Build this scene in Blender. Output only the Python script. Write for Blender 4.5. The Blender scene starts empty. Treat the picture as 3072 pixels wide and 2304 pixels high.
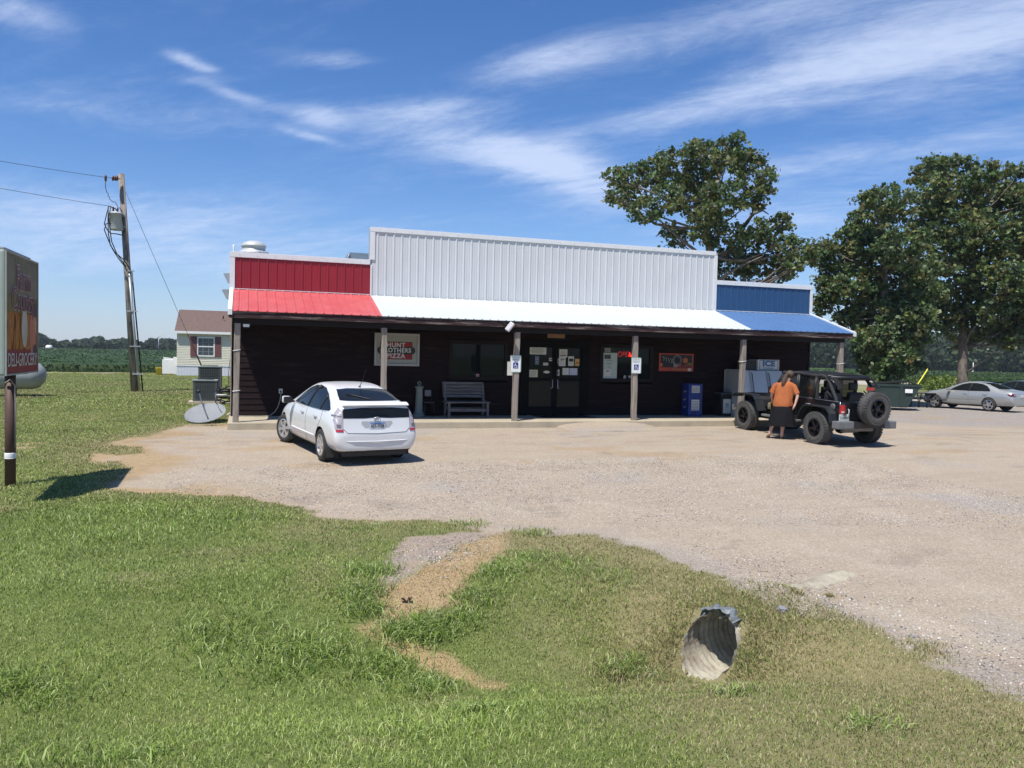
import bpy, bmesh, math, random
import numpy as np
from mathutils import Vector, Matrix, Euler
from mathutils.bvhtree import BVHTree
R=math.radians
sc=bpy.context.scene
# ---------------------------------------------------------------- camera
FPX,PITCH,ROLL,YAW=2400.6,-0.0369,0.0228,0.3233
CX,CY,CZ=0.1785,-20.8706,2.0
CF=Vector((math.sin(YAW)*math.cos(PITCH),math.cos(YAW)*math.cos(PITCH),math.sin(PITCH)))
_r=Vector((math.cos(YAW),-math.sin(YAW),0)); _u=_r.cross(CF)
CR=_r*math.cos(ROLL)+_u*math.sin(ROLL); CU=-_r*math.sin(ROLL)+_u*math.cos(ROLL)
cd=bpy.data.cameras.new('camera'); cam=bpy.data.objects.new('camera',cd); sc.collection.objects.link(cam)
cd.sensor_width=36; cd.lens=FPX/3072*36; cd.clip_start=.1; cd.clip_end=6000
cam.matrix_world=Matrix(((CR.x,CU.x,-CF.x,CX),(CR.y,CU.y,-CF.y,CY),(CR.z,CU.z,-CF.z,CZ),(0,0,0,1)))
sc.camera=cam
# ---------------------------------------------------------------- sun, sky, exposure
SUND=Vector((.95,.87,-2.68)).normalized()            # direction the light travels
sl=bpy.data.lights.new('sun','SUN'); sl.energy=4.5; sl.angle=R(.5); sl.color=(1,.955,.88)
so=bpy.data.objects.new('sun',sl); sc.collection.objects.link(so)
so.rotation_euler=SUND.to_track_quat('-Z','Y').to_euler(); so.location=(0,0,40)
sc.view_settings.view_transform='Standard'; sc.view_settings.look='None'; sc.view_settings.exposure=.46; sc.view_settings.gamma=1
w=bpy.data.worlds.new('World'); sc.world=w; w.use_nodes=True
def world():
    nt=w.node_tree; N=nt.nodes; L=nt.links; N.clear()
    def nd(t,**k):
        n=N.new(t)
        for a,b in k.items(): setattr(n,a,b)
        return n
    def mth(op,a,b=None,c=None,clamp=False):
        n=nd('ShaderNodeMath',operation=op,use_clamp=clamp)
        for i,v in enumerate((a,b,c)):
            if v is None: continue
            if isinstance(v,(int,float)): n.inputs[i].default_value=v
            else: L.new(v,n.inputs[i])
        return n.outputs[0]
    sky=nd('ShaderNodeTexSky',sky_type='NISHITA',sun_disc=False,sun_elevation=math.asin(-SUND.z),
           sun_rotation=math.atan2(-SUND.x,-SUND.y),altitude=0,air_density=1.0,dust_density=.25,ozone_density=5.0)
    tc=nd('ShaderNodeTexCoord'); sep=nd('ShaderNodeSeparateXYZ'); L.new(tc.outputs['Generated'],sep.inputs[0])
    X,Y,Z=sep.outputs
    zz=mth('ADD',mth('MAXIMUM',Z,0.0),.10)
    px=mth('DIVIDE',X,zz); py=mth('DIVIDE',Y,zz)
    az=R(-42)
    ca,sa=math.sin(az),math.cos(az)                # streak direction (ca,sa)
    a=mth('ADD',mth('MULTIPLY',px,ca),mth('MULTIPLY',py,sa))
    b=mth('ADD',mth('MULTIPLY',px,sa),mth('MULTIPLY',py,-ca))
    def noise(sa_,sb_,off,det,rough,dist):
        c=nd('ShaderNodeCombineXYZ'); L.new(mth('MULTIPLY',a,sa_),c.inputs[0]); L.new(mth('MULTIPLY',b,sb_),c.inputs[1]); c.inputs[2].default_value=off
        n=nd('ShaderNodeTexNoise'); L.new(c.outputs[0],n.inputs['Vector']); n.inputs['Scale'].default_value=1
        n.inputs['Detail'].default_value=det; n.inputs['Roughness'].default_value=rough; n.inputs['Distortion'].default_value=dist
        return n.outputs[0]
    def ramp(v,p0,p1):
        n=nd('ShaderNodeMapRange',interpolation_type='SMOOTHSTEP',clamp=True); L.new(v,n.inputs[0])
        n.inputs[1].default_value=p0; n.inputs[2].default_value=p1; return n.outputs[0]
    n1=noise(.34,1.0,3.1,9,.62,.6); n2=noise(1.1,2.6,7.7,10,.68,.9); n3=noise(3.2,6.5,1.2,9,.72,.6)
    # wide bank brighter to the right and up high, plus a few cloud banks given by their sky directions
    banks=None
    def bank(u,v,ru,rv,amp,rot=0):
        nonlocal banks
        d=(CF*FPX+CR*(u-1536)-CU*(v-1152)).normalized()
        ex=d.cross(Vector((0,0,1))).normalized(); ey=ex.cross(d).normalized()
        c,s=math.cos(R(rot)),math.sin(R(rot)); e1=ex*c+ey*s; e2=-ex*s+ey*c
        def dot(e,k):
            vm=nd('ShaderNodeVectorMath',operation='DOT_PRODUCT'); L.new(tc.outputs['Generated'],vm.inputs[0]); vm.inputs[1].default_value=tuple(e); return mth('MULTIPLY',vm.outputs['Value'],k)
        p=dot(e1,FPX/ru); q=dot(e2,FPX/rv)
        g=mth('POWER',2.718,mth('MULTIPLY',mth('ADD',mth('MULTIPLY',p,p),mth('MULTIPLY',q,q)),-1.0))
        f=dot(d,1.0); g=mth('MULTIPLY',mth('MULTIPLY',g,mth('GREATER_THAN',f,0)),amp)
        banks=g if banks is None else mth('ADD',banks,g)
    bank(1480,450,330,60,.42,-11); bank(1690,510,190,70,.40,-14); bank(1330,330,230,34,.24,3); bank(960,352,75,30,.40,-4); bank(930,408,80,12,.3,-10)
    bank(1010,185,120,24,.30,6); bank(690,278,85,16,.36,-10); bank(545,172,42,16,.36,-8); bank(612,203,40,13,.36,-4); bank(640,236,110,12,.16,10)
    bank(1650,170,200,42,.40,12); bank(2150,70,600,60,.24,12); bank(2900,110,420,150,.40,0)
    bank(2400,250,700,60,.26,10); bank(2000,330,450,30,.14,14); bank(2500,480,700,40,.24,6); bank(2450,640,500,75,.28,4)
    bank(330,650,700,80,.30,1); bank(60,40,110,45,.30,0); bank(400,330,700,60,.16,4); bank(800,800,900,70,.25,0)
    bank(2050,480,120,30,.15,0)
    n4=noise(9,15,4.4,8,.75,.4)
    m=mth('ADD',mth('MULTIPLY',n1,.33),mth('ADD',mth('MULTIPLY',n2,.33),mth('ADD',mth('MULTIPLY',n3,.21),mth('MULTIPLY',n4,.13))))
    dens=mth('ADD',mth('ADD',m,mth('MULTIPLY',banks,mth('ADD',mth('ADD',mth('MULTIPLY',n2,.60),mth('ADD',mth('MULTIPLY',n3,.45),mth('MULTIPLY',n4,.35))),.02))),-.02)
    cl=ramp(dens,.465,1.0)
    cl=mth('MULTIPLY',cl,.74)
    # horizon veil
    veil=mth('MULTIPLY',mth('POWER',mth('SUBTRACT',1.0,mth('MINIMUM',mth('MULTIPLY',mth('MAXIMUM',Z,0),2.6),1.0)),3.0),.38)
    hs=nd('ShaderNodeHueSaturation'); L.new(sky.outputs[0],hs.inputs['Color']); hs.inputs['Saturation'].default_value=1.15
    tint=nd('ShaderNodeMix',data_type='RGBA',blend_type='MULTIPLY'); tint.inputs[0].default_value=1; L.new(hs.outputs[0],tint.inputs[6]); tint.inputs[7].default_value=(.90,.98,1.17,1)
    mx=nd('ShaderNodeMix',data_type='RGBA'); L.new(veil,mx.inputs[0]); L.new(tint.outputs[2],mx.inputs[6]); mx.inputs[7].default_value=(4.3,5.2,7.6,1)
    mc=nd('ShaderNodeMix',data_type='RGBA'); L.new(cl,mc.inputs[0]); L.new(mx.outputs[2],mc.inputs[6]); mc.inputs[7].default_value=(6.3,7.2,9.2,1)
    bg=nd('ShaderNodeBackground'); L.new(mc.outputs[2],bg.inputs[0]); bg.inputs[1].default_value=.086
    out=nd('ShaderNodeOutputWorld'); L.new(bg.outputs[0],out.inputs[0])
world()
# ---------------------------------------------------------------- helpers
def ray(u,v): return (CF*FPX+CR*(u-1536)-CU*(v-1152)).normalized()
CAM=Vector((CX,CY,CZ))
def atd(u,v,d):
    r=ray(u,v); return CAM+r*(d/math.hypot(r.x,r.y))
def aty(u,v,y):
    r=ray(u,v); return CAM+r*((y-CY)/r.y)
def smooth(a,b,x):
    t=np.clip((np.asarray(x,float)-a)/(b-a),0,1); return t*t*(3-2*t)
def zg(x,y):
    x=np.asarray(x,float); y=np.asarray(y,float)
    z=-.03*np.clip(-.6-y,0,8.4)
    t=smooth(17,27,x); z=z*(1-t)+np.minimum(z,-.24)*t
    z=z+.56*smooth(-16.0,-20.4,y)
    z=z-.09*smooth(-1.6,-3,x)*smooth(-1,-5,y)*smooth(-14,-10,y)
    xe=3.86+(x-3.86)*.90+(y+14.96)*.43; amp=np.interp(xe,[-14,-6,-2,1.5,3.86,3.93,4.24,4.36],[.1,.16,.24,.36,.52,.47,.03,0])
    dy=y+14.9; wdt=np.where(dy>0,1.15,1.0)
    z=z-amp*np.exp(-(dy/wdt)**2)
    z=z+.13*np.exp(-((x-4.85)/.45)**2-((y+14.72)/.6)**2)
    return z
def gz(x,y): return float(zg(x,y))
def gat(u,v):
    r=ray(u,v); z=0
    for _ in range(80):
        P=CAM+r*((z-CZ)/r.z); z=.5*z+.5*gz(P.x,P.y)
    return CAM+r*((z-CZ)/r.z)
def vnoise(x,y,seed=0):
    xi=np.floor(x).astype(np.int64); yi=np.floor(y).astype(np.int64); fx=x-xi; fy=y-yi
    fx=fx*fx*(3-2*fx); fy=fy*fy*(3-2*fy)
    def h(a,b):
        n=(a*374761393+b*668265263+seed*974634777)&0xffffffff; n=((n^(n>>13))*1274126177)&0xffffffff; return ((n^(n>>16))&0xffff)/65535.
    return (h(xi,yi)*(1-fx)+h(xi+1,yi)*fx)*(1-fy)+(h(xi,yi+1)*(1-fx)+h(xi+1,yi+1)*fx)*fy
def fbm(x,y,s,o=4,seed=0):
    v=0;a=.5;t=0
    for i in range(o): v=v+a*vnoise(x*s,y*s,seed+i); t+=a; a*=.55; s*=2.03
    return v/t
def tag(o,label=None,cat=None,group=None,kind=None):
    if label: o['label']=label
    if cat: o['category']=cat
    if group: o['group']=group
    if kind: o['kind']=kind
    return o
def link(o): sc.collection.objects.link(o); return o
def thing(name,label,cat,loc=(0,0,0),rotz=0,group=None):
    o=link(bpy.data.objects.new(name,None)); o.location=loc; o.rotation_euler=(0,0,rotz); o.empty_display_size=.2
    return tag(o,label,cat,group)
def fin(name,bm,mat,parent=None,world=False,smooth_=False,label=None,loc=None):
    """bm -> one mesh object. world=True: verts are in world coordinates and the parent is an unrotated empty."""
    off=None
    if world and parent is not None:
        p=parent; off=Vector((0,0,0))
        while p is not None: off+=Vector(p.location); p=p.parent
    elif loc is not None: off=Vector(loc)
    if off is not None: bmesh.ops.translate(bm,verts=bm.verts,vec=-off)
    me=bpy.data.meshes.new(name); bm.normal_update(); bm.to_mesh(me); bm.free()
    for m in (mat if isinstance(mat,(list,tuple)) else [mat]): me.materials.append(m)
    if smooth_:
        for p in me.polygons: p.use_smooth=True
        try: me.set_sharp_from_angle(angle=R(38))
        except Exception: pass
    o=link(bpy.data.objects.new(name,me))
    if parent is not None: o.parent=parent
    if loc is not None and not (world and parent is not None): o.location=loc
    if label: o['label']=label
    return o
def B(): return bmesh.new()
def box(bm,x0,x1,y0,y1,z0,z1,M=None,bev=0,mi=0):
    vs=[bm.verts.new((x,y,z)) for x in (x0,x1) for y in (y0,y1) for z in (z0,z1)]
    F=[(0,1,3,2),(4,6,7,5),(0,4,5,1),(2,3,7,6),(0,2,6,4),(1,5,7,3)]
    fs=[bm.faces.new([vs[i] for i in f]) for f in F]
    for f in fs: f.material_index=mi
    if bev>0:
        es=list({e for f in fs for e in f.edges}); r=bmesh.ops.bevel(bm,geom=es,offset=bev,segments=2,affect='EDGES',profile=.6)
        vs=list({v for f in r['faces'] for v in f.verts}|{v for v in vs if v.is_valid})
    if M is not None: bmesh.ops.transform(bm,matrix=M,verts=vs)
    return vs
def tube(bm,pts,r,seg=8,cap=True,mi=0):
    pts=[Vector(p) for p in pts]; rr=r if isinstance(r,(list,tuple)) else [r]*len(pts)
    rings=[]; n0=None
    for i,p in enumerate(pts):
        d=(pts[min(i+1,len(pts)-1)]-pts[max(i-1,0)]).normalized()
        if n0 is None: n0=d.orthogonal().normalized()
        n0=(n0-d*n0.dot(d))
        if n0.length<1e-6: n0=d.orthogonal()
        n0.normalize(); b=d.cross(n0)
        rings.append([bm.verts.new(p+(n0*math.cos(2*math.pi*k/seg)+b*math.sin(2*math.pi*k/seg))*rr[i]) for k in range(seg)])
    for a,c in zip(rings,rings[1:]):
        for k in range(seg):
            f=bm.faces.new((a[k],a[(k+1)%seg],c[(k+1)%seg],c[k])); f.smooth=True; f.material_index=mi
    if cap:
        for q in (list(reversed(rings[0])),rings[-1]): f=bm.faces.new(q); f.material_index=mi
def lathe(bm,prof,seg=24,axis='Z',c=(0,0,0),mi=0,cap=True):
    """prof: list of (r,h)"""
    c=Vector(c); rings=[]
    for r,h in prof:
        ring=[]
        for k in range(seg):
            a=2*math.pi*k/seg; ca,sa=math.cos(a)*r,math.sin(a)*r
            v=Vector((ca,sa,h)) if axis=='Z' else (Vector((ca,h,sa)) if axis=='Y' else Vector((h,ca,sa)))
            ring.append(bm.verts.new(c+v))
        rings.append(ring)
    for a,b in zip(rings,rings[1:]):
        for k in range(seg):
            f=bm.faces.new((a[k],a[(k+1)%seg],b[(k+1)%seg],b[k])); f.smooth=True; f.material_index=mi
    for q in ((rings[0],rings[-1]) if cap else ()):
        if (q[0].co-q[seg//2].co).length>1e-5:
            try: bm.faces.new(q).material_index=mi
            except ValueError: pass
    bmesh.ops.remove_doubles(bm,verts=[v for r_ in rings for v in r_],dist=1e-6)
def prism(bm,poly,lo,hi,axis='Y',mi=0):
    """extrude a 2-D polygon; axis Y: poly=(x,z); X: poly=(y,z); Z: poly=(x,y)"""
    def mk(p,h): return (p[0],h,p[1]) if axis=='Y' else ((h,p[0],p[1]) if axis=='X' else (p[0],p[1],h))
    a=[bm.verts.new(mk(p,lo)) for p in poly]; b=[bm.verts.new(mk(p,hi)) for p in poly]; n=len(poly)
    fs=[bm.faces.new(a),bm.faces.new(list(reversed(b)))]+[bm.faces.new((a[(i+1)%n],a[i],b[i],b[(i+1)%n])) for i in range(n)]
    for f in fs: f.material_index=mi
    bmesh.ops.recalc_face_normals(bm,faces=fs)
    return a+b
def strip(bm,path,th,lo,hi):
    """bent plate: path of (x,z) with thickness th extruded lo..hi along y"""
    P=[Vector((p[0],p[1])) for p in path]; up=[];dn=[]
    for i,p in enumerate(P):
        d=(P[min(i+1,len(P)-1)]-P[max(i-1,0)]).normalized(); n=Vector((-d.y,d.x)); up.append(p+n*th/2); dn.append(p-n*th/2)
    for i in range(len(P)-1): prism(bm,[up[i],up[i+1],dn[i+1],dn[i]],lo,hi)
def text_bm(s,size,M,depth=.004,sx=1.0,offset=0.0,align='CENTER',shear=0,spacing=1.0):
    cu=bpy.data.curves.new('t','FONT'); cu.body=s; cu.size=size; cu.extrude=depth/2; cu.align_x=align; cu.align_y='CENTER'; cu.offset=offset; cu.shear=shear; cu.space_character=spacing; cu.resolution_u=3
    o=bpy.data.objects.new('t',cu); sc.collection.objects.link(o)
    dg=bpy.context.evaluated_depsgraph_get(); me=bpy.data.meshes.new_from_object(o.evaluated_get(dg))
    bm=B(); bm.from_mesh(me); bpy.data.objects.remove(o); bpy.data.curves.remove(cu); bpy.data.meshes.remove(me)
    bmesh.ops.transform(bm,matrix=M@Matrix.Diagonal((sx,1,1,1)),verts=bm.verts); return bm
def FRONT(x,y,z): # text plane facing -Y
    return Matrix.Translation((x,y,z))@Matrix.Rotation(R(90),4,'X')
def merge(dst,src,mi=0):
    me=bpy.data.meshes.new('m'); src.to_mesh(me); src.free(); n=len(dst.faces); dst.from_mesh(me); bpy.data.meshes.remove(me)
    dst.faces.ensure_lookup_table()
    for f in dst.faces[n:]: f.material_index=mi
# ---------------------------------------------------------------- materials
MT={}
def mat(name,col,rough=.6,metal=0.,var=.12,vs=6.,bump=0.,bs=30.,col2=None,cs=3.,clo=.45,chi=.6,spec=.5,stretch=(1,1,1),coat=0,emit=0,alpha=1,trans=0,obj=False):
    if name in MT: return MT[name]
    m=bpy.data.materials.new(name); m.use_nodes=True; nt=m.node_tree; N=nt.nodes; L=nt.links
    b=N['Principled BSDF']; b.inputs['Roughness'].default_value=rough; b.inputs['Metallic'].default_value=metal
    b.inputs['Specular IOR Level'].default_value=spec; b.inputs['Coat Weight'].default_value=coat
    b.inputs['Coat Roughness'].default_value=.05
    tc=N.new('ShaderNodeTexCoord'); mp=N.new('ShaderNodeMapping'); L.new(tc.outputs['Object'],mp.inputs[0]); mp.inputs['Scale'].default_value=stretch
    n=N.new('ShaderNodeTexNoise'); L.new(mp.outputs[0],n.inputs['Vector']); n.inputs['Scale'].default_value=vs; n.inputs['Detail'].default_value=6; n.inputs['Roughness'].default_value=.65
    mr=N.new('ShaderNodeMapRange'); L.new(n.outputs[0],mr.inputs[0]); mr.inputs[1].default_value=.25; mr.inputs[2].default_value=.75; mr.inputs[3].default_value=1-var; mr.inputs[4].default_value=1+var
    vm=N.new('ShaderNodeVectorMath'); vm.operation='SCALE'; L.new(mr.outputs[0],vm.inputs['Scale'])
    if col2:
        n2=N.new('ShaderNodeTexNoise'); L.new(mp.outputs[0],n2.inputs['Vector']); n2.inputs['Scale'].default_value=cs; n2.inputs['Detail'].default_value=7; n2.inputs['Roughness'].default_value=.7
        r2=N.new('ShaderNodeMapRange'); L.new(n2.outputs[0],r2.inputs[0]); r2.inputs[1].default_value=clo; r2.inputs[2].default_value=chi
        mx=N.new('ShaderNodeMix'); mx.data_type='RGBA'; L.new(r2.outputs[0],mx.inputs[0]); mx.inputs[6].default_value=(*col,1); mx.inputs[7].default_value=(*col2,1); L.new(mx.outputs[2],vm.inputs[0])
    else: vm.inputs[0].default_value=col
    L.new(vm.outputs[0],b.inputs['Base Color'])
    if bump>0:
        nb=N.new('ShaderNodeTexNoise'); L.new(mp.outputs[0],nb.inputs['Vector']); nb.inputs['Scale'].default_value=bs; nb.inputs['Detail'].default_value=5
        bp=N.new('ShaderNodeBump'); bp.inputs['Strength'].default_value=min(1,bump); bp.inputs['Distance'].default_value=.01; L.new(nb.outputs[0],bp.inputs['Height']); L.new(bp.outputs[0],b.inputs['Normal'])
    if emit: b.inputs['Emission Color'].default_value=(*col,1); b.inputs['Emission Strength'].default_value=emit
    if trans: b.inputs['Transmission Weight'].default_value=trans
    if alpha<1: b.inputs['Alpha'].default_value=alpha
    MT[name]=m; return m
def attr_mat(name,rough=.55,transl=.35,spec=.3,noise=0):
    m=bpy.data.materials.new(name); m.use_nodes=True; nt=m.node_tree; N=nt.nodes; L=nt.links; N.clear()
    at=N.new('ShaderNodeAttribute'); at.attribute_name='tint'
    p=N.new('ShaderNodeBsdfPrincipled'); p.inputs['Roughness'].default_value=rough; p.inputs['Specular IOR Level'].default_value=spec
    t=N.new('ShaderNodeBsdfTranslucent'); mx=N.new('ShaderNodeMixShader'); mx.inputs[0].default_value=transl
    L.new(at.outputs['Color'],p.inputs['Base Color']); L.new(at.outputs['Color'],t.inputs[0]); L.new(p.outputs[0],mx.inputs[1]); L.new(t.outputs[0],mx.inputs[2])
    o=N.new('ShaderNodeOutputMaterial'); L.new(mx.outputs[0],o.inputs[0]); return m
white_metal=mat('white_metal',(.575,.585,.59),.38,0,.05,3,stretch=(1,1,.3),bump=.25,bs=2.5)
white_roof=mat('white_roof_metal',(.49,.52,.51),.5,0,.05,2,bump=.2,bs=3)
trim_white=mat('white_trim',(.68,.69,.69),.4,0,.06,5,col2=(.50,.50,.50),cs=4,clo=.66,chi=.8)
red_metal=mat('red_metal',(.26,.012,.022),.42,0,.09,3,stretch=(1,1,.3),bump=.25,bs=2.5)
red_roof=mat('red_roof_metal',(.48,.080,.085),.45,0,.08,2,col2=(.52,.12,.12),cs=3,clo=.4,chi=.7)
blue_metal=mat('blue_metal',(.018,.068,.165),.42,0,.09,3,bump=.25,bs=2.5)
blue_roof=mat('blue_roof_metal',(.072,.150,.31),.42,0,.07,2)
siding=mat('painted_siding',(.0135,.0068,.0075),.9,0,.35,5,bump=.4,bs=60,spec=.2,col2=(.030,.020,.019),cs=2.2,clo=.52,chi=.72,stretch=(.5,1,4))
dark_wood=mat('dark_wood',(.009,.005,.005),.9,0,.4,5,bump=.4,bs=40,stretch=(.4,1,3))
fascia_m=mat('peeling_fascia',(.028,.008,.009),.8,0,.4,6,bump=.6,bs=40,col2=(.17,.14,.12),cs=2.2,clo=.50,chi=.6,stretch=(.45,1,5))
post_m=mat('weathered_post',(.28,.24,.20),.85,0,.35,14,bump=.8,bs=60,col2=(.10,.085,.07),cs=9,clo=.52,chi=.68,stretch=(1.6,1.6,.12))
concrete=mat('porch_concrete',(.42,.36,.26),.85,0,.16,5,bump=.4,bs=120,col2=(.26,.23,.17),cs=2.5,clo=.5,chi=.75)
glass=mat('dark_glass',(.010,.012,.013),.05,0,.3,3,spec=.22)
black=mat('black_plastic',(.012,.012,.013),.5,0,.2,10)
blackp=mat('black_car_paint',(.008,.008,.010),.22,0,.1,3,coat=.6)
frame_m=mat('bronze_frame',(.005,.005,.005),.8,0,.2,8,spec=.12)
white=mat('white_paint',(.78,.78,.76),.5,0,.06,8)
paper=mat('paper',(.62,.62,.56),.8,0,.05,8)
greyp=mat('grey_sheet_metal',(.42,.45,.47),.45,.3,.15,6)
galv=mat('galvanised_metal',(.50,.52,.53),.5,.35,.25,8,bump=.3,bs=40,col2=(.34,.35,.35),cs=5)
chrome=mat('bright_alloy',(.66,.66,.67),.25,.85,.1,10)
rubber=mat('tyre_rubber',(.030,.029,.028),.85,0,.2,20,bump=.5,bs=60)
rubber_d=mat('dusty_tyre',(.072,.070,.066),.9,0,.3,14,bump=.9,bs=45)
redl=mat('red_lens',(.45,.012,.015),.12,0,.15,20,coat=1)
clearl=mat('clear_lens',(.55,.52,.54),.12,0,.25,40,coat=1)
def txt(name,s,size,M,col_mat,parent,**k): return fin(name,text_bm(s,size,M,**k),col_mat,parent)
# ---------------------------------------------------------------- ground
def pts(l): return [tuple(gat(u,v))[:2] for u,v in l]
LOT=pts([(560,1275),(470,1300),(348,1323),(300,1338),(400,1345),(415,1358),(270,1362),(300,1385),(395,1391),(345,1440),(320,1469),(514,1482),(708,1492),(889,1523),(972,1555),(1150,1562),(1333,1562),(1403,1583),(1514,1597),(1778,1611),(1944,1660),(2125,1736),(2236,1785),(2330,1838),(2520,1850),(2660,1900),(2847,2014),(3072,2111)])
LOT=LOT+[(6.2,-19.5),(8,-22),(60,-22),(60,22),(19,22),(19,1.0),(-.3,1.0)]
BARE=pts([(1180,1650),(1230,1615),(1400,1600),(1515,1600),(1490,1650),(1370,1740),(1300,1820),(1180,1850),(1120,1800),(1150,1720)])
STRAW=pts([(1090,1870),(1150,1860),(1260,1930),(1400,2010),(1500,2050),(1450,2060),(1290,1990),(1200,1930)])
STRAW2=pts([(1380,1640),(1515,1600),(1480,1660),(1400,1720),(1330,1800),(1200,1850),(1120,1800),(1150,1760),(1230,1740)])
def sdist(poly,x,y):
    """signed distance, positive inside"""
    P=np.array(poly); n=len(P); d=np.full(x.shape,1e9); ins=np.zeros(x.shape,bool)
    for i in range(n):
        a=P[i]; b=P[(i+1)%n]; ex,ey=b-a; L2=ex*ex+ey*ey+1e-12
        t=np.clip(((x-a[0])*ex+(y-a[1])*ey)/L2,0,1); d=np.minimum(d,np.hypot(x-a[0]-t*ex,y-a[1]-t*ey))
        c=((a[1]>y)!=(b[1]>y))&(x<(b[0]-a[0])*(y-a[1])/(b[1]-a[1]+1e-12)+a[0]); ins^=c
    return np.where(ins,d,-d)
def masks(x,y):
    nz=(fbm(x,y,1.6,4,3)-.5); nf=(fbm(x,y,7,3,9)-.5)
    sd=sdist(LOT,x,y); s=sd+nz*.55+nf*.25
    lot=smooth(-.06,.10,s)
    tr=[]
    for t,u in ((BARE,.25),(STRAW,.16),(STRAW2,.2)): tr.append(smooth(-.10,.06,sdist(t,x,y+.05)+(.05 if u>.18 else .0)+nz*u*1.3+nf*u))
    bare,straw,straw2=tr
    straw=np.maximum(straw*.9,straw2)
    # dryness of the turf: near the lot edge, right of the pipe, random worn patches
    edge=np.exp(-np.clip(-sd,0,9)/.45)
    rightdry=smooth(1.7,3.5,x-.17*(y+17.3)+(fbm(x,y,1.1,3,55)-.5)*1.2)*smooth(-21,-19.5,y)*smooth(-9,-11.5,y)
    patch=smooth(.52,.72,fbm(x,y,.55,4,21))
    far=.35*smooth(-9,-2,y)
    dry=np.clip(.75*edge+.72*rightdry*(.55+.9*fbm(x,y,1.3,3,5))+.40*patch+far*(.5+fbm(x,y,.35,3,2)),0,1)
    dirt=np.clip(smooth(.62,.74,fbm(x*.55,y,.9,3,31))*smooth(-13,-8,y)*smooth(-12,-6,y)*(x<0)*smooth(6,2,y),0,1)*.9
    return lot,dry,np.maximum(bare,0),straw,dirt,sd
def axis(segs):
    out=[]
    for a,b,s in segs: out+=list(np.arange(a,b,s))
    return np.array(out+[segs[-1][1]])
xs=axis([(-2500,-400,300),(-400,-60,40),(-60,-14,3),(-14,-5,.35),(-5,3.3,.075),(3.3,5.0,.028),(5.0,8,.075),(8,20,.25),(20,60,1.5),(60,400,40),(400,2500,300)])
ys=axis([(-300,-60,60),(-60,-24,6),(-24,-21.5,.5),(-21.5,-15.7,.075),(-15.7,-14.1,.028),(-14.1,-6,.075),(-6,3,.16),(3,20,.6),(20,100,5),(100,600,50),(600,3000,400)])
GX,GY=np.meshgrid(xs,ys); GZ=zg(GX,GY)
mk=masks(GX,GY)
near=(GX>-14)&(GX<20)&(GY>-21.5)&(GY<20)
GZ=GZ+near*((fbm(GX,GY,1.1,3,40)-.5)*.05+(fbm(GX,GY,5,3,41)-.5)*.02)*(1-.8*mk[0])
# pothole-like gully left of the culvert mouth
gul=pts([(2040,2010)])[0]
for gx,gy,rr,dd in ((gul[0]-.10,gul[1]+.10,.17,.20),(gul[0]-.62,gul[1]+.02,.15,.22),(gul[0]-.36,gul[1]+.08,.15,.08)):
    GZ=GZ-dd*np.exp(-(((GX-gx)/rr)**2+((GY-gy)/(rr*.75))**2))
PIPE0=Vector((3.89,-14.95,-.505)); PIPED=Vector((.93,.37,0)).normalized(); PR=.28; MITRE=.62
def mesh_np(name,V,F,mat_,attrs=None,colors=None,smooth_=True):
    me=bpy.data.meshes.new(name); nv=len(V); k=F.shape[1]
    me.vertices.add(nv); me.vertices.foreach_set('co',np.asarray(V,np.float32).ravel())
    me.loops.add(F.size); me.loops.foreach_set('vertex_index',F.astype(np.int32).ravel())
    me.polygons.add(len(F)); me.polygons.foreach_set('loop_start',np.arange(0,F.size,k,dtype=np.int32)); 
    me.update(calc_edges=True); me.validate()
    if smooth_: me.polygons.foreach_set('use_smooth',np.ones(len(me.polygons),bool))
    for n,a in (attrs or {}).items():
        t=me.attributes.new(n,'FLOAT','POINT'); t.data.foreach_set('value',np.asarray(a,np.float32).ravel())
    if colors is not None:
        t=me.attributes.new('tint','FLOAT_COLOR','POINT'); c=np.ones((nv,4),np.float32); c[:,:3]=colors; t.data.foreach_set('color',c.ravel())
    me.materials.append(mat_); o=link(bpy.data.objects.new(name,me)); return o
GM=[]
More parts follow.
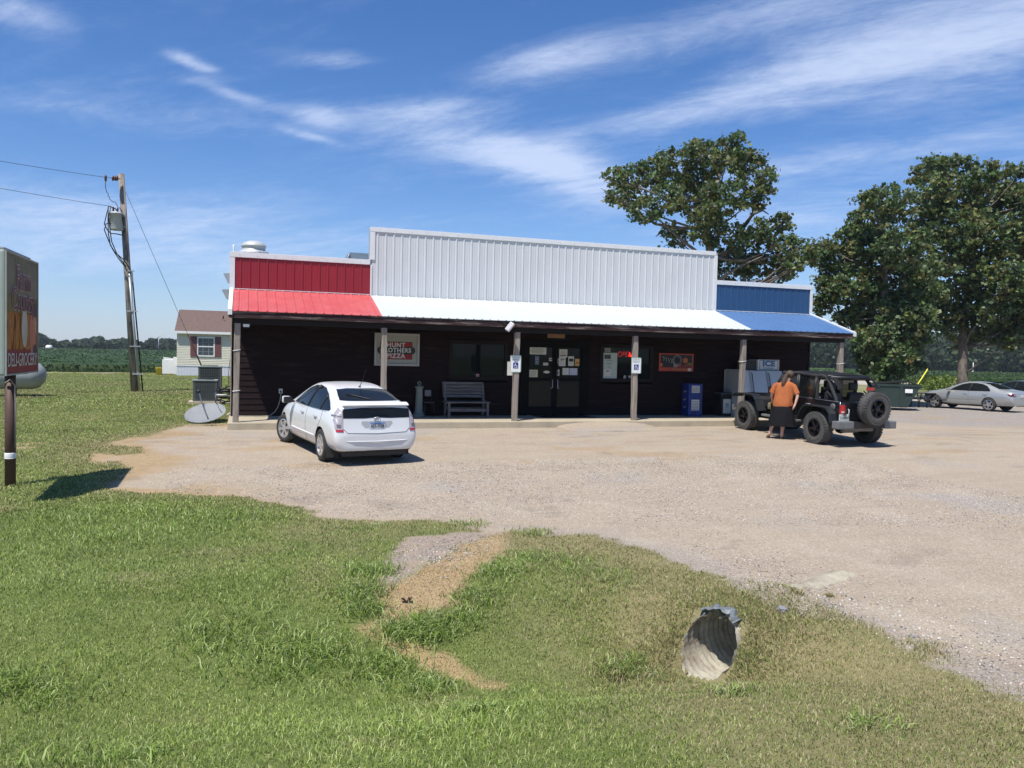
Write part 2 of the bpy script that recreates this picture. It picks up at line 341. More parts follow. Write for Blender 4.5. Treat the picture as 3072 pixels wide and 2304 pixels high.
def ground():
    ny,nx=GX.shape; idx=np.arange(ny*nx).reshape(ny,nx)
    F=np.stack([idx[:-1,:-1],idx[:-1,1:],idx[1:,1:],idx[1:,:-1]],-1).reshape(-1,4)
    V=np.stack([GX,GY,GZ],-1).reshape(-1,3)
    c=V[F].mean(1); rel=c-np.array(PIPE0); al=rel@np.array(PIPED); pr=rel-al[:,None]*np.array(PIPED); rad=np.linalg.norm(pr,axis=1)
    cut=(rad<PR-.012)&(al>MITRE*(rel[:,2]+PR)-.015)&(al<2.4)
    F=F[~cut]
    m=bpy.data.materials.new('ground_cover'); m.use_nodes=True; nt=m.node_tree; N=nt.nodes; L=nt.links; b=N['Principled BSDF']; b.inputs['Roughness'].default_value=.95; b.inputs['Specular IOR Level'].default_value=.15
    tc=N.new('ShaderNodeTexCoord')
    def at(n): a=N.new('ShaderNodeAttribute'); a.attribute_name=n; return a.outputs['Fac']
    def nz(s,d=6,r=.65,st=(1,1,1)):
        mp=N.new('ShaderNodeMapping'); L.new(tc.outputs['Object'],mp.inputs[0]); mp.inputs['Scale'].default_value=st
        n=N.new('ShaderNodeTexNoise'); L.new(mp.outputs[0],n.inputs['Vector']); n.inputs['Scale'].default_value=s; n.inputs['Detail'].default_value=d; n.inputs['Roughness'].default_value=r; return n.outputs[0]
    def rmp(v,a,c_,lo=0,hi=1):
        n=N.new('ShaderNodeMapRange'); L.new(v,n.inputs[0]); n.inputs[1].default_value=a; n.inputs[2].default_value=c_; n.inputs[3].default_value=lo; n.inputs[4].default_value=hi; return n.outputs[0]
    def mix(f,a,c_,bt='MIX'):
        n=N.new('ShaderNodeMix'); n.data_type='RGBA'; n.blend_type=bt
        for i,v in ((0,f),(6,a),(7,c_)):
            if isinstance(v,tuple): n.inputs[i].default_value=(*v,1)
            elif isinstance(v,(int,float)): n.inputs[i].default_value=v
            else: L.new(v,n.inputs[i])
        return n.outputs[2]
    def vor(s):
        n=N.new('ShaderNodeTexVoronoi'); L.new(tc.outputs['Object'],n.inputs['Vector']); n.inputs['Scale'].default_value=s; return n
    # turf
    g=mix(rmp(nz(3.2),.38,.62),(.14,.18,.048),(.095,.140,.034))
    g=mix(rmp(nz(30,4,.8),.3,.7),g,(.15,.165,.06))
    d=mix(rmp(nz(14,5),.35,.65),(.27,.225,.12),(.19,.175,.08))
    turf=mix(at('dry'),g,d)
    soil=mix(rmp(nz(9),.35,.65),(.40,.29,.17),(.30,.22,.13))
    turf=mix(at('dirt'),turf,soil)
    straw=mix(rmp(nz(40,5,.8),.3,.7),(.44,.32,.17),(.30,.22,.12))
    turf=mix(at('straw'),turf,straw)
    v1=vor(42); stones=mix(rmp(v1.outputs['Distance'],.0,.6),(.50,.44,.38),(.21,.17,.14))
    stones=mix(rmp(v1.outputs['Color'],.55,.95),stones,(.36,.30,.26))
    turf=mix(at('stone'),turf,mix(rmp(nz(5),.4,.6),stones,(.33,.26,.2)))
    # worn chip-seal lot: pinkish tan aggregate, sandy and grey drifts
    base=mix(rmp(nz(.55,7,.6),.40,.62),(.452,.378,.298),(.465,.402,.312))
    base=mix(rmp(nz(1.7,6,.7,(.5,1.6,1)),.50,.68),base,(.48,.405,.315))
    base=mix(rmp(nz(.33,5,.6),.56,.70),base,(.415,.38,.345))
    v2=vor(60); v3=vor(23)
    ag=mix(rmp(v2.outputs['Color'],.0,1.0),(.42,.41,.40),(1.48,1.45,1.42))
    ag=mix(rmp(nz(14,4,.7),.3,.7,0,.45),ag,(.70,.67,.64))
    ag=mix(rmp(v3.outputs['Color'],.86,.97,0,.6),ag,(1.5,1.45,1.4))
    ag=mix(rmp(nz(55,3,.8),.3,.7),ag,(.72,.70,.68))
    lot=mix(1.0,base,ag,'MULTIPLY')
    v4=vor(34); loose=mix(rmp(v4.outputs['Distance'],.02,.55),(.56,.52,.47),(.22,.19,.16)); loose=mix(rmp(v4.outputs['Color'],.5,.95),loose,(.40,.36,.33))
    lot=mix(at('loose'),lot,loose)
    lot=mix(at('sand'),lot,soil)
    def mul(v,k):
        n=N.new('ShaderNodeMath'); n.operation='MULTIPLY'; L.new(v,n.inputs[0]); n.inputs[1].default_value=k; return n.outputs[0]
    lot=mix(mul(at('track'),.12),lot,(.56,.50,.42)); lot=mix(mul(at('stain'),.42),lot,(.20,.165,.13))
    crack=N.new('ShaderNodeTexWave'); 
    lot=mix(rmp(nz(1.1,9,.75,(.35,2.6,1)),.61,.67,0,.42),lot,(.17,.145,.12))
    lot=mix(rmp(nz(.8,7,.6,(.4,1.8,1)),.35,.65,.93,1.05),(0.0,0.0,0.0),lot)
    col=mix(at('lot'),turf,lot); L.new(col,b.inputs['Base Color'])
    bp=N.new('ShaderNodeBump'); bp.inputs['Strength'].default_value=.8; bp.inputs['Distance'].default_value=.012
    h=N.new('ShaderNodeMath'); h.operation='ADD'; L.new(nz(45,5,.8),h.inputs[0]); L.new(v2.outputs['Distance'],h.inputs[1]); L.new(h.outputs[0],bp.inputs['Height']); L.new(bp.outputs[0],b.inputs['Normal'])
    lotm,dry,bare,strw,dirt,sd=mk
    rg=.55*smooth(.35,-.2,sd-.3-(fbm(GX,GY,1.2,3,77)-.5)*1.2)*smooth(2.8,4.4,GX)*(GY<-6)
    back=smooth(19,21,GX)*smooth(-1.5,1.5,GY+.25*(GX-30)+(fbm(GX,GY,.8,3,8)-.5)*2)*smooth(17,14,GY)
    sand=smooth(.9,0,sd-.2-(fbm(GX,GY,.9,3,70)-.5)*2.5)*smooth(1.5,-1,GX)*(GY>-9)
    stain=smooth(.56,.68,fbm(GX*.55,GY*2.0,2.0,4,66))*smooth(-4.2,-3,GY)*smooth(-.5,-1,GY)*.7
    stain=np.maximum(stain,.8*smooth(.70,.76,fbm(GX,GY*1.3,1.4,4,67))*(GY<-3))
    def pd(P): return np.min([np.hypot(GX-a[0]-(b[0]-a[0])*np.clip(((GX-a[0])*(b[0]-a[0])+(GY-a[1])*(b[1]-a[1]))/((b[0]-a[0])**2+(b[1]-a[1])**2),0,1),GY-a[1]-(b[1]-a[1])*np.clip(((GX-a[0])*(b[0]-a[0])+(GY-a[1])*(b[1]-a[1]))/((b[0]-a[0])**2+(b[1]-a[1])**2),0,1)) for a,b in zip(P,P[1:])],axis=0)
    tk=0
    for P in ([(7.5,-21),(6.6,-15.5),(5.2,-11),(3.6,-7.8),(2.6,-5.5)],[(8.5,-21),(9.2,-15),(11,-10.5),(13,-7.6),(14.5,-5.6)],[(8.2,-21),(7.8,-15),(9,-9),(12,-6),(18,-4.5),(30,-3)]):
        d=pd(P); tk=np.maximum(tk,np.exp(-((d-.74)/.17)**2))
    tk=tk*smooth(.35,.6,fbm(GX,GY,1.3,3,88))
    sand=np.maximum(sand,smooth(.62,.72,fbm(GX,GY*2,.7,3,90))*.6*(GY>-6))
    GM.append(m)
    o=mesh_np('ground',V,F,m,dict(lot=lotm,dry=dry,stone=bare*(1-strw*.85),straw=strw,dirt=dirt,loose=np.clip(np.maximum(rg,back),0,1),sand=sand,stain=stain,track=tk))
    tag(o,kind='structure'); return o
ground()
hl=lambda u:1030+(u-316)*.0225
# road behind on the right
def sheet(name,P,z,m,thick=0):
    bm=B(); bm.faces.new([bm.verts.new((x,y,z)) for x,y in P]); o=fin(name,bm,m); tag(o,kind='structure'); return o
road_m=mat('pale_road',(.42,.37,.30),.9,0,.12,.6,bump=.2,bs=8,col2=(.30,.27,.22),cs=.3,stretch=(1,1,1))
verge=mat('far_turf',(.15,.17,.05),.95,0,.35,.8,col2=(.24,.20,.10),cs=.35,clo=.45,chi=.62)
lightgreen=mat('far_light_crop',(.22,.29,.06),.95,0,.15,.3)
Pn=lambda u,v,z=-.2:(lambda r:(CX+r.x*(z-CZ)/r.z,CY+r.y*(z-CZ)/r.z))(ray(u,v))
sheet('back_verge',[Pn(2380,1230,-.22),Pn(2480,1138,-.22),Pn(3400,1158,-.22),Pn(3500,1186,-.22),Pn(2800,1208,-.22)],-.226,verge)
sheet('road',[Pn(2300,hl(2300)+61,-.2),Pn(2300,hl(2300)+73,-.2),Pn(3500,hl(3500)+73,-.2),Pn(3500,hl(3500)+61,-.2)],-.205,road_m)
sheet('near_track',[Pn(2700,1196,-.2),Pn(2700,1203,-.2),Pn(2900,1209,-.2),Pn(2900,1202,-.2)],-.2,road_m)
sheet('far_pasture',[Pn(2200,hl(2200)+40,-.2),Pn(2200,hl(2200)+16,-.2),Pn(3500,hl(3500)+16,-.2),Pn(3500,hl(3500)+40,-.2)],-.19,lightgreen)
sheet('field_track',[Pn(-200,1118,0),Pn(-200,1112,0),Pn(250,1113.5,0),Pn(480,1118,0),Pn(300,1121,0)],.02,mat('pale_track',(.40,.34,.25),.95,0,.3,1.5))
sheet('far_meadow',[Pn(-300,1034.5,0),Pn(-300,1028,0),Pn(900,1056,0),Pn(900,1064,0)],.05,mat('meadow',(.20,.22,.09),.95,0,.2,.05))
# ---------------------------------------------------------------- grass, crops
rng=np.random.default_rng(7)
def cull(x,y,z,mu=260,mv=120):
    d=np.stack([x-CX,y-CY,z-CZ],-1); f=d@np.array(CF); u=1536+FPX*(d@np.array(CR))/f; v=1152-FPX*(d@np.array(CU))/f
    return (f>.5)&(u>-mu)&(u<3072+mu)&(v<2304+mv)&(v>-50),f
def blades(x,y,h,wd,lean,col,z=None,two=True,base_dark=.0):
    n=len(x); z=zg(x,y)+((fbm(x,y,1.1,3,40)-.5)*.05+(fbm(x,y,5,3,41)-.5)*.02) if z is None else z
    a=rng.uniform(0,2*np.pi,n); la=a+rng.normal(0,1.2,n); dx,dy=np.cos(a),np.sin(a); lx,ly=np.cos(la),np.sin(la)
    b0=np.stack([x-dx*wd/2,y-dy*wd/2,z-.006],-1); b1=np.stack([x+dx*wd/2,y+dy*wd/2,z-.006],-1)
    mx,my=x+lx*h*lean*.35,y+ly*h*lean*.35; mz=z+h*.62
    m0=np.stack([mx-dx*wd*.38,my-dy*wd*.38,mz],-1); m1=np.stack([mx+dx*wd*.38,my+dy*wd*.38,mz],-1)
    t=np.stack([x+lx*h*lean,y+ly*h*lean,z+h*(1-.25*lean)],-1); t2=t+np.stack([dx*wd*.1,dy*wd*.1,0*x],-1)
    V=np.stack([b0,b1,m1,m0,t2,t],1).reshape(-1,3); i=np.arange(n)[:,None]*6
    F=np.concatenate([i+np.array([[0,1,2,3]]),i+np.array([[3,2,4,5]])],0)
    C=np.repeat(col,6,0); return V,F,C
def grass_cols(n,dry,straw):
    g=np.array([[.195,.270,.050],[.280,.360,.080],[.43,.48,.20],[.120,.180,.038]])[rng.integers(0,4,n)]  # palest green puts the look of sunlit blades into the colour
    g=g*rng.uniform(.75,1.25,(n,1))
    d=np.array([[.38,.33,.17],[.27,.26,.11],[.48,.42,.26],[.20,.21,.075]])[rng.integers(0,4,n)]*rng.uniform(.75,1.2,(n,1))
    s=np.array([[.48,.36,.19],[.37,.27,.14],[.58,.46,.27]])[rng.integers(0,3,n)]*rng.uniform(.75,1.2,(n,1))
    pick=rng.uniform(0,1,n)<dry; c=np.where(pick[:,None],d,g); ps=rng.uniform(0,1,n)<straw; return np.where(ps[:,None],s,c)
def grass():
    VV=[];FF=[];CC=[];off=0
    def add(V,F,C):
        nonlocal off
        VV.append(V);FF.append(F+off);CC.append(C);off+=len(V)
    def region(x0,x1,y0,y1,n,h,wd,lean,maxd,mind=0):
        x=rng.uniform(x0,x1,n); y=rng.uniform(y0,y1,n); ok,f=cull(x,y,zg(x,y)); ok&=(f<maxd)&(f>=mind); x=x[ok];y=y[ok]
        lot,dry,bare,straw,dirt,sd=masks(x,y)
        dens=(1-lot)*(1-.93*bare*(1-straw))*(1-.85*dirt)*(.55+.7*fbm(x,y,3,3,61))
        rel=np.stack([x-PIPE0.x,y-PIPE0.y],-1); al=rel@np.array(PIPED)[:2]; pe=np.abs(rel@np.array([-PIPED.y,PIPED.x]))
        gd=np.minimum(np.hypot(x-(gul[0]-.10),y-(gul[1]+.10)),np.hypot(x-(gul[0]-.62),y-(gul[1]+.02))); dens*=np.where(gd<.15,.12,1)
        dens*=~((pe<PR-.02)&(al>-.03)&(al<.33))
        k=rng.uniform(0,1,len(x))<dens; x=x[k];y=y[k];dry=dry[k];straw=straw[k];n=len(x)
        tall=1+.55*smooth(.58,.75,fbm(x,y,.9,3,17))*(1-straw)
        hh=h*rng.uniform(.5,1.25,n)*tall*(1-.35*dry)*(1-.45*straw); ww=wd*rng.uniform(.6,1.3,n)
        c=grass_cols(n,dry*.85,straw)
        lum=(.72+.62*fbm(x,y,.8,4,50)*(1+.25*smooth(-13.5,-16,y)))[:,None]; 
        add(*blades(x,y,hh,ww,lean*rng.uniform(.3,1.5,n),c*lum))
    region(-4.5,9,-18.6,-12.5,480000,.030,.0050,.9,8.5)
    region(-7,9,-17,-8,380000,.034,.0075,.9,13,7.2)
    region(-12,1,-13,9,430000,.042,.013,.9,25,10.5)
    region(-14,1.5,0,50,300000,.050,.030,.9,66,24.5)
    # coarse tufts (crabgrass) in clumps
    spots=[(1110,1720,.28,600,.14),(1090,1780,.25,600,.14),(1100,1830,.2,450,.14),(1280,1890,.26,650,.17),(1200,1900,.22,400,.16),(1380,1860,.2,300,.12),
           (1500,1720,.3,500,.10),(1440,1790,.25,400,.11),(700,1900,.5,450,.15),(850,2000,.5,500,.15),(950,1960,.35,350,.16),(1150,2010,.3,350,.15),(1290,2070,.25,220,.15),
           (640,1560,.7,900,.10),(250,1560,.8,900,.10),(330,1600,.6,500,.11),(20,2060,.25,250,.16),(180,2080,.35,200,.14),(1650,1680,.6,900,.09),(1800,1740,.6,500,.08),
           (1430,2140,.3,120,.13),(1240,2200,.3,100,.12),(240,2290,.3,120,.12),(430,2270,.2,90,.13),(2210,2080,.2,120,.09),(1850,2010,.14,200,.10),(1900,1990,.12,140,.09),(2600,2180,.25,250,.07),
           (1600,1600,.3,350,.08),(1080,1585,.5,400,.07),(1400,1575,.3,300,.08),(2390,1780,.07,60,.10),(2490,1790,.06,60,.09),(2350,1760,.12,90,.05),(1945,2030,.15,160,.09),(2240,1975,.1,90,.09)]
    for u,v,r,n,h in spots:
        P=gat(u,v); x=rng.normal(P.x,r*.5,n); y=rng.normal(P.y,r*.42,n)
        dry=masks(x,y)[1]*.5
        c=grass_cols(n,np.clip(dry,0,1),np.zeros(n))*np.array([.95,1.02,1.0]); 
        if h<=.10 and v<1800 and u>2300: c=grass_cols(n,np.full(n,.9),np.full(n,.3))
        add(*blades(x,y,h*.8*rng.uniform(.4,1.15,n),.009*rng.uniform(.7,1.4,n),rng.uniform(.5,1.7,n),c))
    n=16000; x=rng.normal(PIPE0.x+.2,.42,n); y=rng.normal(PIPE0.y-.05,.36,n); rel=np.stack([x-PIPE0.x,y-PIPE0.y],-1); al=rel@np.array(PIPED)[:2]; pe=np.abs(rel@np.array([-PIPED.y,PIPED.x])); k=~((pe<PR-.0)&(al>-.05)&(al<.36)); x=x[k];y=y[k]; n=len(x)
    add(*blades(x,y,.045*rng.uniform(.4,1.3,n),.006*rng.uniform(.6,1.3,n),rng.uniform(.4,1.6,n),grass_cols(n,np.full(n,.6),np.full(n,.12))*.95))
    # dry tufts on the crumbling edge of the drive, dark litter specks
    n=5000; t=rng.uniform(0,1,n); U=np.interp(t,[0,.3,.6,1],[1500,2250,2650,3072]); Vv=np.interp(t,[0,.3,.6,1],[1600,1790,1880,2110])
    P=np.array([gat(a,b) for a,b in zip(U[:60],Vv[:60])])
    k=rng.integers(0,60,n); cl=fbm(P[k,0],P[k,1],2.5,2,9); kk=cl>.45; k=k[kk]; n=len(k)
    x=P[k,0]+rng.normal(0,.10,n); y=P[k,1]+rng.normal(.0,.10,n)
    add(*blades(x,y,.035*rng.uniform(.4,1.4,n),.006*rng.uniform(.6,1.3,n),rng.uniform(.5,1.6,n),grass_cols(n,np.full(n,.85),np.full(n,.15))))
    o=mesh_np('grass',np.concatenate(VV),np.concatenate(FF),attr_mat('grass_blades',.6,.35),colors=np.concatenate(CC),smooth_=False)
    tag(o,'short mown grass with dry patches and coarse tufts','grass',kind='stuff')
grass()
def quads(P,size,C,flat=.0,asp=1.35):
    """random leaf quads at points P"""
    n=len(P); d1=rng.normal(0,1,(n,3)); d1/=np.linalg.norm(d1,axis=1,keepdims=True); t=rng.normal(0,1,(n,3)); t[:,2]*=(1-flat); d1[:,2]*=(1-flat); d1/=np.linalg.norm(d1,axis=1,keepdims=True)
    d2=np.cross(d1,t); d2/=np.linalg.norm(d2,axis=1,keepdims=True)+1e-9; s=np.asarray(size).reshape(-1,1)
    a=P-d1*s*asp*.5; b=P+d2*s*.5; c=P+d1*s*asp*.5; e=P-d2*s*.42
    V=np.stack([a,b,c,e],1).reshape(-1,3); F=np.arange(4*n).reshape(-1,4); return V,F,np.repeat(C,4,0)
leafm=attr_mat('leaves',.5,.30,.35)
cropm=attr_mat('crop_leaves',.6,.25,.25)
def crop(name,label,P4,zt,seed,n,dens_near):
    """bean field: bumpy canopy sheet plus leaf clusters; P4 = (near-left, near-right, far-right, far-left)"""
    a,b,c,d=[np.array(p) for p in P4]; nu,nv=150,90
    uu,vv=np.meshgrid(np.linspace(0,1,nu),np.linspace(0,1,nv)**2.2)
    XY=(a*(1-uu[...,None])+b*uu[...,None])*(1-vv[...,None])+(d*(1-uu[...,None])+c*uu[...,None])*vv[...,None]
    X,Y=XY[...,0],XY[...,1]; Z=zt*(.72+.5*fbm(X,Y,.9,3,seed)); Z[0]=0.0; Z=Z-.25*(zt<0)
    idx=np.arange(nu*nv).reshape(nv,nu); F=np.stack([idx[:-1,:-1],idx[:-1,1:],idx[1:,1:],idx[1:,:-1]],-1).reshape(-1,4)
    V=np.stack([X,Y,Z],-1).reshape(-1,3); C=np.tile(np.array([[.040,.075,.022]]),(len(V),1))*(.75+.5*fbm(X,Y,.25,3,seed+5)).reshape(-1,1)
    r=np.random.default_rng(seed); u=r.uniform(0,1,n); v=r.uniform(0,1,n)**2.6
    XY=(a*(1-u[:,None])+b*u[:,None])*(1-v[:,None])+(d*(1-u[:,None])+c*u[:,None])*v[:,None]
    dist=np.hypot(XY[:,0]-CX,XY[:,1]-CY); z=zt*(.78+.5*fbm(XY[:,0],XY[:,1],.9,3,seed))+r.uniform(-.12,.06,n)
    edge=v<.012; z=np.where(edge,r.uniform(.05,1,n)*zt,z)
    cc=np.array([[.045,.085,.022],[.07,.12,.035],[.03,.06,.018],[.10,.15,.06]])[r.integers(0,4,n)]*r.uniform(.7,1.3,(n,1))
    V2,F2,C2=quads(np.stack([XY[:,0],XY[:,1],z],-1),.10*np.clip(dist/75,1,3.0)*r.uniform(.7,1.4,n),cc,flat=.4)
    o=mesh_np(name,np.concatenate([V,V2]),np.concatenate([F,F2+len(V)]),cropm,colors=np.concatenate([C,C2]))
    tag(o,label,'crop field',kind='stuff')
crop('bean_field','dark green soybean field behind the lawn on the left',[Pn(-700,1112,0),Pn(800,1121,0),Pn(1100,1068,0),Pn(-700,1026,0)],.62,11,42000,1)
crop('bean_field','dark green soybean field beyond the road on the right',[Pn(2250,hl(2250)+60,-.2),Pn(3500,hl(3500)+60,-.2),Pn(3500,hl(3500)+37.5,-.2),Pn(2250,hl(2250)+37.5,-.2)],.55,12,30000,1)
def scatter_blob(P,rad,n,r):
    d=r.normal(0,1,(n,3)); d/=np.linalg.norm(d,axis=1,keepdims=True); rr=r.uniform(0,1,(n,1))**(1/2.2)
    return P+d*rr*np.asarray(rad)
def treeline(name,label,u0,u1,base,dist,top,seed,ncr,size):
    """far wood: many crowns side by side, built of leaf clumps"""
    r=np.random.default_rng(seed); VV=[];FF=[];CC=[];off=0
    for i in range(ncr):
        u=r.uniform(u0,u1); dd=dist*r.uniform(1.0,1.10); G=atd(u,base(u),dd); ht=top(u)*r.uniform(.75,1.1)*dd/dist
        w_=ht*r.uniform(.28,.45); z0=-.3; cr=np.array([[.050,.085,.035],[.040,.065,.028],[.070,.100,.045],[.055,.080,.040]])[r.integers(0,4)]*r.uniform(.8,1.25)
        n=700; P=scatter_blob(np.array([G.x,G.y,z0+ht*.52]),[w_,w_,ht*.5],n,r)
        V,F,C=quads(P,size*r.uniform(.6,1.4,n),np.tile(cr,(n,1))*r.uniform(.6,1.4,(n,1)))
        VV.append(V);FF.append(F+off);CC.append(C);off+=len(V)
    o=mesh_np(name,np.concatenate(VV),np.concatenate(FF),leafm,colors=np.concatenate(CC),smooth_=False); tag(o,label,'wood',kind='stuff')
hl=lambda u:1030+(u-316)*.0225
treeline('far_wood','dark far wood on the horizon behind the left field',-400,1000,lambda u:hl(u),430,lambda u:float(np.interp(u,[-300,60,120,145,180,240,290,330,400,600],[8,8,6.2,4.2,3.2,4.0,5.8,5.0,5.3,5.4])),5,300,1.5)
treeline('hedge','low scrub and bushes before the far wood on the left',-300,900,lambda u:hl(u),330,lambda u:float(np.interp(u,[-300,100,150,250,330,420,600],[1.6,1.6,2.2,2.0,3.4,2.4,1.4])),6,150,1.3)
treeline('far_wood','tall far wood behind the right field',2150,3600,lambda u:hl(u),285,lambda u:11.0,8,420,1.25)
# ---------------------------------------------------------------- trees
bark=mat('bark',(.11,.09,.07),.9,0,.4,8,bump=1,bs=25,col2=(.20,.17,.14),cs=5,stretch=(1,1,.3))
def tree(name,label,cat,base,trunk,blobs,dist,leaf,per,seed,olive=.35,limbs=(),cr=.34,tr=.25,scale=1/1.673):
    """base: world point; trunk: world points; blobs: photo-measured lobes turned into world ellipsoids at the tree's distance"""
    r=np.random.default_rng(seed); rd=random.Random(seed)
    T=thing(name,label,cat,base)
    VV=[];FF=[];CC=[];off=0; centres=[]
    b0=Vector(base)
    fwd=(Vector((base[0],base[1],0))-Vector((CX,CY,0))).normalized()
    for cx,cy,rp in blobs:
        u=1750+cx*scale; v=350+cy*scale; dd=dist+rd.uniform(-2.2,2.2); P=atd(u,v,dd); rad=rp*scale*dd/FPX
        centres.append((P,rad))
        ncl=max(6,int(per*rad**2)); 
        cs=scatter_blob(np.array(P),[rad*1.0,rad*1.0,rad*.92],ncl,r)
        keep=np.linalg.norm(cs-np.array(P),axis=1)>rad*.35; cs=cs[keep]; ncl=len(cs)
        k=r.integers(18,34,ncl); idx=np.repeat(np.arange(ncl),k); n=len(idx)
        Pn_=cs[idx]+r.normal(0,1,(n,3))*cr*.5*np.array([1,1,.7])*r.uniform(.6,1.1,(ncl,1))[idx]
        clc=np.array([[.085,.140,.042],[.065,.112,.037],[.120,.160,.046],[.150,.160,.052],[.115,.165,.072]])[np.where(r.uniform(0,1,ncl)<olive,r.integers(2,4,ncl),r.choice([0,1,4],ncl))]
        C=clc[idx]*r.uniform(.7,1.35,(n,1)); hi=r.uniform(0,1,n)<.06; C[hi]=np.array([.16,.17,.11]); br=r.uniform(0,1,n)<.02; C[br]=np.array([.16,.10,.04])
        V,F,C=quads(Pn_,leaf*r.uniform(.45,1.65,n),C); VV.append(V-np.array(b0));FF.append(F+off);CC.append(C);off+=len(V)
    o=mesh_np('crown',np.concatenate(VV),np.concatenate(FF),leafm,colors=np.concatenate(CC),smooth_=False); o.parent=T
    bm=B(); tp=[Vector(p) for p in trunk]; n=len(tp); tube(bm,tp,[tr*(1.25 if i==0 else 1-.75*i/(n-1)) for i in range(n)],10)
    for P,rad in centres:
        cand=[q for q in tp if q.z<P.z-.3] or [tp[0]]; j=min(cand,key=lambda q:(q-P).length+max(0,(q.z-P.z+1))*.5)
        mid=(j+P)*.5+Vector((rd.uniform(-.3,.3),rd.uniform(-.3,.3),-.25*(P-j).length*rd.uniform(.1,.6)))
        r0=min(.14,.025+.016*(P-j).length); tube(bm,[j,(j+mid)*.5+Vector((0,0,-.1)),mid,P,P+(P-mid)*.5*rd.uniform(.4,.9)],[r0,r0*.8,r0*.6,r0*.3,.012],6)
        for _ in range(4):
            e=P+Vector((rd.uniform(-1,1),rd.uniform(-1,1),rd.uniform(-.4,1)))*rad*.9; tube(bm,[mid.lerp(P,.6),mid.lerp(e,.75),e],[r0*.35,.02,.008],5)
    for l in limbs:
        q=[Vector(p) for p in l]; tube(bm,q,[.11-.085*i/(len(q)-1) for i in range(len(q))],8)
    fin('trunk',bm,bark,T,world=True)
A=[(185,320,75),(150,400,50),(250,400,80),(330,290,95),(450,250,110),(600,220,120),(720,190,100),(765,125,42),(560,160,50),(850,270,105),(925,330,60),(560,400,130),(420,420,100),(300,470,80),(700,420,130),(850,420,80),(620,560,100),(780,640,110),(900,570,70),(985,540,60),(1000,650,80),(1090,680,70),(1130,650,45),(1140,700,45),(1060,765,45),(730,740,100),(900,760,100),(1020,760,60),(460,610,60),(420,570,40)]
cb=lambda cx,cy,d:tuple(atd(1750+cx/1.673,350+cy/1.673,d))
bx,by=cb(640,1200,44)[:2]
tree('oak_tree','tall leafy tree rising behind the white and blue parapets','tree',(bx,by,-.25),[(bx,by,-.25),cb(650,900,44),cb(640,700,44),cb(620,560,44),cb(640,420,44.3),cb(700,250,44.6)],A,44,.135,44,101,.45,
     limbs=[[cb(640,760,44),cb(560,670,43.6),cb(470,600,43.2),cb(400,535,43),cb(330,470,43)],[cb(640,860,44),cb(720,790,43),cb(800,745,43),cb(900,700,43)],[cb(800,560,44),cb(850,490,43.5),cb(900,470,43.5),cb(930,490,43.4)]],tr=.33)
Bb=[(1440,410,60),(1510,395,60),(1570,450,85),(1430,540,95),(1340,600,65),(1225,665,45),(1290,720,100),(1450,690,130),(1600,650,120),(1250,850,85),(1195,940,60),(1380,850,130),(1550,850,130),(1450,980,120),(1600,1000,120),(1500,1120,110),(1560,1210,90),(1460,1240,70),(1650,1120,80),(1320,1010,60),(1700,900,100),(1400,1100,60),(1680,1010,85),(1640,1225,60),(1500,1290,65),(1400,1190,55),(1570,1290,55),(1700,780,80)]
bx,by=cb(1545,1300,47)[:2]
tree('oak_tree','dark low-branching tree between the store and the dumpster','tree',(bx,by,-.25),[(bx,by,-.25),cb(1545,1200,47),cb(1520,1000,47),cb(1510,800,47.2),cb(1500,600,47.5),cb(1500,450,47.5)],Bb,47,.14,58,102,.3,tr=.34)
Cc=[(1690,290,55),(1760,235,50),(1850,260,65),(1948,235,38),(1960,300,50),(2085,270,55),(2215,260,40),(1740,400,105),(1900,400,120),(2050,400,105),(2200,400,105),(1750,560,110),(1900,580,120),(2050,600,130),(2200,620,130),(1800,750,110),(1950,780,120),(2100,800,120),(2240,850,110),(1900,930,95),(2050,960,90),(1850,1030,75),(1910,1120,48),(2150,1010,80),(2230,1000,60),(1750,900,80),(2330,600,160),(2330,850,150),(2330,380,120),(1790,1040,60),(1990,1060,70),(2080,1085,60),(2200,1085,80),(1700,1000,75),(2150,1130,45),(2290,1040,80)]
bx,by=cb(1905,1500,55)[:2]
tree('oak_tree','big tree with a bare lower trunk behind the silver sedan','tree',(bx,by,-.25),[(bx,by,-.25),cb(1903,1290,55),cb(1906,1150,55),cb(1920,950,55),cb(1950,750,55.3),cb(1960,500,55.5),cb(1960,300,55.5)],Cc,55,.15,46,103,.5,tr=.34)
def bush(name,label,cat,u,v,d,rx,rz,n,seed,cols):
    r=np.random.default_rng(seed); P=atd(u,v,d); z0=-.2; T=thing(name,label,cat,(P.x,P.y,z0))
    p=scatter_blob(np.array([0,0,rz*.8]),[rx,rx*.7,rz],n,r); p=p[p[:,2]>0]
    V,F,C=quads(p,.16*r.uniform(.6,1.4,len(p)),np.array(cols)[r.integers(0,len(cols),len(p))]*r.uniform(.7,1.3,(len(p),1)))
    o=mesh_np('foliage',V,F,leafm,colors=C,smooth_=False); o.parent=T
    bm=B()
    for i in range(7): a=i*.9; tube(bm,[(0,0,0),(math.cos(a)*rx*.4,math.sin(a)*rx*.3,rz*.8),(math.cos(a)*rx*.7,math.sin(a)*rx*.5,rz*1.2)],[.03,.02,.008],5)
    fin('stem',bm,bark,T)
bush('bush','bright green weedy bush beside the road, left of the bare trunk','bush',2835,1140,74,2.4,.75,1500,3,[(.14,.20,.03),(.20,.26,.05),(.09,.14,.03)])
bush('bush','small dark green shrub by the road behind the dumpster','bush',2770,1140,78,2.0,.7,1000,4,[(.06,.10,.03),(.09,.13,.04)])
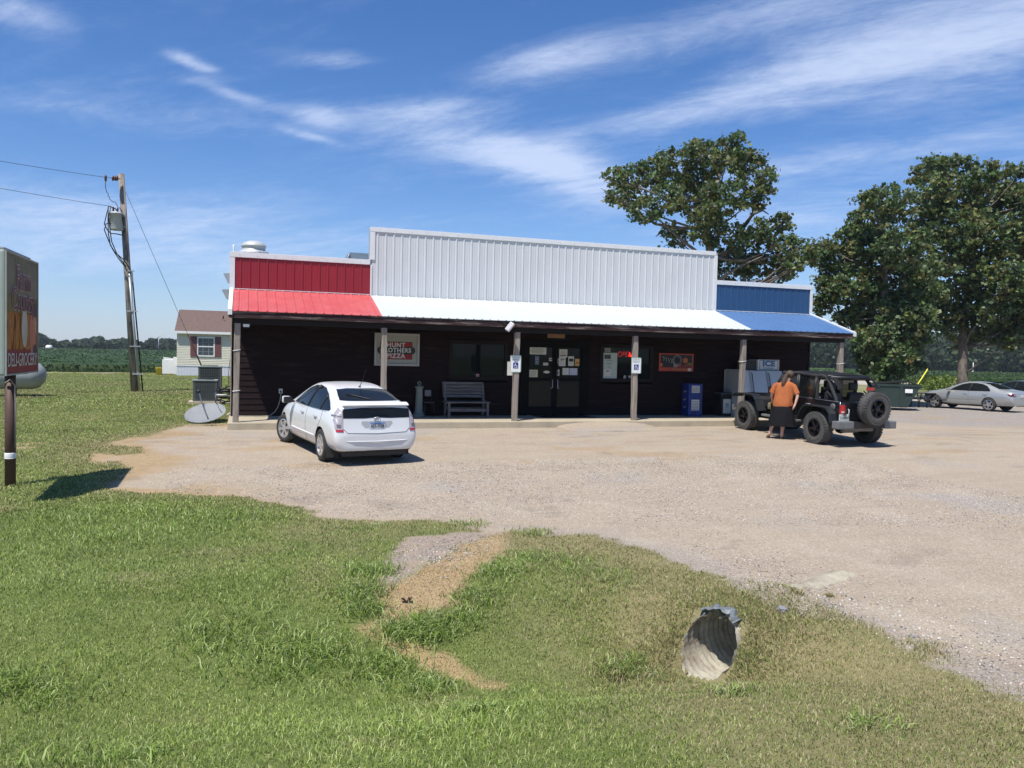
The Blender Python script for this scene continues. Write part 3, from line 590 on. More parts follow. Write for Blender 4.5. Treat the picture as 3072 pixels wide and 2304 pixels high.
# ---------------------------------------------------------------- the store
S,HP,D,ZS,ZE,YE,ZW=3.6362,2.6127,1.9,.17,2.9125,-.172,3.5733
XR,XB,XE,XL=3.54,14.732,18.538,-.214; ZR,ZT=4.563,5.484
store=thing('store_building','long country store with red, white and blue metal parapets and a dark shaded porch','building',(0,0,0))
def wpart(name,bm,m,label=None,sm=False,parent=store): return fin(name,bm,m,parent,world=True,label=label,smooth_=sm)
RIB=.2286
def ribbed(x0,x1,P0,P1,m,name,label,first=None,h=.019,n=(0,-1,0)):
    """ribbed metal sheet between line P0 (low: y,z) and P1 (high: y,z), ribs run from P0 to P1"""
    prof=[]; n=Vector(n); x=x0; k0=first if first is not None else x0+RIB*.7
    xs_=[(x0,0)]; k=k0
    while k<x1-.03:
        for dx,hh in ((-.030,0),(-.014,h),(.014,h),(.030,0)): xs_.append((k+dx,hh))
        for t in (.33,.66):
            c=k+RIB*t
            if c<x1-.04: xs_+= [(c-.012,0),(c-.006,.003),(c+.006,.003),(c+.012,0)]
        k+=RIB
    xs_.append((x1,0)); xs_.sort()
    bm=B(); va=[bm.verts.new((a,P0[0]+n.y*hh,P0[1]+n.z*hh)) for a,hh in xs_]; vb=[bm.verts.new((a,P1[0]+n.y*hh,P1[1]+n.z*hh)) for a,hh in xs_]
    for i in range(len(xs_)-1): bm.faces.new((va[i],va[i+1],vb[i+1],vb[i]))
    # backing thickness
    c=[bm.verts.new((x_,p[0]-n.y*.012,p[1]-n.z*.012)) for x_,p in ((x0,P0),(x1,P0),(x1,P1),(x0,P1))]; bm.faces.new(list(reversed(c)))
    for i,(q,w_) in enumerate(((va[0],va[-1]),)): bm.faces.new([c[0],c[1]]+list(reversed(va)))
    wpart(name,bm,m,label)
rn=Vector((0,-(ZW-ZE),(D-YE))).normalized()
wallp=(D-.02,ZW-.01)
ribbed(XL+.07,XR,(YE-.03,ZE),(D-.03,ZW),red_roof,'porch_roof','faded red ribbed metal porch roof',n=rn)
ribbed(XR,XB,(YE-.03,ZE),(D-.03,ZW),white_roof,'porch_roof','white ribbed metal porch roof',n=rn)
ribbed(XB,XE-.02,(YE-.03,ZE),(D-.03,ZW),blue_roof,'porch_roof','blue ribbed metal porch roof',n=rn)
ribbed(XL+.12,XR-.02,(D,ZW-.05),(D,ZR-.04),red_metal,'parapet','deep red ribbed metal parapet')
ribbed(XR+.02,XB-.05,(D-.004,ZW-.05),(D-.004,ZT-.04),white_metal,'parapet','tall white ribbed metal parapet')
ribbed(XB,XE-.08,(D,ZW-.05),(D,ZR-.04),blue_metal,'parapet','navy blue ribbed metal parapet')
bm=B() # backs and caps of the parapets
box(bm,XL,XR-.05,D+.013,D+.14,2.9,ZR-.03); box(bm,XR-.05,XB+.05,D+.010,D+.15,2.9,ZT-.03); box(bm,XB+.05,XE,D+.013,D+.14,2.9,ZR-.03)
wpart('parapet_back',bm,greyp)
def trimbox(*a,label=None):
    bm=B(); box(bm,*a,bev=.006); x0,x1,y0,_,z0,z1=a
    if x1-x0>1:
        k=x0+.25
        while k<x1: box(bm,k-.008,k+.008,y0-.004,y0+.001,(z0+z1)/2-.02,(z0+z1)/2-.004,mi=1); k+=.457
    wpart('trim',bm,[trim_white,galv],label)
trimbox(XL,XR-.03,D-.035,D+.17,ZR-.13,ZR+.01,label='white cap trim on the red parapet')
trimbox(XR-.035,XB-.03,D-.04,D+.18,ZT-.12,ZT+.01,label='white cap trim on the tall white parapet')
trimbox(XB+.03,XE+.01,D-.035,D+.17,ZR-.13,ZR+.01,label='white cap trim on the blue parapet')
trimbox(XL,XL+.13,D-.03,D+.16,ZW-.02,ZR-.132)
trimbox(XR-.035,XR+.10,D-.036,D+.175,ZR+.012,ZT-.122)
trimbox(XR-.02,XR+.025,D-.034,D+.0,ZW,ZR-.132)
trimbox(XB-.09,XB+.03,D-.036,D+.175,ZW-.0,ZT-.122)
trimbox(XE-.09,XE+.01,D-.03,D+.16,ZW-.02,ZR-.132)
for a,b in ((XL+.14,XR-.03),(XB+.03,XE-.09)):
    bm=B(); box(bm,a,b,D-.055,D-.024,ZW+.012,ZW+.030); wpart('flashing',bm,trim_white)
for x0,x1 in ((XL,XL+.10),(XE-.06,XE+.03)):   # rake trims
    bm=B(); prism(bm,[(YE-.06,ZE-.10),(D-.03,ZW-.10),(D-.03,ZW+.035),(YE-.06,ZE+.035)],x0,x1,axis='X'); wpart('rake_trim',bm,trim_white)
bm=B(); box(bm,XL+.02,XE-.03,YE,YE+.04,ZE-.17,ZE-.012); wpart('fascia',bm,fascia_m,'peeling dark red eave board with bare grey wood')
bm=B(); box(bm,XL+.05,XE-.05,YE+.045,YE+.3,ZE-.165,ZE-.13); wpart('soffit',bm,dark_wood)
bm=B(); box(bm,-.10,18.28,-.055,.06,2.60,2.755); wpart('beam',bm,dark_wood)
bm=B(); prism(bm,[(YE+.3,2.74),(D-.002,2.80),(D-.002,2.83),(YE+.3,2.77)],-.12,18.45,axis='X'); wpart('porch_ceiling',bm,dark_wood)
# porch slab with ramp
bm=B(); box(bm,-.20,18.6,-.26,D+.3,-.35,ZS,bev=.012)
wpart('porch_slab',bm,concrete,'worn tan concrete porch slab')
ramp=B(); rp=[]
nx_,ny_=36,14
gr=[[None]*(ny_+1) for _ in range(nx_+1)]
for i in range(nx_+1):
    for j in range(ny_+1):
        x=8.4+3.0*i/nx_; y=-.262-1.0*j/ny_
        t=1-j/ny_; e=math.sin(math.pi*min(1,max(0,(i/nx_))))**.5
        z=gz(x,y)+.004+(ZS-.015)*max(0,(t**1.2))*e
        gr[i][j]=ramp.verts.new((x,y,z+random.Random(i*31+j).uniform(-.004,.004)))
for i in range(nx_):
    for j in range(ny_): ramp.faces.new((gr[i][j],gr[i][j+1],gr[i+1][j+1],gr[i+1][j]))
o=wpart('ramp',ramp,GM[0],'rough gravelly ramp up to the doors',sm=True)
at_=o.data.attributes.new('lot','FLOAT','POINT'); at_.data.foreach_set('value',[1.0]*len(o.data.vertices))
# lap siding
def lap(name,bm,x0,x1,z0,z1,y,ex=.163,holes=()):
    z=z0
    while z<z1:
        zt=min(z+ex,z1); segs=[(x0,x1)]
        for hx0,hx1,hz0,hz1 in holes:
            if hz0<zt-.01 and hz1>z+.01:
                ns=[]
                for a,b in segs:
                    if hx1<=a or hx0>=b: ns.append((a,b)); continue
                    if hx0>a: ns.append((a,hx0))
                    if hx1<b: ns.append((hx1,b))
                segs=ns
        for a,b in segs: prism(bm,[(y-.024,z+.001),(y-.006,zt),(y+.02,zt),(y+.02,z+.001)],a,b,axis='X')
        z=zt
DR=(8.20,10.14,ZS,2.34); W1=(5.86,7.64,1.24,2.38); W2=(10.68,12.50,1.24,2.38)
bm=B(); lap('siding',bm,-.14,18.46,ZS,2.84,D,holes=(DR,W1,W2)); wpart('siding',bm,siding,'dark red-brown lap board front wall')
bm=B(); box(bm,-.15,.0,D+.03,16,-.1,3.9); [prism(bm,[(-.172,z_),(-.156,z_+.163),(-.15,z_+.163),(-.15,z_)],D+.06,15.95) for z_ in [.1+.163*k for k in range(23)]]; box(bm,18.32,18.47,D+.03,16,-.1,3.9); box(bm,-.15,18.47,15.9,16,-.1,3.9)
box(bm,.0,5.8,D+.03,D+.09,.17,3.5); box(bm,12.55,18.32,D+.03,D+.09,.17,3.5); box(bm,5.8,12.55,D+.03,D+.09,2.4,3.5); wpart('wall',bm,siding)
bm=B(); prism(bm,[(D+.2,3.9),(16,4.1),(16,4.2),(D+.2,4.0)],-.17,18.5,axis='X'); wpart('roof',bm,galv)
bm=B(); box(bm,-.17,-.145,D-.06,D+.05,-.0,2.9); wpart('corner_board',bm,post_m); bm=B(); box(bm,18.46,18.50,D-.05,D+.08,ZS,2.9); wpart('corner_board',bm,dark_wood)
# posts
rnd=random.Random(4)
for i in range(6):
    bm=B(); x=i*S; tw=.011*(-1)**i
    ringz=[ZS+ (HP-ZS)*k/8 for k in range(9)]; rings=[]
    for k,z in enumerate(ringz):
        c=(x+tw*(z-1.3)+rnd.uniform(-.004,.004),0); hw=.072+rnd.uniform(-.004,.004)
        rings.append([bm.verts.new((c[0]+a*hw+rnd.uniform(-.004,.004),c[1]+b*hw,z)) for a,b in ((-1,-.85),(-.85,-1),(.85,-1),(1,-.85),(1,.85),(.85,1),(-.85,1),(-1,.85))])
    for a,b in zip(rings,rings[1:]):
        for k in range(8): bm.faces.new((a[k],a[(k+1)%8],b[(k+1)%8],b[k]))
    bm.faces.new(rings[-1]); bm.faces.new(list(reversed(rings[0])))
    po=wpart('porch_post',bm,post_m)
    if i in (0,4,5):
        for z in ((1.95,.95) if i==0 else (1.95,)):
            bm=B(); 
            for q in range(4):
                a=[(-1,-1),(1,-1),(1,1),(-1,1),(-1,-1)]; p,r_=a[q],a[q+1]
                tube(bm,[(x+p[0]*.082,p[1]*.082,z+.012*p[0]),(x+r_[0]*.082,r_[1]*.082,z+.012*r_[0])],.008,6)
            c=B(); c.from_mesh(bpy.data.meshes.new('e')); c.free()
            fin('wrap_cord',bm,white,po,world=False) if False else fin('wrap_cord',bm,white,po,world=True)
# interior dark room behind glass
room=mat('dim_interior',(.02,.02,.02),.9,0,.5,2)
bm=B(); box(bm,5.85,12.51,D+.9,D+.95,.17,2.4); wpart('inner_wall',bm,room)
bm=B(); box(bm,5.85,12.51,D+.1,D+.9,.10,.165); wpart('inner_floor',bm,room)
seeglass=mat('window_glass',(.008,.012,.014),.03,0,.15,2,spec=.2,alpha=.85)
def window(x0,x1,z0,z1,mull):
    bm=B(); y=D
    for a in ((x0,x1,z1-.05,z1+.05),(x0,x1,z0-.07,z0+.04)): box(bm,a[0]-.05,a[1]+.05,y-.045,y+.06,a[2],a[3],bev=.004)
    for a in (x0,x1): box(bm,a-.05,a+.05,y-.040,y+.055,z0+.042,z1-.052)
    fr=wpart('window',bm,dark_wood)
    bm=B(); box(bm,x0+.05,x1-.05,y+.012,y+.018,z0+.045,z1-.055); wpart('pane',bm,seeglass,parent=fr)
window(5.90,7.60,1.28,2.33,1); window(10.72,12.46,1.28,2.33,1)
bm=B()
for a in (8.20,10.06): box(bm,a,a+.08,D-.035,D+.06,ZS,2.36)
box(bm,8.2802,10.0598,D-.033,D+.058,2.29,2.36); box(bm,8.05,8.20,D-.045,D+.05,ZS,2.45); box(bm,10.14,10.29,D-.045,D+.05,ZS,2.45); box(bm,8.2002,10.1398,D-.045,D+.05,2.362,2.46); box(bm,9.14,9.20,D-.03,D+.05,ZS,2.288)
wpart('door_frame',bm,frame_m)
for s,(x0,x1) in enumerate(((8.285,9.135),(9.205,10.055))):
    bm=B(); y=D-.02
    box(bm,x0,x0+.06,y,y+.045,.19,2.285); box(bm,x1-.06,x1,y,y+.045,.19,2.285); box(bm,x0+.0602,x1-.0602,y+.001,y+.044,.19,.44); box(bm,x0+.0602,x1-.0602,y+.001,y+.044,1.23,1.31); box(bm,x0+.0602,x1-.0602,y+.001,y+.044,2.23,2.285)
    dr=wpart('door',bm,frame_m)
    bm=B(); box(bm,x0+.061,x1-.061,y+.018,y+.024,.442,1.229); box(bm,x0+.061,x1-.061,y+.018,y+.024,1.312,2.229); wpart('pane',bm,seeglass,parent=dr)
    hx=x1-.10 if s==0 else x0+.10; sg=-1 if s==0 else 1
    bm=B(); tube(bm,[(hx-sg*.05,y,1.27),(hx-sg*.05,y-.05,1.25),(hx-sg*.05,y-.05,1.02),(hx-sg*.02,y-.05,1.0),(hx-sg*.02,y,1.0)],.012,8); wpart('handle',bm,galv,parent=dr)
# ---------------------------------------------------------------- notices, signs under the porch
ink=mat('printed_ink',(.03,.03,.035),.8); 
def notice(name,label,cat,x0,x1,z0,z1,y,m=paper,rows=5,inkm=ink,th=.006,group=None,head=None,block=None,text=None,tsize=.03,tm=None):
    c=((x0+x1)/2,y,z0); T=thing(name,label,cat,c,group=group)
    bm=B(); box(bm,x0,x1,y-th,y,z0,z1); rr=random.Random(int(x0*1000)); h=(z1-z0)
    for k in range(rows):
        z=z1-h*(.14+.74*(k+.5)/rows); a=x0+(x1-x0)*rr.uniform(.08,.2); b=x1-(x1-x0)*rr.uniform(.08,.3)
        t=a
        while t<b:
            l=rr.uniform(.012,.05); box(bm,t,min(t+l,b),y-th-.002,y-th-.0005,z-h*.012-.002,z+h*.012+.002,mi=1); t+=l+.010
    if block: box(bm,x0+(x1-x0)*block[0],x0+(x1-x0)*block[1],y-th-.0035,y-th-.0005,z0+h*block[2],z0+h*block[3],mi=1)
    fin('sheet',bm,[m,inkm],T,world=True)
    if text:
        for s,tx,tz,ts in text: fin('lettering',text_bm(s,ts,FRONT(tx,y-th-.003,tz),depth=.003),tm or ink,T,world=True)
    return T
yd=D-.002
notice('notice','wide white printed notice at the top left of the left door','notice',8.33,8.88,2.02,2.25,yd,rows=7)
notice('notice','small yellowish notice above the bottom edge of the left door glass','notice',8.33,8.62,1.33,1.55,yd,m=mat('cream_paper',(.60,.60,.44),.8),rows=5)
notice('sticker','small white sticker high at the right of the left door','sticker',8.98,9.10,1.83,1.92,yd,rows=0,block=(.2,.8,.3,.7))
notice('sticker','white oblong label in the middle of the left door','sticker',8.79,8.95,1.69,1.77,yd,rows=2)
notice('sticker','faint dark blue decal in the upper middle of the left door','sticker',8.52,8.66,1.70,1.98,yd,m=mat('blue_decal',(.06,.09,.16),.6),rows=4,inkm=white)
# cloud-shaped sticker
T=thing('sticker','white cloud-shaped sticker low on the left door','sticker',(8.91,yd,1.44)); bm=B()
for dx,dz,r_ in ((-.07,0,.035),(-.03,.012,.042),(.02,.012,.044),(.065,0,.035),(0,-.01,.04)):
    prism(bm,[(8.91+dx+r_*math.cos(a*math.pi/6),1.485+dz+r_*.8*math.sin(a*math.pi/6)) for a in range(12)],yd-.006+dx*.001,yd-.001)
fin('sheet',bm,paper,T,world=True)
notice('notice','tall white notice at the top of the right door','notice',9.31,9.57,1.94,2.19,yd,rows=6,block=(.05,.95,.22,.3))
notice('notice','white notice with a grey picture under the tall one on the right door','notice',9.30,9.52,1.68,1.935,yd,rows=5,inkm=mat('grey_ink',(.2,.2,.2),.8),block=(.25,.8,.7,.9))
notice('poster','white sheet with two dark photos on the right door','poster',9.61,9.80,1.69,1.98,yd,rows=3,block=(.12,.88,.45,.78))
notice('poster','small orange and yellow flyer at the right of the right door','poster',9.84,9.98,1.69,1.91,yd,m=mat('orange_flyer',(.55,.38,.14),.8),rows=1,inkm=mat('flyer_red',(.5,.06,.03),.8),block=(.15,.85,.35,.55))
notice('notice','left of the two white sheets taped side by side on the right door','notice',9.43,9.64,1.41,1.62,yd,rows=4,inkm=mat('pale_ink',(.35,.35,.38),.8))
notice('notice','right of the two bluish sheets taped side by side on the right door','notice',9.66,9.92,1.41,1.62,yd,m=mat('bluish_paper',(.50,.52,.64),.8),rows=2,inkm=mat('pale_ink',(.35,.35,.38),.8))
notice('sticker','white and black label beside the right door handle','sticker',9.22,9.32,1.38,1.57,yd-.012,rows=0,block=(.3,.7,.3,.6))
notice('sticker','narrow grey sticker on the stile of the right door','sticker',9.245,9.28,1.75,1.9,yd-.022,m=mat('grey_paper',(.3,.3,.3),.8),rows=0,block=(.2,.8,.3,.6))
# left window stickers and neon
notice('sticker','round red and white sticker low in the left window','sticker',6.68,6.78,1.31,1.40,D+.010,m=mat('pink_sticker',(.55,.28,.28),.7),rows=0,block=(.25,.75,.4,.6))
T=notice('poster_board','tall pale board with notices inside the right window','board',10.80,11.27,1.32,2.12,D+.008,m=mat('pale_board',(.45,.52,.48),.8),rows=0,block=None,text=[('Coming To',11.0,1.88,.05),('Heaven?',11.0,1.78,.05),('Lottery',11.0,1.68,.05)])
notice('notice','dark square notice on the board in the right window','notice',10.83,11.04,1.93,2.06,D-.001,m=black,rows=3,inkm=mat('grey_paper',(.3,.3,.3),.8))
notice('notice','white sheet with three black bars on the window board','notice',10.83,11.06,1.40,1.60,D-.001,rows=0,block=(.3,.7,.65,.8)); 
notice('notice','striped price list above the board in the right window','notice',10.83,11.03,2.14,2.27,D+.008,m=mat('grey_paper',(.3,.3,.3),.8),rows=4)
neon=mat('red_neon',(1.0,.06,.05),.4,emit=.55)
T=thing('neon_sign','red neon sign reading OPEN in the right window','sign',(11.5,D,2.0))
fin('lettering',text_bm('OPEN',.24,FRONT(11.53,D+.004,2.08),depth=.006,sx=.86,offset=-.014,shear=.2),neon,T,world=True)
for s,x in (('round',11.72),('figure',11.55)):
    T=thing('sticker','white %s decal at the bottom of the right window'%s,'sticker',(x,D,1.32)); bm=B()
    prism(bm,[(x+.045*math.cos(a*math.pi/6),1.38+.045*math.sin(a*math.pi/6)) for a in range(12)],D+.004,D+.008)
    if s=='figure': box(bm,x-.05,x+.03,D+.003,D+.009,1.30,1.35)
    fin('sheet',bm,mat('grey_decal',(.35,.36,.38),.7),T,world=True)
# plaque above the doors
T=thing('name_plaque','narrow weathered sign board above the doors with orange lettering','sign',(9.2,D,2.52)); y=D-.05
bm=B(); box(bm,8.90,9.46,y,y+.03,2.53,2.65); fin('board',bm,mat('old_board',(.22,.20,.14),.8,0,.3,20),T,world=True)
fin('lettering',text_bm('ABRO DELI',.105,FRONT(9.18,y-.004,2.59),depth=.004,sx=.95,offset=.004),mat('orange_ink',(.40,.13,.05),.8),T,world=True)
# pizza sign
T=thing('pizza_sign','framed wall sign reading HUNT BROTHERS PIZZA in white on red and black','sign',(4.3,D,1.59)); y=D-.06
bm=B(); x0,x1,z0,z1=3.66,4.95,1.60,2.53
for a in ((x0,x1,z1-.06,z1),(x0,x1,z0,z0+.06),(x0,x0+.06,z0+.0602,z1-.0602),(x1-.06,x1,z0+.0602,z1-.0602)): box(bm,a[0],a[1],y-.05,y+.03,a[2],a[3],bev=.008)
fin('frame',bm,mat('sign_frame',(.36,.36,.36),.5,.1),T,world=True)
bm=B(); box(bm,x0+.061,x1-.061,y-.01,y+.02,z0+.061,z1-.061); fin('panel',bm,mat('sign_panel',(.31,.32,.28),.6,0,.08,3),T,world=True)
bm=B(); box(bm,3.84,4.73,y-.018,y-.0105,1.80,2.27,mi=0); box(bm,3.825,4.745,y-.0165,y-.0108,1.785,2.285,mi=1)
prism(bm,[(3.76+.0,1.93+.0)]+[(4.72+.11*math.cos(a),2.04+.11*math.sin(a)) for a in [(-90+k*20)*math.pi/180 for k in range(10)]]+[(3.85+.11*math.cos(a),2.04+.11*math.sin(a)) for a in [(90+k*20)*math.pi/180 for k in range(10)]][:-1],y-.024,y-.0185,mi=1)
fin('panel_art',bm,[mat('sign_red',(.30,.010,.014),.6,0,.2,4),black],T,world=True)
lt=mat('sign_letter_white',(.52,.52,.50),.6)
for s,z,x,sx in (('HUNT',2.19,4.27,1.0),('BROTHERS',2.04,4.27,.93),('PIZZA',1.88,4.27,1.0)):
    fin('lettering',text_bm(s,.175,FRONT(x,y-.029,z),depth=.005,sx=sx,offset=.0065,spacing=1.14),lt,T,world=True)
# cigarette-cutter style: red apple tobacco poster
T=thing('tobacco_poster','red framed black poster with RED APPLE lettering on the porch wall','poster',(13.35,D,1.57)); y=D-.03
pr_=mat('poster_red',(.42,.06,.035),.6,0,.25,6); 
bm=B(); box(bm,12.73,13.98,y,y+.006,1.58,2.15,mi=0); box(bm,12.78,13.93,y-.003,y-.0005,1.70,2.11,mi=1); fin('sheet',bm,[pr_,black],T,world=True)
silver=mat('poster_grey',(.38,.38,.36),.6); pg=mat('poster_green',(.20,.32,.06),.6)
bm=B()
for r0 in (.17,.125): tube(bm,[(13.38+r0*math.cos(a*math.pi/12),y-.006,1.93+r0*.95*math.sin(a*math.pi/12)) for a in range(25)],.007 if r0>.15 else .005,5)
for k in range(5): tube(bm,[(12.84+.1*k,y-.006,2.06-.02*k),(12.92+.09*k,y-.006,1.97-.03*k),(12.88+.1*k,y-.006,1.92-.03*k)],.009,5)
for k in range(3): box(bm,13.26+.05*k,13.29+.05*k,y-.007,y-.0035,1.71,1.80)
fin('emblem',bm,silver,T,world=True)
for cx_,cz_,r0 in ((13.68,1.93,.09),(12.80,1.78,.06)):
    bm=B(); prism(bm,[(cx_+r0*math.cos(a*math.pi/8),cz_+r0*math.sin(a*math.pi/8)) for a in range(16)],y-.007,y-.0035)
    fin('picture',bm,mat('apple_red',(.45,.12,.04),.5),T,world=True)
fin('lettering',text_bm('RED APPLE',.115,FRONT(13.64,y-.007,1.755),depth=.004,sx=.95,offset=.003),pr_,T,world=True)
fin('lettering',text_bm('VOTED 100% NATURAL',.06,FRONT(13.50,y-.007,1.635),depth=.004,sx=.9),pg,T,world=True)
bm=B(); box(bm,13.78,13.90,y-.006,y-.001,1.595,1.68); fin('badge',bm,paper,T,world=True)
bm=B(); box(bm,13.75,13.92,y-.006,y-.0035,1.83,1.85); box(bm,13.75,13.92,y-.006,y-.0035,1.79,1.81); fin('print',bm,pg,T,world=True)
# reserved parking signs
def parking(label,x,z0,z1,w_,y,tilt=0,full=True):
    T=thing('parking_sign',label,'sign',(x,y,z0),group='reserved parking signs on the porch posts'); h=z1-z0; r_=.035
    def rr(w2,h2,rad): 
        pts_=[]
        for cx_,cz_,a0 in ((w2-rad,h2-rad,0),(-w2+rad,h2-rad,90),(-w2+rad,-h2+rad,180),(w2-rad,-h2+rad,270)):
            for k in range(5): a=R(a0+k*22.5); pts_.append((x+cx_+rad*math.cos(a),z0+h/2+cz_+rad*math.sin(a)))
        return pts_
    bm=B(); prism(bm,rr(w_/2,h/2,r_),y-.004,y); fin('plate',bm,white,T,world=True)
    bm=B(); q=rr(w_/2-.010,h/2-.010,r_-.008); tube(bm,[(a,y-.006,b) for a,b in q+[q[0]]],.0035,5); fin('border',bm,mat('sign_green',(.03,.22,.12),.5),T,world=True)
    if full:
        gr_=mat('sign_green_text',(.25,.40,.25),.5)
        fin('lettering',text_bm('RESERVED',.055,FRONT(x,y-.006,z1-.065),depth=.002,sx=.95),gr_,T,world=True)
        fin('lettering',text_bm('PARKING',.055,FRONT(x,y-.006,z1-.125),depth=.002,sx=.95),mat('sign_teal',(.06,.22,.22),.5),T,world=True)
        zc=z0+h*.40; bm=B(); box(bm,x-.075,x+.075,y-.007,y-.0045,zc-.078,zc+.078); fin('panel',bm,mat('sign_blue',(.01,.03,.22),.5),T,world=True)
        bm=B(); yy=y-.009
        prism(bm,[(x-.012+.013*math.cos(a*math.pi/4),zc+.055+.013*math.sin(a*math.pi/4)) for a in range(8)],yy-.001,yy+.001)
        tube(bm,[(x-.010,yy,zc+.038),(x-.006,yy,zc+.0),(x+.026,yy,zc-.002),(x+.044,yy,zc-.045),(x+.056,yy,zc-.042)],.0065,6)
        tube(bm,[(x-.006,yy,zc+.020),(x+.022,yy,zc+.018)],.005,6)
        tube(bm,[(x-.004+.040*math.cos(R(a)),yy,zc-.020+.040*math.sin(R(a))) for a in range(115,345,20)],.0055,6); fin('symbol',bm,white,T,world=True)
    for zz in (z1-.025,z0+.03): bm=B(); lathe(bm,[(.008,y-.010),(.008,y-.004)],8,axis='Y',c=(x,0,zz)); fin('bolt',bm,galv,T,world=True)
parking('white and green RESERVED PARKING wheelchair sign on the post left of the doors',7.235,1.51,1.98,.31,-.085)
parking('white and green RESERVED PARKING wheelchair sign on the post right of the doors',10.915,1.53,1.99,.31,-.085)
T=thing('sign_back','small blank white plate behind the left parking sign','sign',(7.12,.08,1.42)); bm=B(); box(bm,7.05,7.2,.078,.084,1.42,1.80,bev=.002); fin('plate',bm,paper,T,world=True)
# ---------------------------------------------------------------- porch furniture
oldwood=mat('old_bench_wood',(.16,.15,.145),.85,0,.4,10,bump=.7,bs=50,col2=(.06,.055,.05),cs=7,clo=.5,chi=.65,stretch=(.25,2,3))
T=thing('slatted_bench','weathered grey wooden bench with slatted back left of the doors','bench',(6.2,1.35,ZS))
bm=B()
for k in range(5):
    z=.72+.092*k; y=1.62+.028*k; box(bm,5.62,6.86,-.014,.014,0,.078,M=Matrix.Translation((0,y,z))@Matrix.Rotation(R(-14),4,'X'),bev=.004)
fin('backrest',bm,oldwood,T,world=True)
bm=B()
for k in range(5): box(bm,5.60,6.90,1.10+.1*k,1.185+.1*k,.585,.62,bev=.004)
fin('seat',bm,oldwood,T,world=True)
for x in (5.66,6.80):
    bm=B(); prism(bm,[(1.10,ZS),(1.18,ZS),(1.19,.583),(1.11,.583)],x,x+.06,axis='X'); fin('leg',bm,oldwood,T,world=True)
    bm=B(); prism(bm,[(1.62,ZS),(1.70,ZS),(1.62,.6),(1.78,1.14),(1.70,1.14),(1.53,.583)],x,x+.06,axis='X'); fin('leg',bm,oldwood,T,world=True)
bm=B(); box(bm,5.72,6.80,1.13,1.16,.34,.42); box(bm,5.72,6.80,1.62,1.65,.36,.44); fin('stretcher',bm,oldwood,T,world=True)
# smoker post
T=thing('ashtray_column','grey fluted plastic cigarette column with a ring top','ash column',(4.9,1.5,ZS)); pc=mat('grey_green_plastic',(.17,.19,.165),.6,0,.1,6)
bm=B(); lathe(bm,[(.0,0),(.185,0),(.185,.03),(.165,.06),(.125,.13),(.115,.16),(.098,.66),(.095,.78),(.118,.83),(.128,.835),(.128,.865),(.05,.875),(.0,.875)],28); fin('column',bm,pc,T)
bm=B(); lathe(bm,[(.06,.875),(.055,.90),(.0,.905)],16); tube(bm,[(.042*math.cos(a*math.pi/8),0,.955+.042*math.sin(a*math.pi/8)) for a in range(17)],.016,8); fin('ring_top',bm,pc,T)
# small folding chair beside it
T=thing('small_chair','small dark chair with a square grey back behind the ash column','chair',(5.2,1.6,ZS))
bm=B(); box(bm,5.11,5.30,1.73,1.75,.74,.92,bev=.01); fin('backrest',bm,mat('grey_slat',(.20,.20,.20),.7,0,.2,20,stretch=(8,1,1)),T,world=True)
bm=B(); box(bm,5.03,5.33,1.38,1.72,.56,.60,bev=.01); fin('seat',bm,black,T,world=True)
for x in (5.05,5.31):
    for y in (1.40,1.70):
        bm=B(); tube(bm,[(x,y,ZS),(x,y,.56 if y<1.6 else .92)],.012,6); fin('leg',bm,black,T,world=True)
# newspaper vending box
bluebox=mat('navy_box',(.012,.03,.17),.45,0,.15,5,col2=(.02,.05,.22),cs=3)
T=thing('newspaper_box','navy blue newspaper vending box with two window labels on the porch','newspaper box',(13.8,1.6,ZS))
bm=B(); box(bm,13.50,14.00,1.30,1.74,.17,1.20,bev=.02); fin('cabinet',bm,bluebox,T,world=True)
for z0,z1 in ((.92,1.14),(.36,.70)):
    bm=B(); box(bm,13.57,13.91,1.288,1.299,z0-.02,z1+.02,bev=.004); dd_=fin('door',bm,bluebox,T,world=True)
    bm=B(); box(bm,13.60,13.88,1.281,1.2875,z0+.0,z1,mi=0); rr=random.Random(int(z0*100))
    for k in range(6):
        a=13.62
        while a<13.85: l=rr.uniform(.015,.05); box(bm,a,min(a+l,13.86),1.278,1.2805,z0+.025+k*(z1-z0-.04)/6,z0+.04+k*(z1-z0-.04)/6,mi=1); a+=l+.014
    fin('label_sheet',bm,[paper,ink],dd_,world=True)
for i,s in enumerate(('Times','News','Daily')):
    bm=text_bm(s,.10-.01*i,Matrix.Translation((13.492,1.52,.95-.25*i))@Matrix.Rotation(R(-90),4,'Z')@Matrix.Rotation(R(90),4,'X')@Matrix.Rotation(R(18),4,'Z'),depth=.003,sx=.8)
    fin('lettering',bm,lt,T,world=True)
# bin
T=thing('waste_bin','black porch waste bin with a white poster on its front','bin',(15.0,1.6,ZS))
bm=B(); prism(bm,[(14.76,.17),(15.14,.17),(15.18,.86),(14.72,.86)],1.35,1.74); fin('bin_body',bm,black,T,world=True)
bm=B(); box(bm,14.70,15.20,1.33,1.76,.862,.93,bev=.02); fin('lid',bm,mat('dark_grey_lid',(.04,.045,.05),.5),T,world=True)
bm=B(); box(bm,14.80,15.08,1.335,1.345,.26,.72,mi=0); prism(bm,[(14.94+.07*math.cos(a*math.pi/8),.53+.07*math.sin(a*math.pi/8)) for a in range(16)],1.331,1.3345,mi=1); box(bm,14.84,15.04,1.331,1.3345,.44,.455,mi=1); box(bm,14.86,15.02,1.331,1.3345,.38,.39,mi=1); box(bm,14.925,14.955,1.3305,1.3340,.44,.50,mi=1)
fin('poster',bm,[paper,mat('poster_teal',(.28,.40,.38),.8)],T,world=True)
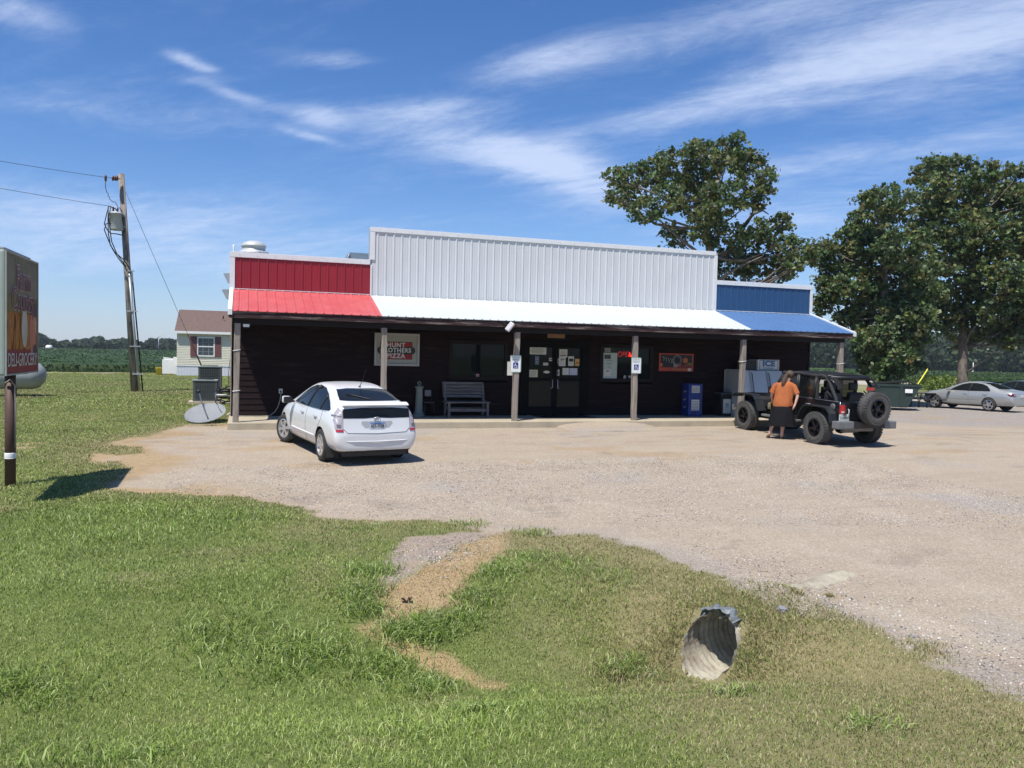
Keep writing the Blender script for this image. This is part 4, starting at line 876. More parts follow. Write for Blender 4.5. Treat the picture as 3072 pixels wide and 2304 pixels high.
# ice merchandiser
icew=mat('ice_box_white',(.60,.60,.57),.5,0,.08,3)
T=thing('ice_chest','slanted-front white and grey ice merchandiser under the ICE sign','ice chest',(15.9,1.2,ZS))
bm=B(); prism(bm,[(.75,.17),(.75,.75),(1.05,1.66),(1.82,1.66),(1.82,.17)],15.12,16.75,axis='X'); fin('cabinet',bm,icew,T,world=True)
for x0 in (15.50,16.14):
    bm=B(); M=Matrix.Translation((0,.75,.78))@Matrix.Rotation(-math.atan2(.30,.91),4,'X'); box(bm,x0,x0+.60,-.028,-.002,.0,.92,M=M,bev=.008); dd_=fin('door',bm,mat('ice_door',(.50,.51,.49),.4,.2,.06,2),T,world=True)
    bm=B(); tube(bm,[M@Vector((x0+.06,-.03,.12)),M@Vector((x0+.03,-.07,.25)),M@Vector((x0+.06,-.07,.80)),M@Vector((x0+.06,-.03,.84))],.014,6); fin('handle',bm,black,dd_,world=True)
T=thing('ice_sign','white and blue ICE box sign standing on the ice chest','sign',(16.1,1.2,1.67))
bm=B(); box(bm,15.90,16.72,1.12,1.60,1.672,2.02,bev=.012); fin('cabinet',bm,icew,T,world=True)
bm=B(); box(bm,15.45,15.898,1.20,1.60,1.672,2.0); 
for k in range(9): box(bm,15.47+k*.047,15.49+k*.047,1.185,1.199,1.69,1.98)
fin('grille',bm,mat('grille_dark',(.05,.055,.055),.5),T,world=True)
bb=mat('ice_blue',(.03,.14,.30),.5); bm=B(); q=[(15.97,1.70),(16.66,1.70),(16.66,1.99),(15.97,1.99)]
for a,b in zip(q,q[1:]+q[:1]): tube(bm,[(a[0],1.113,a[1]),(b[0],1.113,b[1])],.007,5)
fin('border',bm,bb,T,world=True)
fin('lettering',text_bm('ICE',.24,FRONT(16.31,1.112,1.885),depth=.006,sx=1.25,offset=.014,spacing=1.1),bb,T,world=True)
fin('lettering',text_bm('270-252-8694',.06,FRONT(16.31,1.112,1.745),depth=.004,sx=1.2),bb,T,world=True)
T=thing('storage_cabinet','grey metal cabinet beside the ice chest behind the post','cabinet',(15.1,1.4,ZS)); bm=B(); box(bm,14.86+.3,15.115+.0,1.0,1.75,.17,1.69,bev=.01); fin('cabinet_body',bm,greyp,T,world=True)
bm=B(); box(bm,15.09,15.10,.985,.999,.9,1.1); fin('handle',bm,galv,T,world=True)
# door mat, outlet, lamps, eave bits
T=thing('door_mat','black rubber mat in front of the double doors','mat',(9.2,1.2,ZS)); bm=B(); prism(bm,[(8.5,.95),(10.15,.95),(10.0,1.80),(8.4,1.80)],ZS+.001,ZS+.014,axis='Z'); fin('mat',bm,black,T,world=True)
T=thing('wall_outlet','grey outdoor outlet on the wall feeding the charging cord','outlet',(1.13,D,.79)); bm=B(); box(bm,1.08,1.18,D-.055,D-.02,.79,.92,bev=.005); fin('cover',bm,paper,T,world=True)
bm=B(); box(bm,1.105,1.15,D-.075,D-.056,.81,.87); fin('plug',bm,black,T,world=True)
T=thing('extension_cord','pale cord hanging from the wall outlet down to the porch slab','cord',(1.13,D-.08,.8)); bm=B()
tube(bm,[(1.13,1.82,.83),(1.13,1.80,.74),(1.11,1.77,.60),(1.06,1.74,.44),(.98,1.72,.30),(.86,1.70,.205),(.72,1.68,.183),(.5,1.66,.182),(.2,1.7,.182),(-.1,1.74,.182)],.011,8); fin('cord',bm,mat('pale_cord',(.36,.34,.26),.7),T,world=True)
def floodlight(label,x,y,z,ang):
    T=thing('floodlight',label,'lamp',(x,y,z)); M=Matrix.Rotation(R(ang),4,'Y')@Matrix.Rotation(R(-35),4,'X')
    bm=B(); box(bm,-.13,.13,-.05,.03,-.065,.065,M=M,bev=.012); fin('housing',bm,white,T)
    bm=B(); box(bm,-.115,.115,-.058,-.051,-.052,.052,M=M); fin('lens',bm,clearl,T)
    bm=B(); tube(bm,[(0,.02,0),(-.10,.08,.07),(-.12,.12,.09)],.02,6); box(bm,-.17,-.07,.1,.13,.04,.14); fin('bracket',bm,dark_wood,T)
floodlight('white floodlight tilted under the eave left of the doors',6.97,-.31,2.74,-52)
T=thing('junction_box','small white box under the eave beside the first post','box',(.21,0,2.56)); bm=B(); box(bm,.14,.29,-.05,.05,2.53,2.60,bev=.01); fin('cover',bm,white,T,world=True); bm=B(); lathe(bm,[(.03,2.50),(.035,2.529)],12,c=(.21,0,0)); fin('lens',bm,black,T,world=True)
for z,x,lb in ((3.85,-.36,'upper grey wall lamp hood on the left side wall'),(3.40,-.40,'lower grey wall lamp hood on the left side wall')):
    T=thing('wall_lamp',lb,'lamp',(x,3,z)); bm=B(); prism(bm,[(x-.04,z+.22),(x+.18,z+.24),(x+.18,z-.05),(x+.08,z-.02)],2.9,3.1); fin('hood',bm,greyp,T,world=True)
    bm=B(); tube(bm,[(x+.12,3,z+.05),(-.16,3,z+.05)],.02,6); fin('arm',bm,galv,T,world=True)
# roof equipment
T=thing('roof_fan','round galvanised exhaust fan standing on the roof behind the red parapet','roof fan',(.42,5,4.0)); bm=B()
lathe(bm,[(.30,0),(.30,.78),(.46,.80),(.47,.90),(.44,.96),(.36,.98)],28); fin('base',bm,galv,T)
bm=B(); lathe(bm,[(.34,.98),(.34,1.08),(.37,1.10),(.36,1.14),(.30,1.22),(.15,1.28),(0,1.29)],28); fin('cap',bm,mat('fan_white',(.44,.45,.44),.5,.1),T)
T=thing('roof_unit','grey sloped roof ventilation hood beside the white parapet','roof hood',(3.7,6,4.1)); bm=B(); prism(bm,[(3.30,4.1),(3.30,5.02),(3.42,5.23),(4.3,5.23),(4.3,4.1)],5.9,6.6); fin('hood',bm,mat('blue_grey_metal',(.20,.25,.29),.5,.3),T,world=True)
bm=B(); tube(bm,[(3.28,5.9,5.0),(3.36,5.86,5.06),(3.42,5.88,5.2)],.015,6); fin('latch',bm,galv,T,world=True)
T=thing('vent_pipe','short white pipe sticking up at the left end of the red parapet','pipe',(-.12,2.15,4.3)); bm=B(); lathe(bm,[(.02,0),(.022,.36),(.035,.46),(.035,.48),(0,.49)],12); fin('pipe',bm,white,T)
# ---------------------------------------------------------------- left side: sign, poles, tank, units, trailer
T=None
def pole_sign():
    n0=atd(14,748,12.9); f0=atd(111,783,14.65); zt=n0.z; zb=atd(14,1128,12.9).z; a=Vector((n0.x,n0.y,0)); b=Vector((f0.x,f0.y,0)); d=(b-a).normalized(); nrm=Vector((d.y,-d.x,0)) # towards +x
    W=(b-a).length; th=.46; mid=(a+b)/2-nrm*th/2
    T=thing('pole_sign','lit-box shop sign reading Farm Country DELI-GROCERY on a brown steel pole','sign',(mid.x,mid.y,gz(mid.x,mid.y)-.02))
    M=Matrix(((d.x,0,nrm.x,a.x),(d.y,0,nrm.y,a.y),(0,1,0,zb),(0,0,0,1))) # local x along face, y up, z out
    H=zt-zb
    bm=B(); box(bm,0,W,0,H,-th,0,bev=.03); bmesh.ops.transform(bm,matrix=M,verts=bm.verts); fin('cabinet',bm,mat('sign_cabinet',(.34,.38,.33),.45,0,.12,2),T,world=True)
    bm=B(); box(bm,.25,W-.1,H+.001,H+.06,-th+.06,-.06,bev=.02); bmesh.ops.transform(bm,matrix=M,verts=bm.verts); fin('top_cap',bm,mat('grey_cap',(.20,.21,.21),.5),T,world=True)
    # face art: pale sky, dark field and bread/fries like food photo as a procedural print
    m=bpy.data.materials.new('sign_print'); m.use_nodes=True; nt=m.node_tree; N=nt.nodes; L=nt.links; bb_=N['Principled BSDF']; bb_.inputs['Roughness'].default_value=.7; bb_.inputs['Specular IOR Level'].default_value=.1
    tc=N.new('ShaderNodeTexCoord'); mp=N.new('ShaderNodeMapping'); mp.inputs['Scale'].default_value=(5,5,.9); L.new(tc.outputs['Object'],mp.inputs[0])
    n1=N.new('ShaderNodeTexNoise'); n1.inputs['Scale'].default_value=2.2; n1.inputs['Detail'].default_value=3; n1.inputs['Distortion'].default_value=1.2; L.new(mp.outputs[0],n1.inputs['Vector'])
    cr=N.new('ShaderNodeValToRGB'); L.new(n1.outputs[0],cr.inputs[0]); e=cr.color_ramp.elements; e[0].position=.33; e[0].color=(.06,.02,.01,1); e[1].position=.7; e[1].color=(.55,.35,.16,1)
    for p,c in ((.43,(.25,.09,.02,1)),(.5,(.40,.20,.04,1)),(.58,(.30,.11,.04,1))): q=cr.color_ramp.elements.new(p); q.color=c
    L.new(cr.outputs[0],bb_.inputs['Base Color'])
    sky_=mat('sign_pale_top',(.19,.17,.12),.7,0,.3,3,spec=.1); olv=mat('sign_olive',(.17,.15,.07),.7,0,.35,4,spec=.1)
    bm=B(); e_=.028
    box(bm,e_,W-e_,H*.66,H-e_,.001,.006,mi=1); box(bm,e_,W-e_,H*.52,H*.66-.001,.001,.006,mi=2); box(bm,e_,W-e_,.26,H*.52-.001,.001,.006,mi=0)
    bmesh.ops.transform(bm,matrix=M,verts=bm.verts); fin('face_print',bm,[m,sky_,olv],T,world=True)
    bm=B()
    prism(bm,[(W*.56+.16*math.cos(a_*math.pi/10),H*.40+.30*math.sin(a_*math.pi/10)) for a_ in range(20)],.008,.011,axis='Z',mi=0)
    prism(bm,[(W*.82+.17*math.cos(a_*math.pi/10),H*.36+.33*math.sin(a_*math.pi/10)) for a_ in range(20)],.007,.0095,axis='Z',mi=1)
    prism(bm,[(W*.90+.12*math.cos(a_*math.pi/10),H*.20+.10*math.sin(a_*math.pi/10)) for a_ in range(20)],.010,.0115,axis='Z',mi=2)
    prism(bm,[(W*.72,H*.52),(W*.95,H*.50),(W*.95,H*.62),(W*.80,H*.60)],.0125,.0135,axis='Z',mi=2)
    bmesh.ops.transform(bm,matrix=M,verts=bm.verts); fin('food_picture',bm,[mat('egg_white',(.42,.41,.33),.5,0,.2,5),mat('ham_pink',(.42,.16,.10),.5,0,.2,5),mat('plum_dark',(.05,.035,.04),.5)],T,world=True)
    bm=B(); box(bm,e_-.01,W-e_+.01,e_,.36,.0015,.009); bmesh.ops.transform(bm,matrix=M,verts=bm.verts); fin('red_band',bm,mat('sign_band',(.20,.018,.018),.4),T,world=True)
    Mt=lambda x,y,z=.016:M@Matrix.Translation((x,y,z))
    fin('lettering',text_bm('DELI-GROCERY',.27,Mt(W*.5,.205),depth=.004,sx=.86*W/1.75,offset=.001,spacing=1.0),mat('sign_cream',(.52,.48,.42),.5),T,world=True)
    lr=mat('sign_dark_red',(.09,.008,.012),.4); lw=mat('sign_pinkish',(.52,.42,.40),.7,spec=.1)
    for s,x,y,sz,sx in (('Farm',W*.52,H*.80,.50,.78),('Country',W*.53,H*.62,.46,.80)):
        fin('lettering',text_bm(s,sz,Mt(x,y,.014),depth=.003,sx=sx*W/1.75,offset=.013),lw,T,world=True)
        fin('lettering',text_bm(s,sz,Mt(x,y,.019),depth=.003,sx=sx*W/1.75,offset=.0),lr,T,world=True)
    bm=B()
    for fr in ((0,W,0,.022),(0,W,H-.022,H),(0,.022,.0225,H-.0225),(W-.022,W,.0225,H-.0225)): box(bm,fr[0],fr[1],fr[2],fr[3],.0,.022)
    bmesh.ops.transform(bm,matrix=M,verts=bm.verts); fin('rim',bm,mat('sign_rim',(.30,.31,.28),.5),T,world=True)
    z0=gz(mid.x,mid.y)-.05
    c=gat(31,1457); c.z=0; pass
    bm=B(); tube(bm,[(c.x,c.y,z0),(c.x,c.y,zb+.05)],.078,16); pl=fin('pole',bm,mat('rust_brown_steel',(.085,.045,.035),.6,.1,.25,4),T,world=True)
    bm=B(); box(bm,c.x-.22,c.x+.22,c.y-.12,c.y+.12,zb-.035,zb-.001); fin('bracket',bm,black,T,world=True)
    bm=B(); lathe(bm,[(.081,.52),(.083,.53),(.083,.60),(.081,.61)],16,c=(c.x,c.y,z0)); fin('tape_band',bm,white,pl,world=True)
    e=c+CR*.085-Vector((.0,.05,0)); bm=B()
    tube(bm,[(c.x-.05,c.y-.1,zb-.18),(c.x+.03,c.y-.12,zb-.12),(e.x,e.y,zb-.22),(e.x+.01,e.y,1.0),(e.x+.01,e.y,.35)],.011,6); fin('cable',bm,mat('grey_cable',(.30,.28,.25),.6),T,world=True)
pole_sign()
# utility pole
wood=mat('pole_wood',(.26,.225,.185),.85,0,.3,10,bump=.8,bs=40,col2=(.10,.085,.07),cs=6,stretch=(1,1,.15))
ub=atd(405,1175,38.5); utop=atd(364,522,38.5); ub.z=gz(ub.x,ub.y)-.05
def upl(u,v,d=38.5): return atd(u,v,d)
T=thing('utility_pole','leaning wooden utility pole with transformer and conduit left of the store','utility pole',tuple(ub))
bm=B(); tube(bm,[ub,ub.lerp(utop,.5),utop],[.170,.145,.120],14); fin('pole',bm,wood,T,world=True)
tf=upl(349,669,38.2); tf2=upl(350,1,38.2)
bm=B(); c=upl(349,665,38.25); lathe(bm,[(0,-.36),(.255,-.36),(.265,-.33),(.265,.30),(.29,.31),(.29,.36),(.2,.40),(0,.41)],22,c=tuple(c)); tr_=fin('transformer',bm,mat('transformer_grey',(.46,.465,.46),.5,.1,.15,3),T,world=True)
bm=B(); 
for dx in (.05,-.12): lathe(bm,[(.03,.41),(.045,.45),(.03,.49),(.045,.53),(.03,.57),(.02,.62)],10,c=(c.x+dx,c.y,c.z))
fin('bushing',bm,mat('brown_porcelain',(.10,.04,.03),.3),tr_,world=True)
bm=B(); q=upl(368,662,38.35); box(bm,q.x-.16,q.x+.1,q.y-.05,q.y+.05,q.z-.30,q.z-.22); box(bm,q.x-.16,q.x+.1,q.y-.05,q.y+.05,q.z+.18,q.z+.26); fin('bracket',bm,galv,T,world=True)
bm=B(); a=upl(387,813,38.2); b=Vector((ub.x+.20,ub.y-.16,.0)); tube(bm,[a,a.lerp(b,.5),b],.048,12); fin('conduit',bm,mat('conduit_grey',(.34,.38,.38),.4,.3),T,world=True)
bm=B(); a2=upl(395,813,38.4); b2=Vector((ub.x+.32,ub.y-.05,.0)); tube(bm,[a2,b2],.030,10); fin('conduit',bm,black,T,world=True)
bm=B()
for k in (.0,.33,.62,.85):
    p=a.lerp(b,k); box(bm,p.x-.22,p.x+.20,p.y-.07,p.y+.02,p.z-.02,p.z+.03)
fin('strap',bm,galv,T,world=True)
bm=B(); wires=[[(325,620),(318,650),(313,672),(322,690),(332,700),(352,702),(368,706)],[(325,620),(324,660),(325,700),(331,735),(345,757),(372,780),(392,810)],[(333,618),(326,650),(330,690),(335,725),(350,760),(378,800)],[(318,672),(313,690),(325,720),(338,748),(355,775),(375,800),(380,812)],
  [(325,618),(345,625),(357,640)],[(357,622),(365,632),(372,690),(375,697)],[(352,650),(340,668),(316,672)],[(343,655),(348,678),(345,690)]]
for wq in wires: tube(bm,[upl(u,v,38.1) for u,v in wq],.022,6)
fin('service_cable',bm,black,T,world=True)
bm=B(); cz=[(316,545),(317,565),(321,578),(326,582),(323,588),(330,592),(328,598),(335,601),(337,606),(344,605),(350,613),(354,620)]; tube(bm,[upl(u,v,38.1) for u,v in cz],.014,6); fin('coil_lead',bm,black,T,world=True)
bm=B()
for u in (339,346,352): lathe(bm,[(.0,-.05),(.11,-.03),(.10,.03),(.0,.05)],12,axis='X',c=tuple(upl(u,535,38.2)))
tube(bm,[upl(336,535,38.2),upl(361,537,38.3)],.02,6); lathe(bm,[(.03,-.14),(.05,-.08),(.05,.08),(.03,.14)],10,c=tuple(upl(317,535,38.1))); fin('insulator',bm,mat('brown_porcelain',(.10,.04,.03),.3),T,world=True)
wire_m=mat('wire_grey',(.06,.065,.075),.5,.3)
for (e,sg,lb) in (((339,535),(-150,461),'upper power wire running left from the pole top'),((327,618),(-150,541),'lower power wire running left from the transformer')):
    T=thing('power_wire',lb,'wire',tuple(upl(*e,38.2))); a=upl(*e,38.2); b=upl(*sg,36); bm=B()
    far=a+(b-a)*3.2; far.z+=1.0
    P=[a.lerp(far,t)-Vector((0,0,.9*4*t*(1-t)*.35)) for t in [i/16 for i in range(17)]]; tube(bm,P,.009,5); fin('wire',bm,wire_m,T,world=True)
T=thing('guy_wire','thin guy wire slanting from the pole to the ground by the trailer','wire',tuple(upl(377,575,38.4))); bm=B(); a=upl(377,575,38.4); b=atd(592,1092,42); b2=a+(b-a)*1.22; b2.z=max(b2.z,0); tube(bm,[a,a.lerp(b2,.5),b2],.010,5); fin('wire',bm,wire_m,T,world=True)
bm=B(); tube(bm,[a.lerp(b2,.70),b2],.035,6); fin('guard',bm,mat('brown_guard',(.10,.04,.035),.6),T,world=True)
# propane tank
tp=atd(-20,1180,35.5); T=thing('propane_tank','long white propane tank on the lawn behind the pole sign','propane tank',(tp.x,tp.y,0))
bm=B(); L_=2.3; prof=[(0,-L_-.45),(.25,-L_-.40),(.45,-L_-.22),(.52,-L_),(.52,L_-1.0),(.52,L_),(.45,L_+.22),(.25,L_+.40),(0,L_+.45)]; lathe(bm,prof,24,axis='X',c=(-1.0,0,.80)); fin('tank',bm,mat('tank_white',(.30,.32,.32),.5,0,.1,2),T,smooth_=True)
for x in (-2.6,.6):
    bm=B(); prism(bm,[(-.35,.0),(.35,.0),(.40,.42),(-.40,.42)],x-.08,x+.08,axis='X'); fin('foot',bm,mat('tank_foot',(.08,.09,.10),.7),T)
bm=B(); lathe(bm,[(.18,1.30),(.18,1.46),(0,1.48)],14,c=(-1,0,0)); fin('dome',bm,greyp,T)
bm=text_bm('P-12',.3,Matrix.Translation((-2.2,-.528,.82))@Matrix.Rotation(R(90),4,'X'),depth=.01); fin('lettering',bm,black,T)
# condenser units
def ac(label,cx,cy,w_,h_,z0,seed):
    T=thing('condenser_unit',label,'air conditioner',(cx,cy,0),group='condenser units beside the store')
    body=mat('condenser_green_grey',(.095,.10,.10),.5,.1,.1,4); dk=mat('condenser_dark',(.022,.024,.024),.6)
    bm=B(); box(bm,-w_/2+.02,w_/2-.02,-w_/2+.02,w_/2-.02,z0,z0+h_-.03); fin('core',bm,dk,T)
    bm=B()
    for sx in (-1,1):
        for sy in (-1,1): box(bm,sx*w_/2-.07*(sx>0),sx*w_/2+.07*(sx<0),sy*w_/2-.07*(sy>0),sy*w_/2+.07*(sy<0),z0,z0+h_-.05)
    box(bm,-w_/2-.002,w_/2+.002,-w_/2-.002,w_/2+.002,z0-.02,z0+.05); fin('cabinet',bm,body,T)
    bm=B(); n=13
    for k in range(n):
        z=z0+.08+k*(h_-.16)/n; box(bm,-w_/2+.071,w_/2-.071,-w_/2+.004,-w_/2+.014,z,z+.018)
    for k in range(11):
        x=-w_/2+.10+k*(w_-.2)/10; box(bm,x-.008,x+.008,-w_/2-.004,-w_/2+.003,z0+.06,z0+h_-.07); box(bm,w_/2-.003,w_/2+.004,x-.008,x+.008,z0+.06,z0+h_-.07)
    fin('louvre_grille',bm,mat('louvre_grey',(.085,.10,.10),.5),T)
    bm=B(); box(bm,-w_/2-.02,w_/2+.02,-w_/2-.02,w_/2+.02,z0+h_-.05,z0+h_,bev=.015); lid=fin('top_panel',bm,mat('condenser_top',(.22,.25,.24),.5),T)
    bm=B(); lathe(bm,[(w_*.36,z0+h_+.001),(w_*.36,z0+h_+.02),(w_*.33,z0+h_+.02)],20); fin('fan_guard',bm,dk,lid)
ac('front grey condenser unit on the lower pad beside the store',-1.12,9.6,.80,.74,.12,1)
ac('rear grey condenser unit standing taller behind the front one',-1.08,12.6,.84,.95,.33,2)
bm=B(); box(bm,-.55,.55,-.5,.5,-.05,.10,bev=.01); o=fin('concrete_pad',bm,concrete,loc=None); o.location=(-1.12,9.55,0); tag(o,'low concrete pad under the front condenser unit','pad')
bm=B(); box(bm,-.5,.5,-.5,.5,-.05,.31,bev=.01); o=fin('concrete_pad',bm,concrete); o.location=(-1.08,12.6,0); tag(o,'higher block pad under the rear condenser unit','pad')
# heap of black pipes and lines between units and wall
rr=random.Random(9); T=thing('pipe_heap','tangle of black insulated lines and pipe offcuts between condenser and wall','pipes',(-.42,8.6,0))
for k in range(16):
    bm=B(); z=.06+rr.uniform(0,.62); y=8.2+rr.uniform(0,2); x0=-.72+rr.uniform(-.05,.12); x1=-.2+rr.uniform(-.05,.03)
    tube(bm,[(x0,y,z),((x0+x1)/2,y+rr.uniform(-.2,.2),z+rr.uniform(-.10,.12)),(x1,y+rr.uniform(-.3,.3),z+rr.uniform(-.08,.08))],rr.uniform(.018,.04),7)
    fin('pipe',bm,(black if k%5 else mat('pale_pvc',(.55,.55,.52),.5)),T,world=True)
bm=B(); tube(bm,[(-.30,9,1.6),(-.34,9,1.1),(-.33,9,.75),(-.45,9,.6)],.012,6); fin('pipe',bm,black,T,world=True)
# satellite dish lying on the ground
T=thing('satellite_dish','fallen pale grey satellite dish lying on the ground by the porch corner','satellite dish',(-.80,2.0,.26))
Md=Matrix.Rotation(R(-6),4,'Z')@Matrix.Rotation(R(19),4,'X')@Matrix.Rotation(R(-5),4,'Y'); bm=B(); rings=[]
a_,b_=.52,.66
for i in range(9):
    t=i/8; rings.append([bm.verts.new((a_*t*math.cos(k*math.pi/20),b_*t*math.sin(k*math.pi/20),.085*t*t-.085)) for k in range(40)] if i else [bm.verts.new((0,0,-.085))])
for k in range(40): bm.faces.new((rings[0][0],rings[1][k],rings[1][(k+1)%40]))
for a,b in zip(rings[1:],rings[2:]):
    for k in range(40): bm.faces.new((a[k],b[k],b[(k+1)%40],a[(k+1)%40]))
bmesh.ops.solidify(bm,geom=bm.faces[:],thickness=.006); bmesh.ops.transform(bm,matrix=Md,verts=bm.verts); fin('reflector',bm,mat('dish_grey',(.46,.48,.50),.5,0,.05,3),T,smooth_=True)
bm=B(); P=[(.12,-.35,-.04),(.0,-.02,.06),(-.14,.42,.17),(-.20,.62,.32)]; tube(bm,[Md@Vector(p) for p in P],.017,8); fin('feed_arm',bm,mat('arm_blue_grey',(.06,.075,.10),.5),T)
bm=B(); q=Md@Vector((-.22,.66,.36)); lathe(bm,[(.0,-.06),(.045,-.05),(.045,.05),(.0,.06)],12,axis='Y',c=tuple(q)); fin('feed_horn',bm,black,T)
bm=B(); tube(bm,[Md@Vector((.22,.60,.02)),Md@Vector((.33,.2,.0)),Md@Vector((.42,-.05,.0))],.009,6); tube(bm,[Md@Vector((.20,.55,.05)),Md@Vector((.19,.75,.25))],.02,6); fin('support_rod',bm,mat('arm_blue_grey',(.06,.075,.10),.5),T)
bm=B(); tube(bm,[(.5,-.1,-.1),(.62,.1,-.02),(.75,.2,.0)],.012,6); fin('cable',bm,white,T)
T=thing('wood_strip','pale narrow board lying on the dirt in front of the dish','board',(-.75,.95,0)); bm=B(); M=Matrix.Translation((-.72,.98,.02))@Matrix.Rotation(R(17),4,'Z'); box(bm,-.48,.48,-.018,.018,0,.02,M=M); fin('board',bm,mat('pale_wood',(.50,.42,.28),.8,0,.2,20),T,world=True)
# mobile home
tw0=atd(530,1123,60); tx0,ty0=tw0.x,tw0.y
T=thing('mobile_home','cream sided mobile home with a brown shingle roof behind the store','mobile home',(tx0,ty0,0))
cream=mat('cream_siding',(.66,.63,.50),.6,0,.06,4)
bm=B(); z=.70
while z<2.98: 
    prism(bm,[(ty0-.02,z),(ty0,z+.115),(ty0+.1,z+.115),(ty0+.1,z)],tx0,tx0+9,axis='X'); z+=.115
box(bm,tx0,tx0+9,ty0+.1,ty0+8,.70,z); fin('wall',bm,cream,T,world=True)
bm=B(); prism(bm,[(ty0-.25,3.05),(ty0+4,4.75),(ty0+8.3,3.05),(ty0+8.3,2.97),(ty0-.25,2.97)],tx0-.15,tx0+9.2,axis='X'); fin('roof',bm,mat('brown_shingle',(.13,.085,.07),.9,0,.35,7,bump=.6,bs=20,stretch=(1,1,3)),T,world=True)
bm=B(); box(bm,tx0-.16,tx0+9.2,ty0-.29,ty0-.252,2.93,3.10); box(bm,tx0-.165,tx0-.151,ty0-.25,ty0+.6,2.93,3.05); fin('eave_trim',bm,white,T,world=True)
bm=B(); x=tx0
while x<tx0+9: box(bm,x,x+.10,ty0-.01,ty0+.02,.02,.70); box(bm,x+.10,x+.2,ty0+.005,ty0+.02,.02,.70); x+=.2
box(bm,tx0-.02,tx0+9,ty0-.03,ty0+.0,.68,.74); fin('skirting',bm,mat('skirting_white',(.62,.64,.68),.5),T,world=True)
wx=atd(592,1010,60).x; wx1=atd(644,1070,60).x
bm=B()
for a in ((wx,wx1,2.64,2.72),(wx,wx1,1.37,1.45),(wx,wx1,2.02,2.09)): box(bm,a[0],a[1],ty0-.07,ty0,a[2],a[3])
for x in (wx,wx1-.07): box(bm,x,x+.07,ty0-.068,ty0,1.37,2.72)
wf=fin('window',bm,white,T,world=True); bm=B(); box(bm,wx+.07,wx1-.07,ty0-.045,ty0-.03,1.45,2.64); p_=fin('pane',bm,mat('trailer_glass',(.05,.065,.08),.15,spec=.8),wf,world=True)
bm=B(); 
for k in (.33,.66): x=wx+(wx1-wx)*k; box(bm,x-.012,x+.012,ty0-.05,ty0-.046,1.45,2.64)
for z in (1.7,2.35): box(bm,wx+.07,wx1-.07,ty0-.051,ty0-.0465,z-.01,z+.01)
fin('muntin',bm,mat('muntin_grey',(.3,.32,.34),.6),wf,world=True)
for x0,x1 in ((wx-.44,wx-.02),(wx1+.02,wx1+.42)):
    bm=B(); box(bm,x0,x1,ty0-.06,ty0-.02,1.34,2.76,bev=.01); fin('shutter',bm,mat('shutter_mauve',(.15,.055,.055),.6),T,world=True)
bm=B(); tube(bm,[(wx1+.5,ty0+2,4.1),(wx1+.5,ty0+2,4.35)],.05,6); fin('roof_vent',bm,black,T,world=True)
T=thing('porch_railing','white panel railing leaning at the left end of the mobile home','railing',(tx0-.6,ty0+1,0)); bm=B()
box(bm,tx0-1.0,tx0-.02,ty0+.8,ty0+.86,.10,1.10,bev=.02); box(bm,tx0-.25,tx0-.02,ty0+.3,ty0+.36,.1,1.3); fin('panel',bm,white,T,world=True)
bm=B(); prism(bm,[(tx0-.9,1.10),(tx0-.1,1.10),(tx0-.1,1.16),(tx0-.95,1.28)],ty0+.82,ty0+.88); fin('rail',bm,white,T,world=True)
T=thing('plastic_tub','yellow plastic tub by the white railing','tub',(tx0-1.22,ty0+.9,0)); bm=B(); lathe(bm,[(0,0.05),(.19,.05),(.22,.50),(.23,.52),(.20,.52),(.19,.1)],14); fin('tub',bm,mat('yellow_plastic',(.65,.48,.04),.5),T)
# tiny far things left
for (u,v,d,nm,lb,ct,h_,r_) in ((147,1039,300,'farm_tank','small white tank far off at the edge of the left field','tank',1.6,1.0),):
    P=atd(u,v,d); T=thing(nm,lb,ct,(P.x,P.y,0)); bm=B(); lathe(bm,[(0,0),(r_,0),(r_,h_*.8),(r_*.6,h_),(0,h_)],12); fin('shell',bm,white,T)
P=atd(476,1040,330); T=thing('yard_lamp','thin pole with a lamp far away in front of the left wood','lamp',(P.x,P.y,0)); bm=B(); tube(bm,[(0,0,0),(0,0,5.6)],.14,6); fin('pole',bm,greyp,T); bm=B(); box(bm,-.7,.7,-.3,.3,5.6,6.1); fin('lamp_head',bm,white,T)
P=atd(2919,1108,260); T=thing('marker_pole','thin white pole standing in the far right field','pole',(P.x,P.y,-.2)); bm=B(); tube(bm,[(0,0,0),(0,0,2.9)],.09,6); lathe(bm,[(.35,0),(.35,.4),(0,.5)],8); fin('pole',bm,white,T)
# street light behind the blue parapet
P=atd(2233,840,44); T=thing('street_lamp','wooden pole with a white arm lamp behind the blue parapet','street lamp',(P.x,P.y,0)); zt=P.z+.12
bm=B(); tube(bm,[(0,0,0),(0,0,zt)],[.15,.10],10); fin('pole',bm,wood,T)
bm=B(); q=CR*1.35; tube(bm,[(0,0,zt-.25),(q.x*.25,q.y*.25,zt-.22),(q.x*.6,q.y*.6,zt-.06)],[.05,.05,.035],8); M=Matrix.Translation((q.x*.42,q.y*.42,zt-.12))@Matrix.Rotation(math.atan2(q.y,q.x),4,'Z')@Matrix.Rotation(R(-12),4,'Y'); box(bm,-.25,.25,-.08,.08,-.04,.04,M=M,bev=.02); fin('lamp_head',bm,white,T)
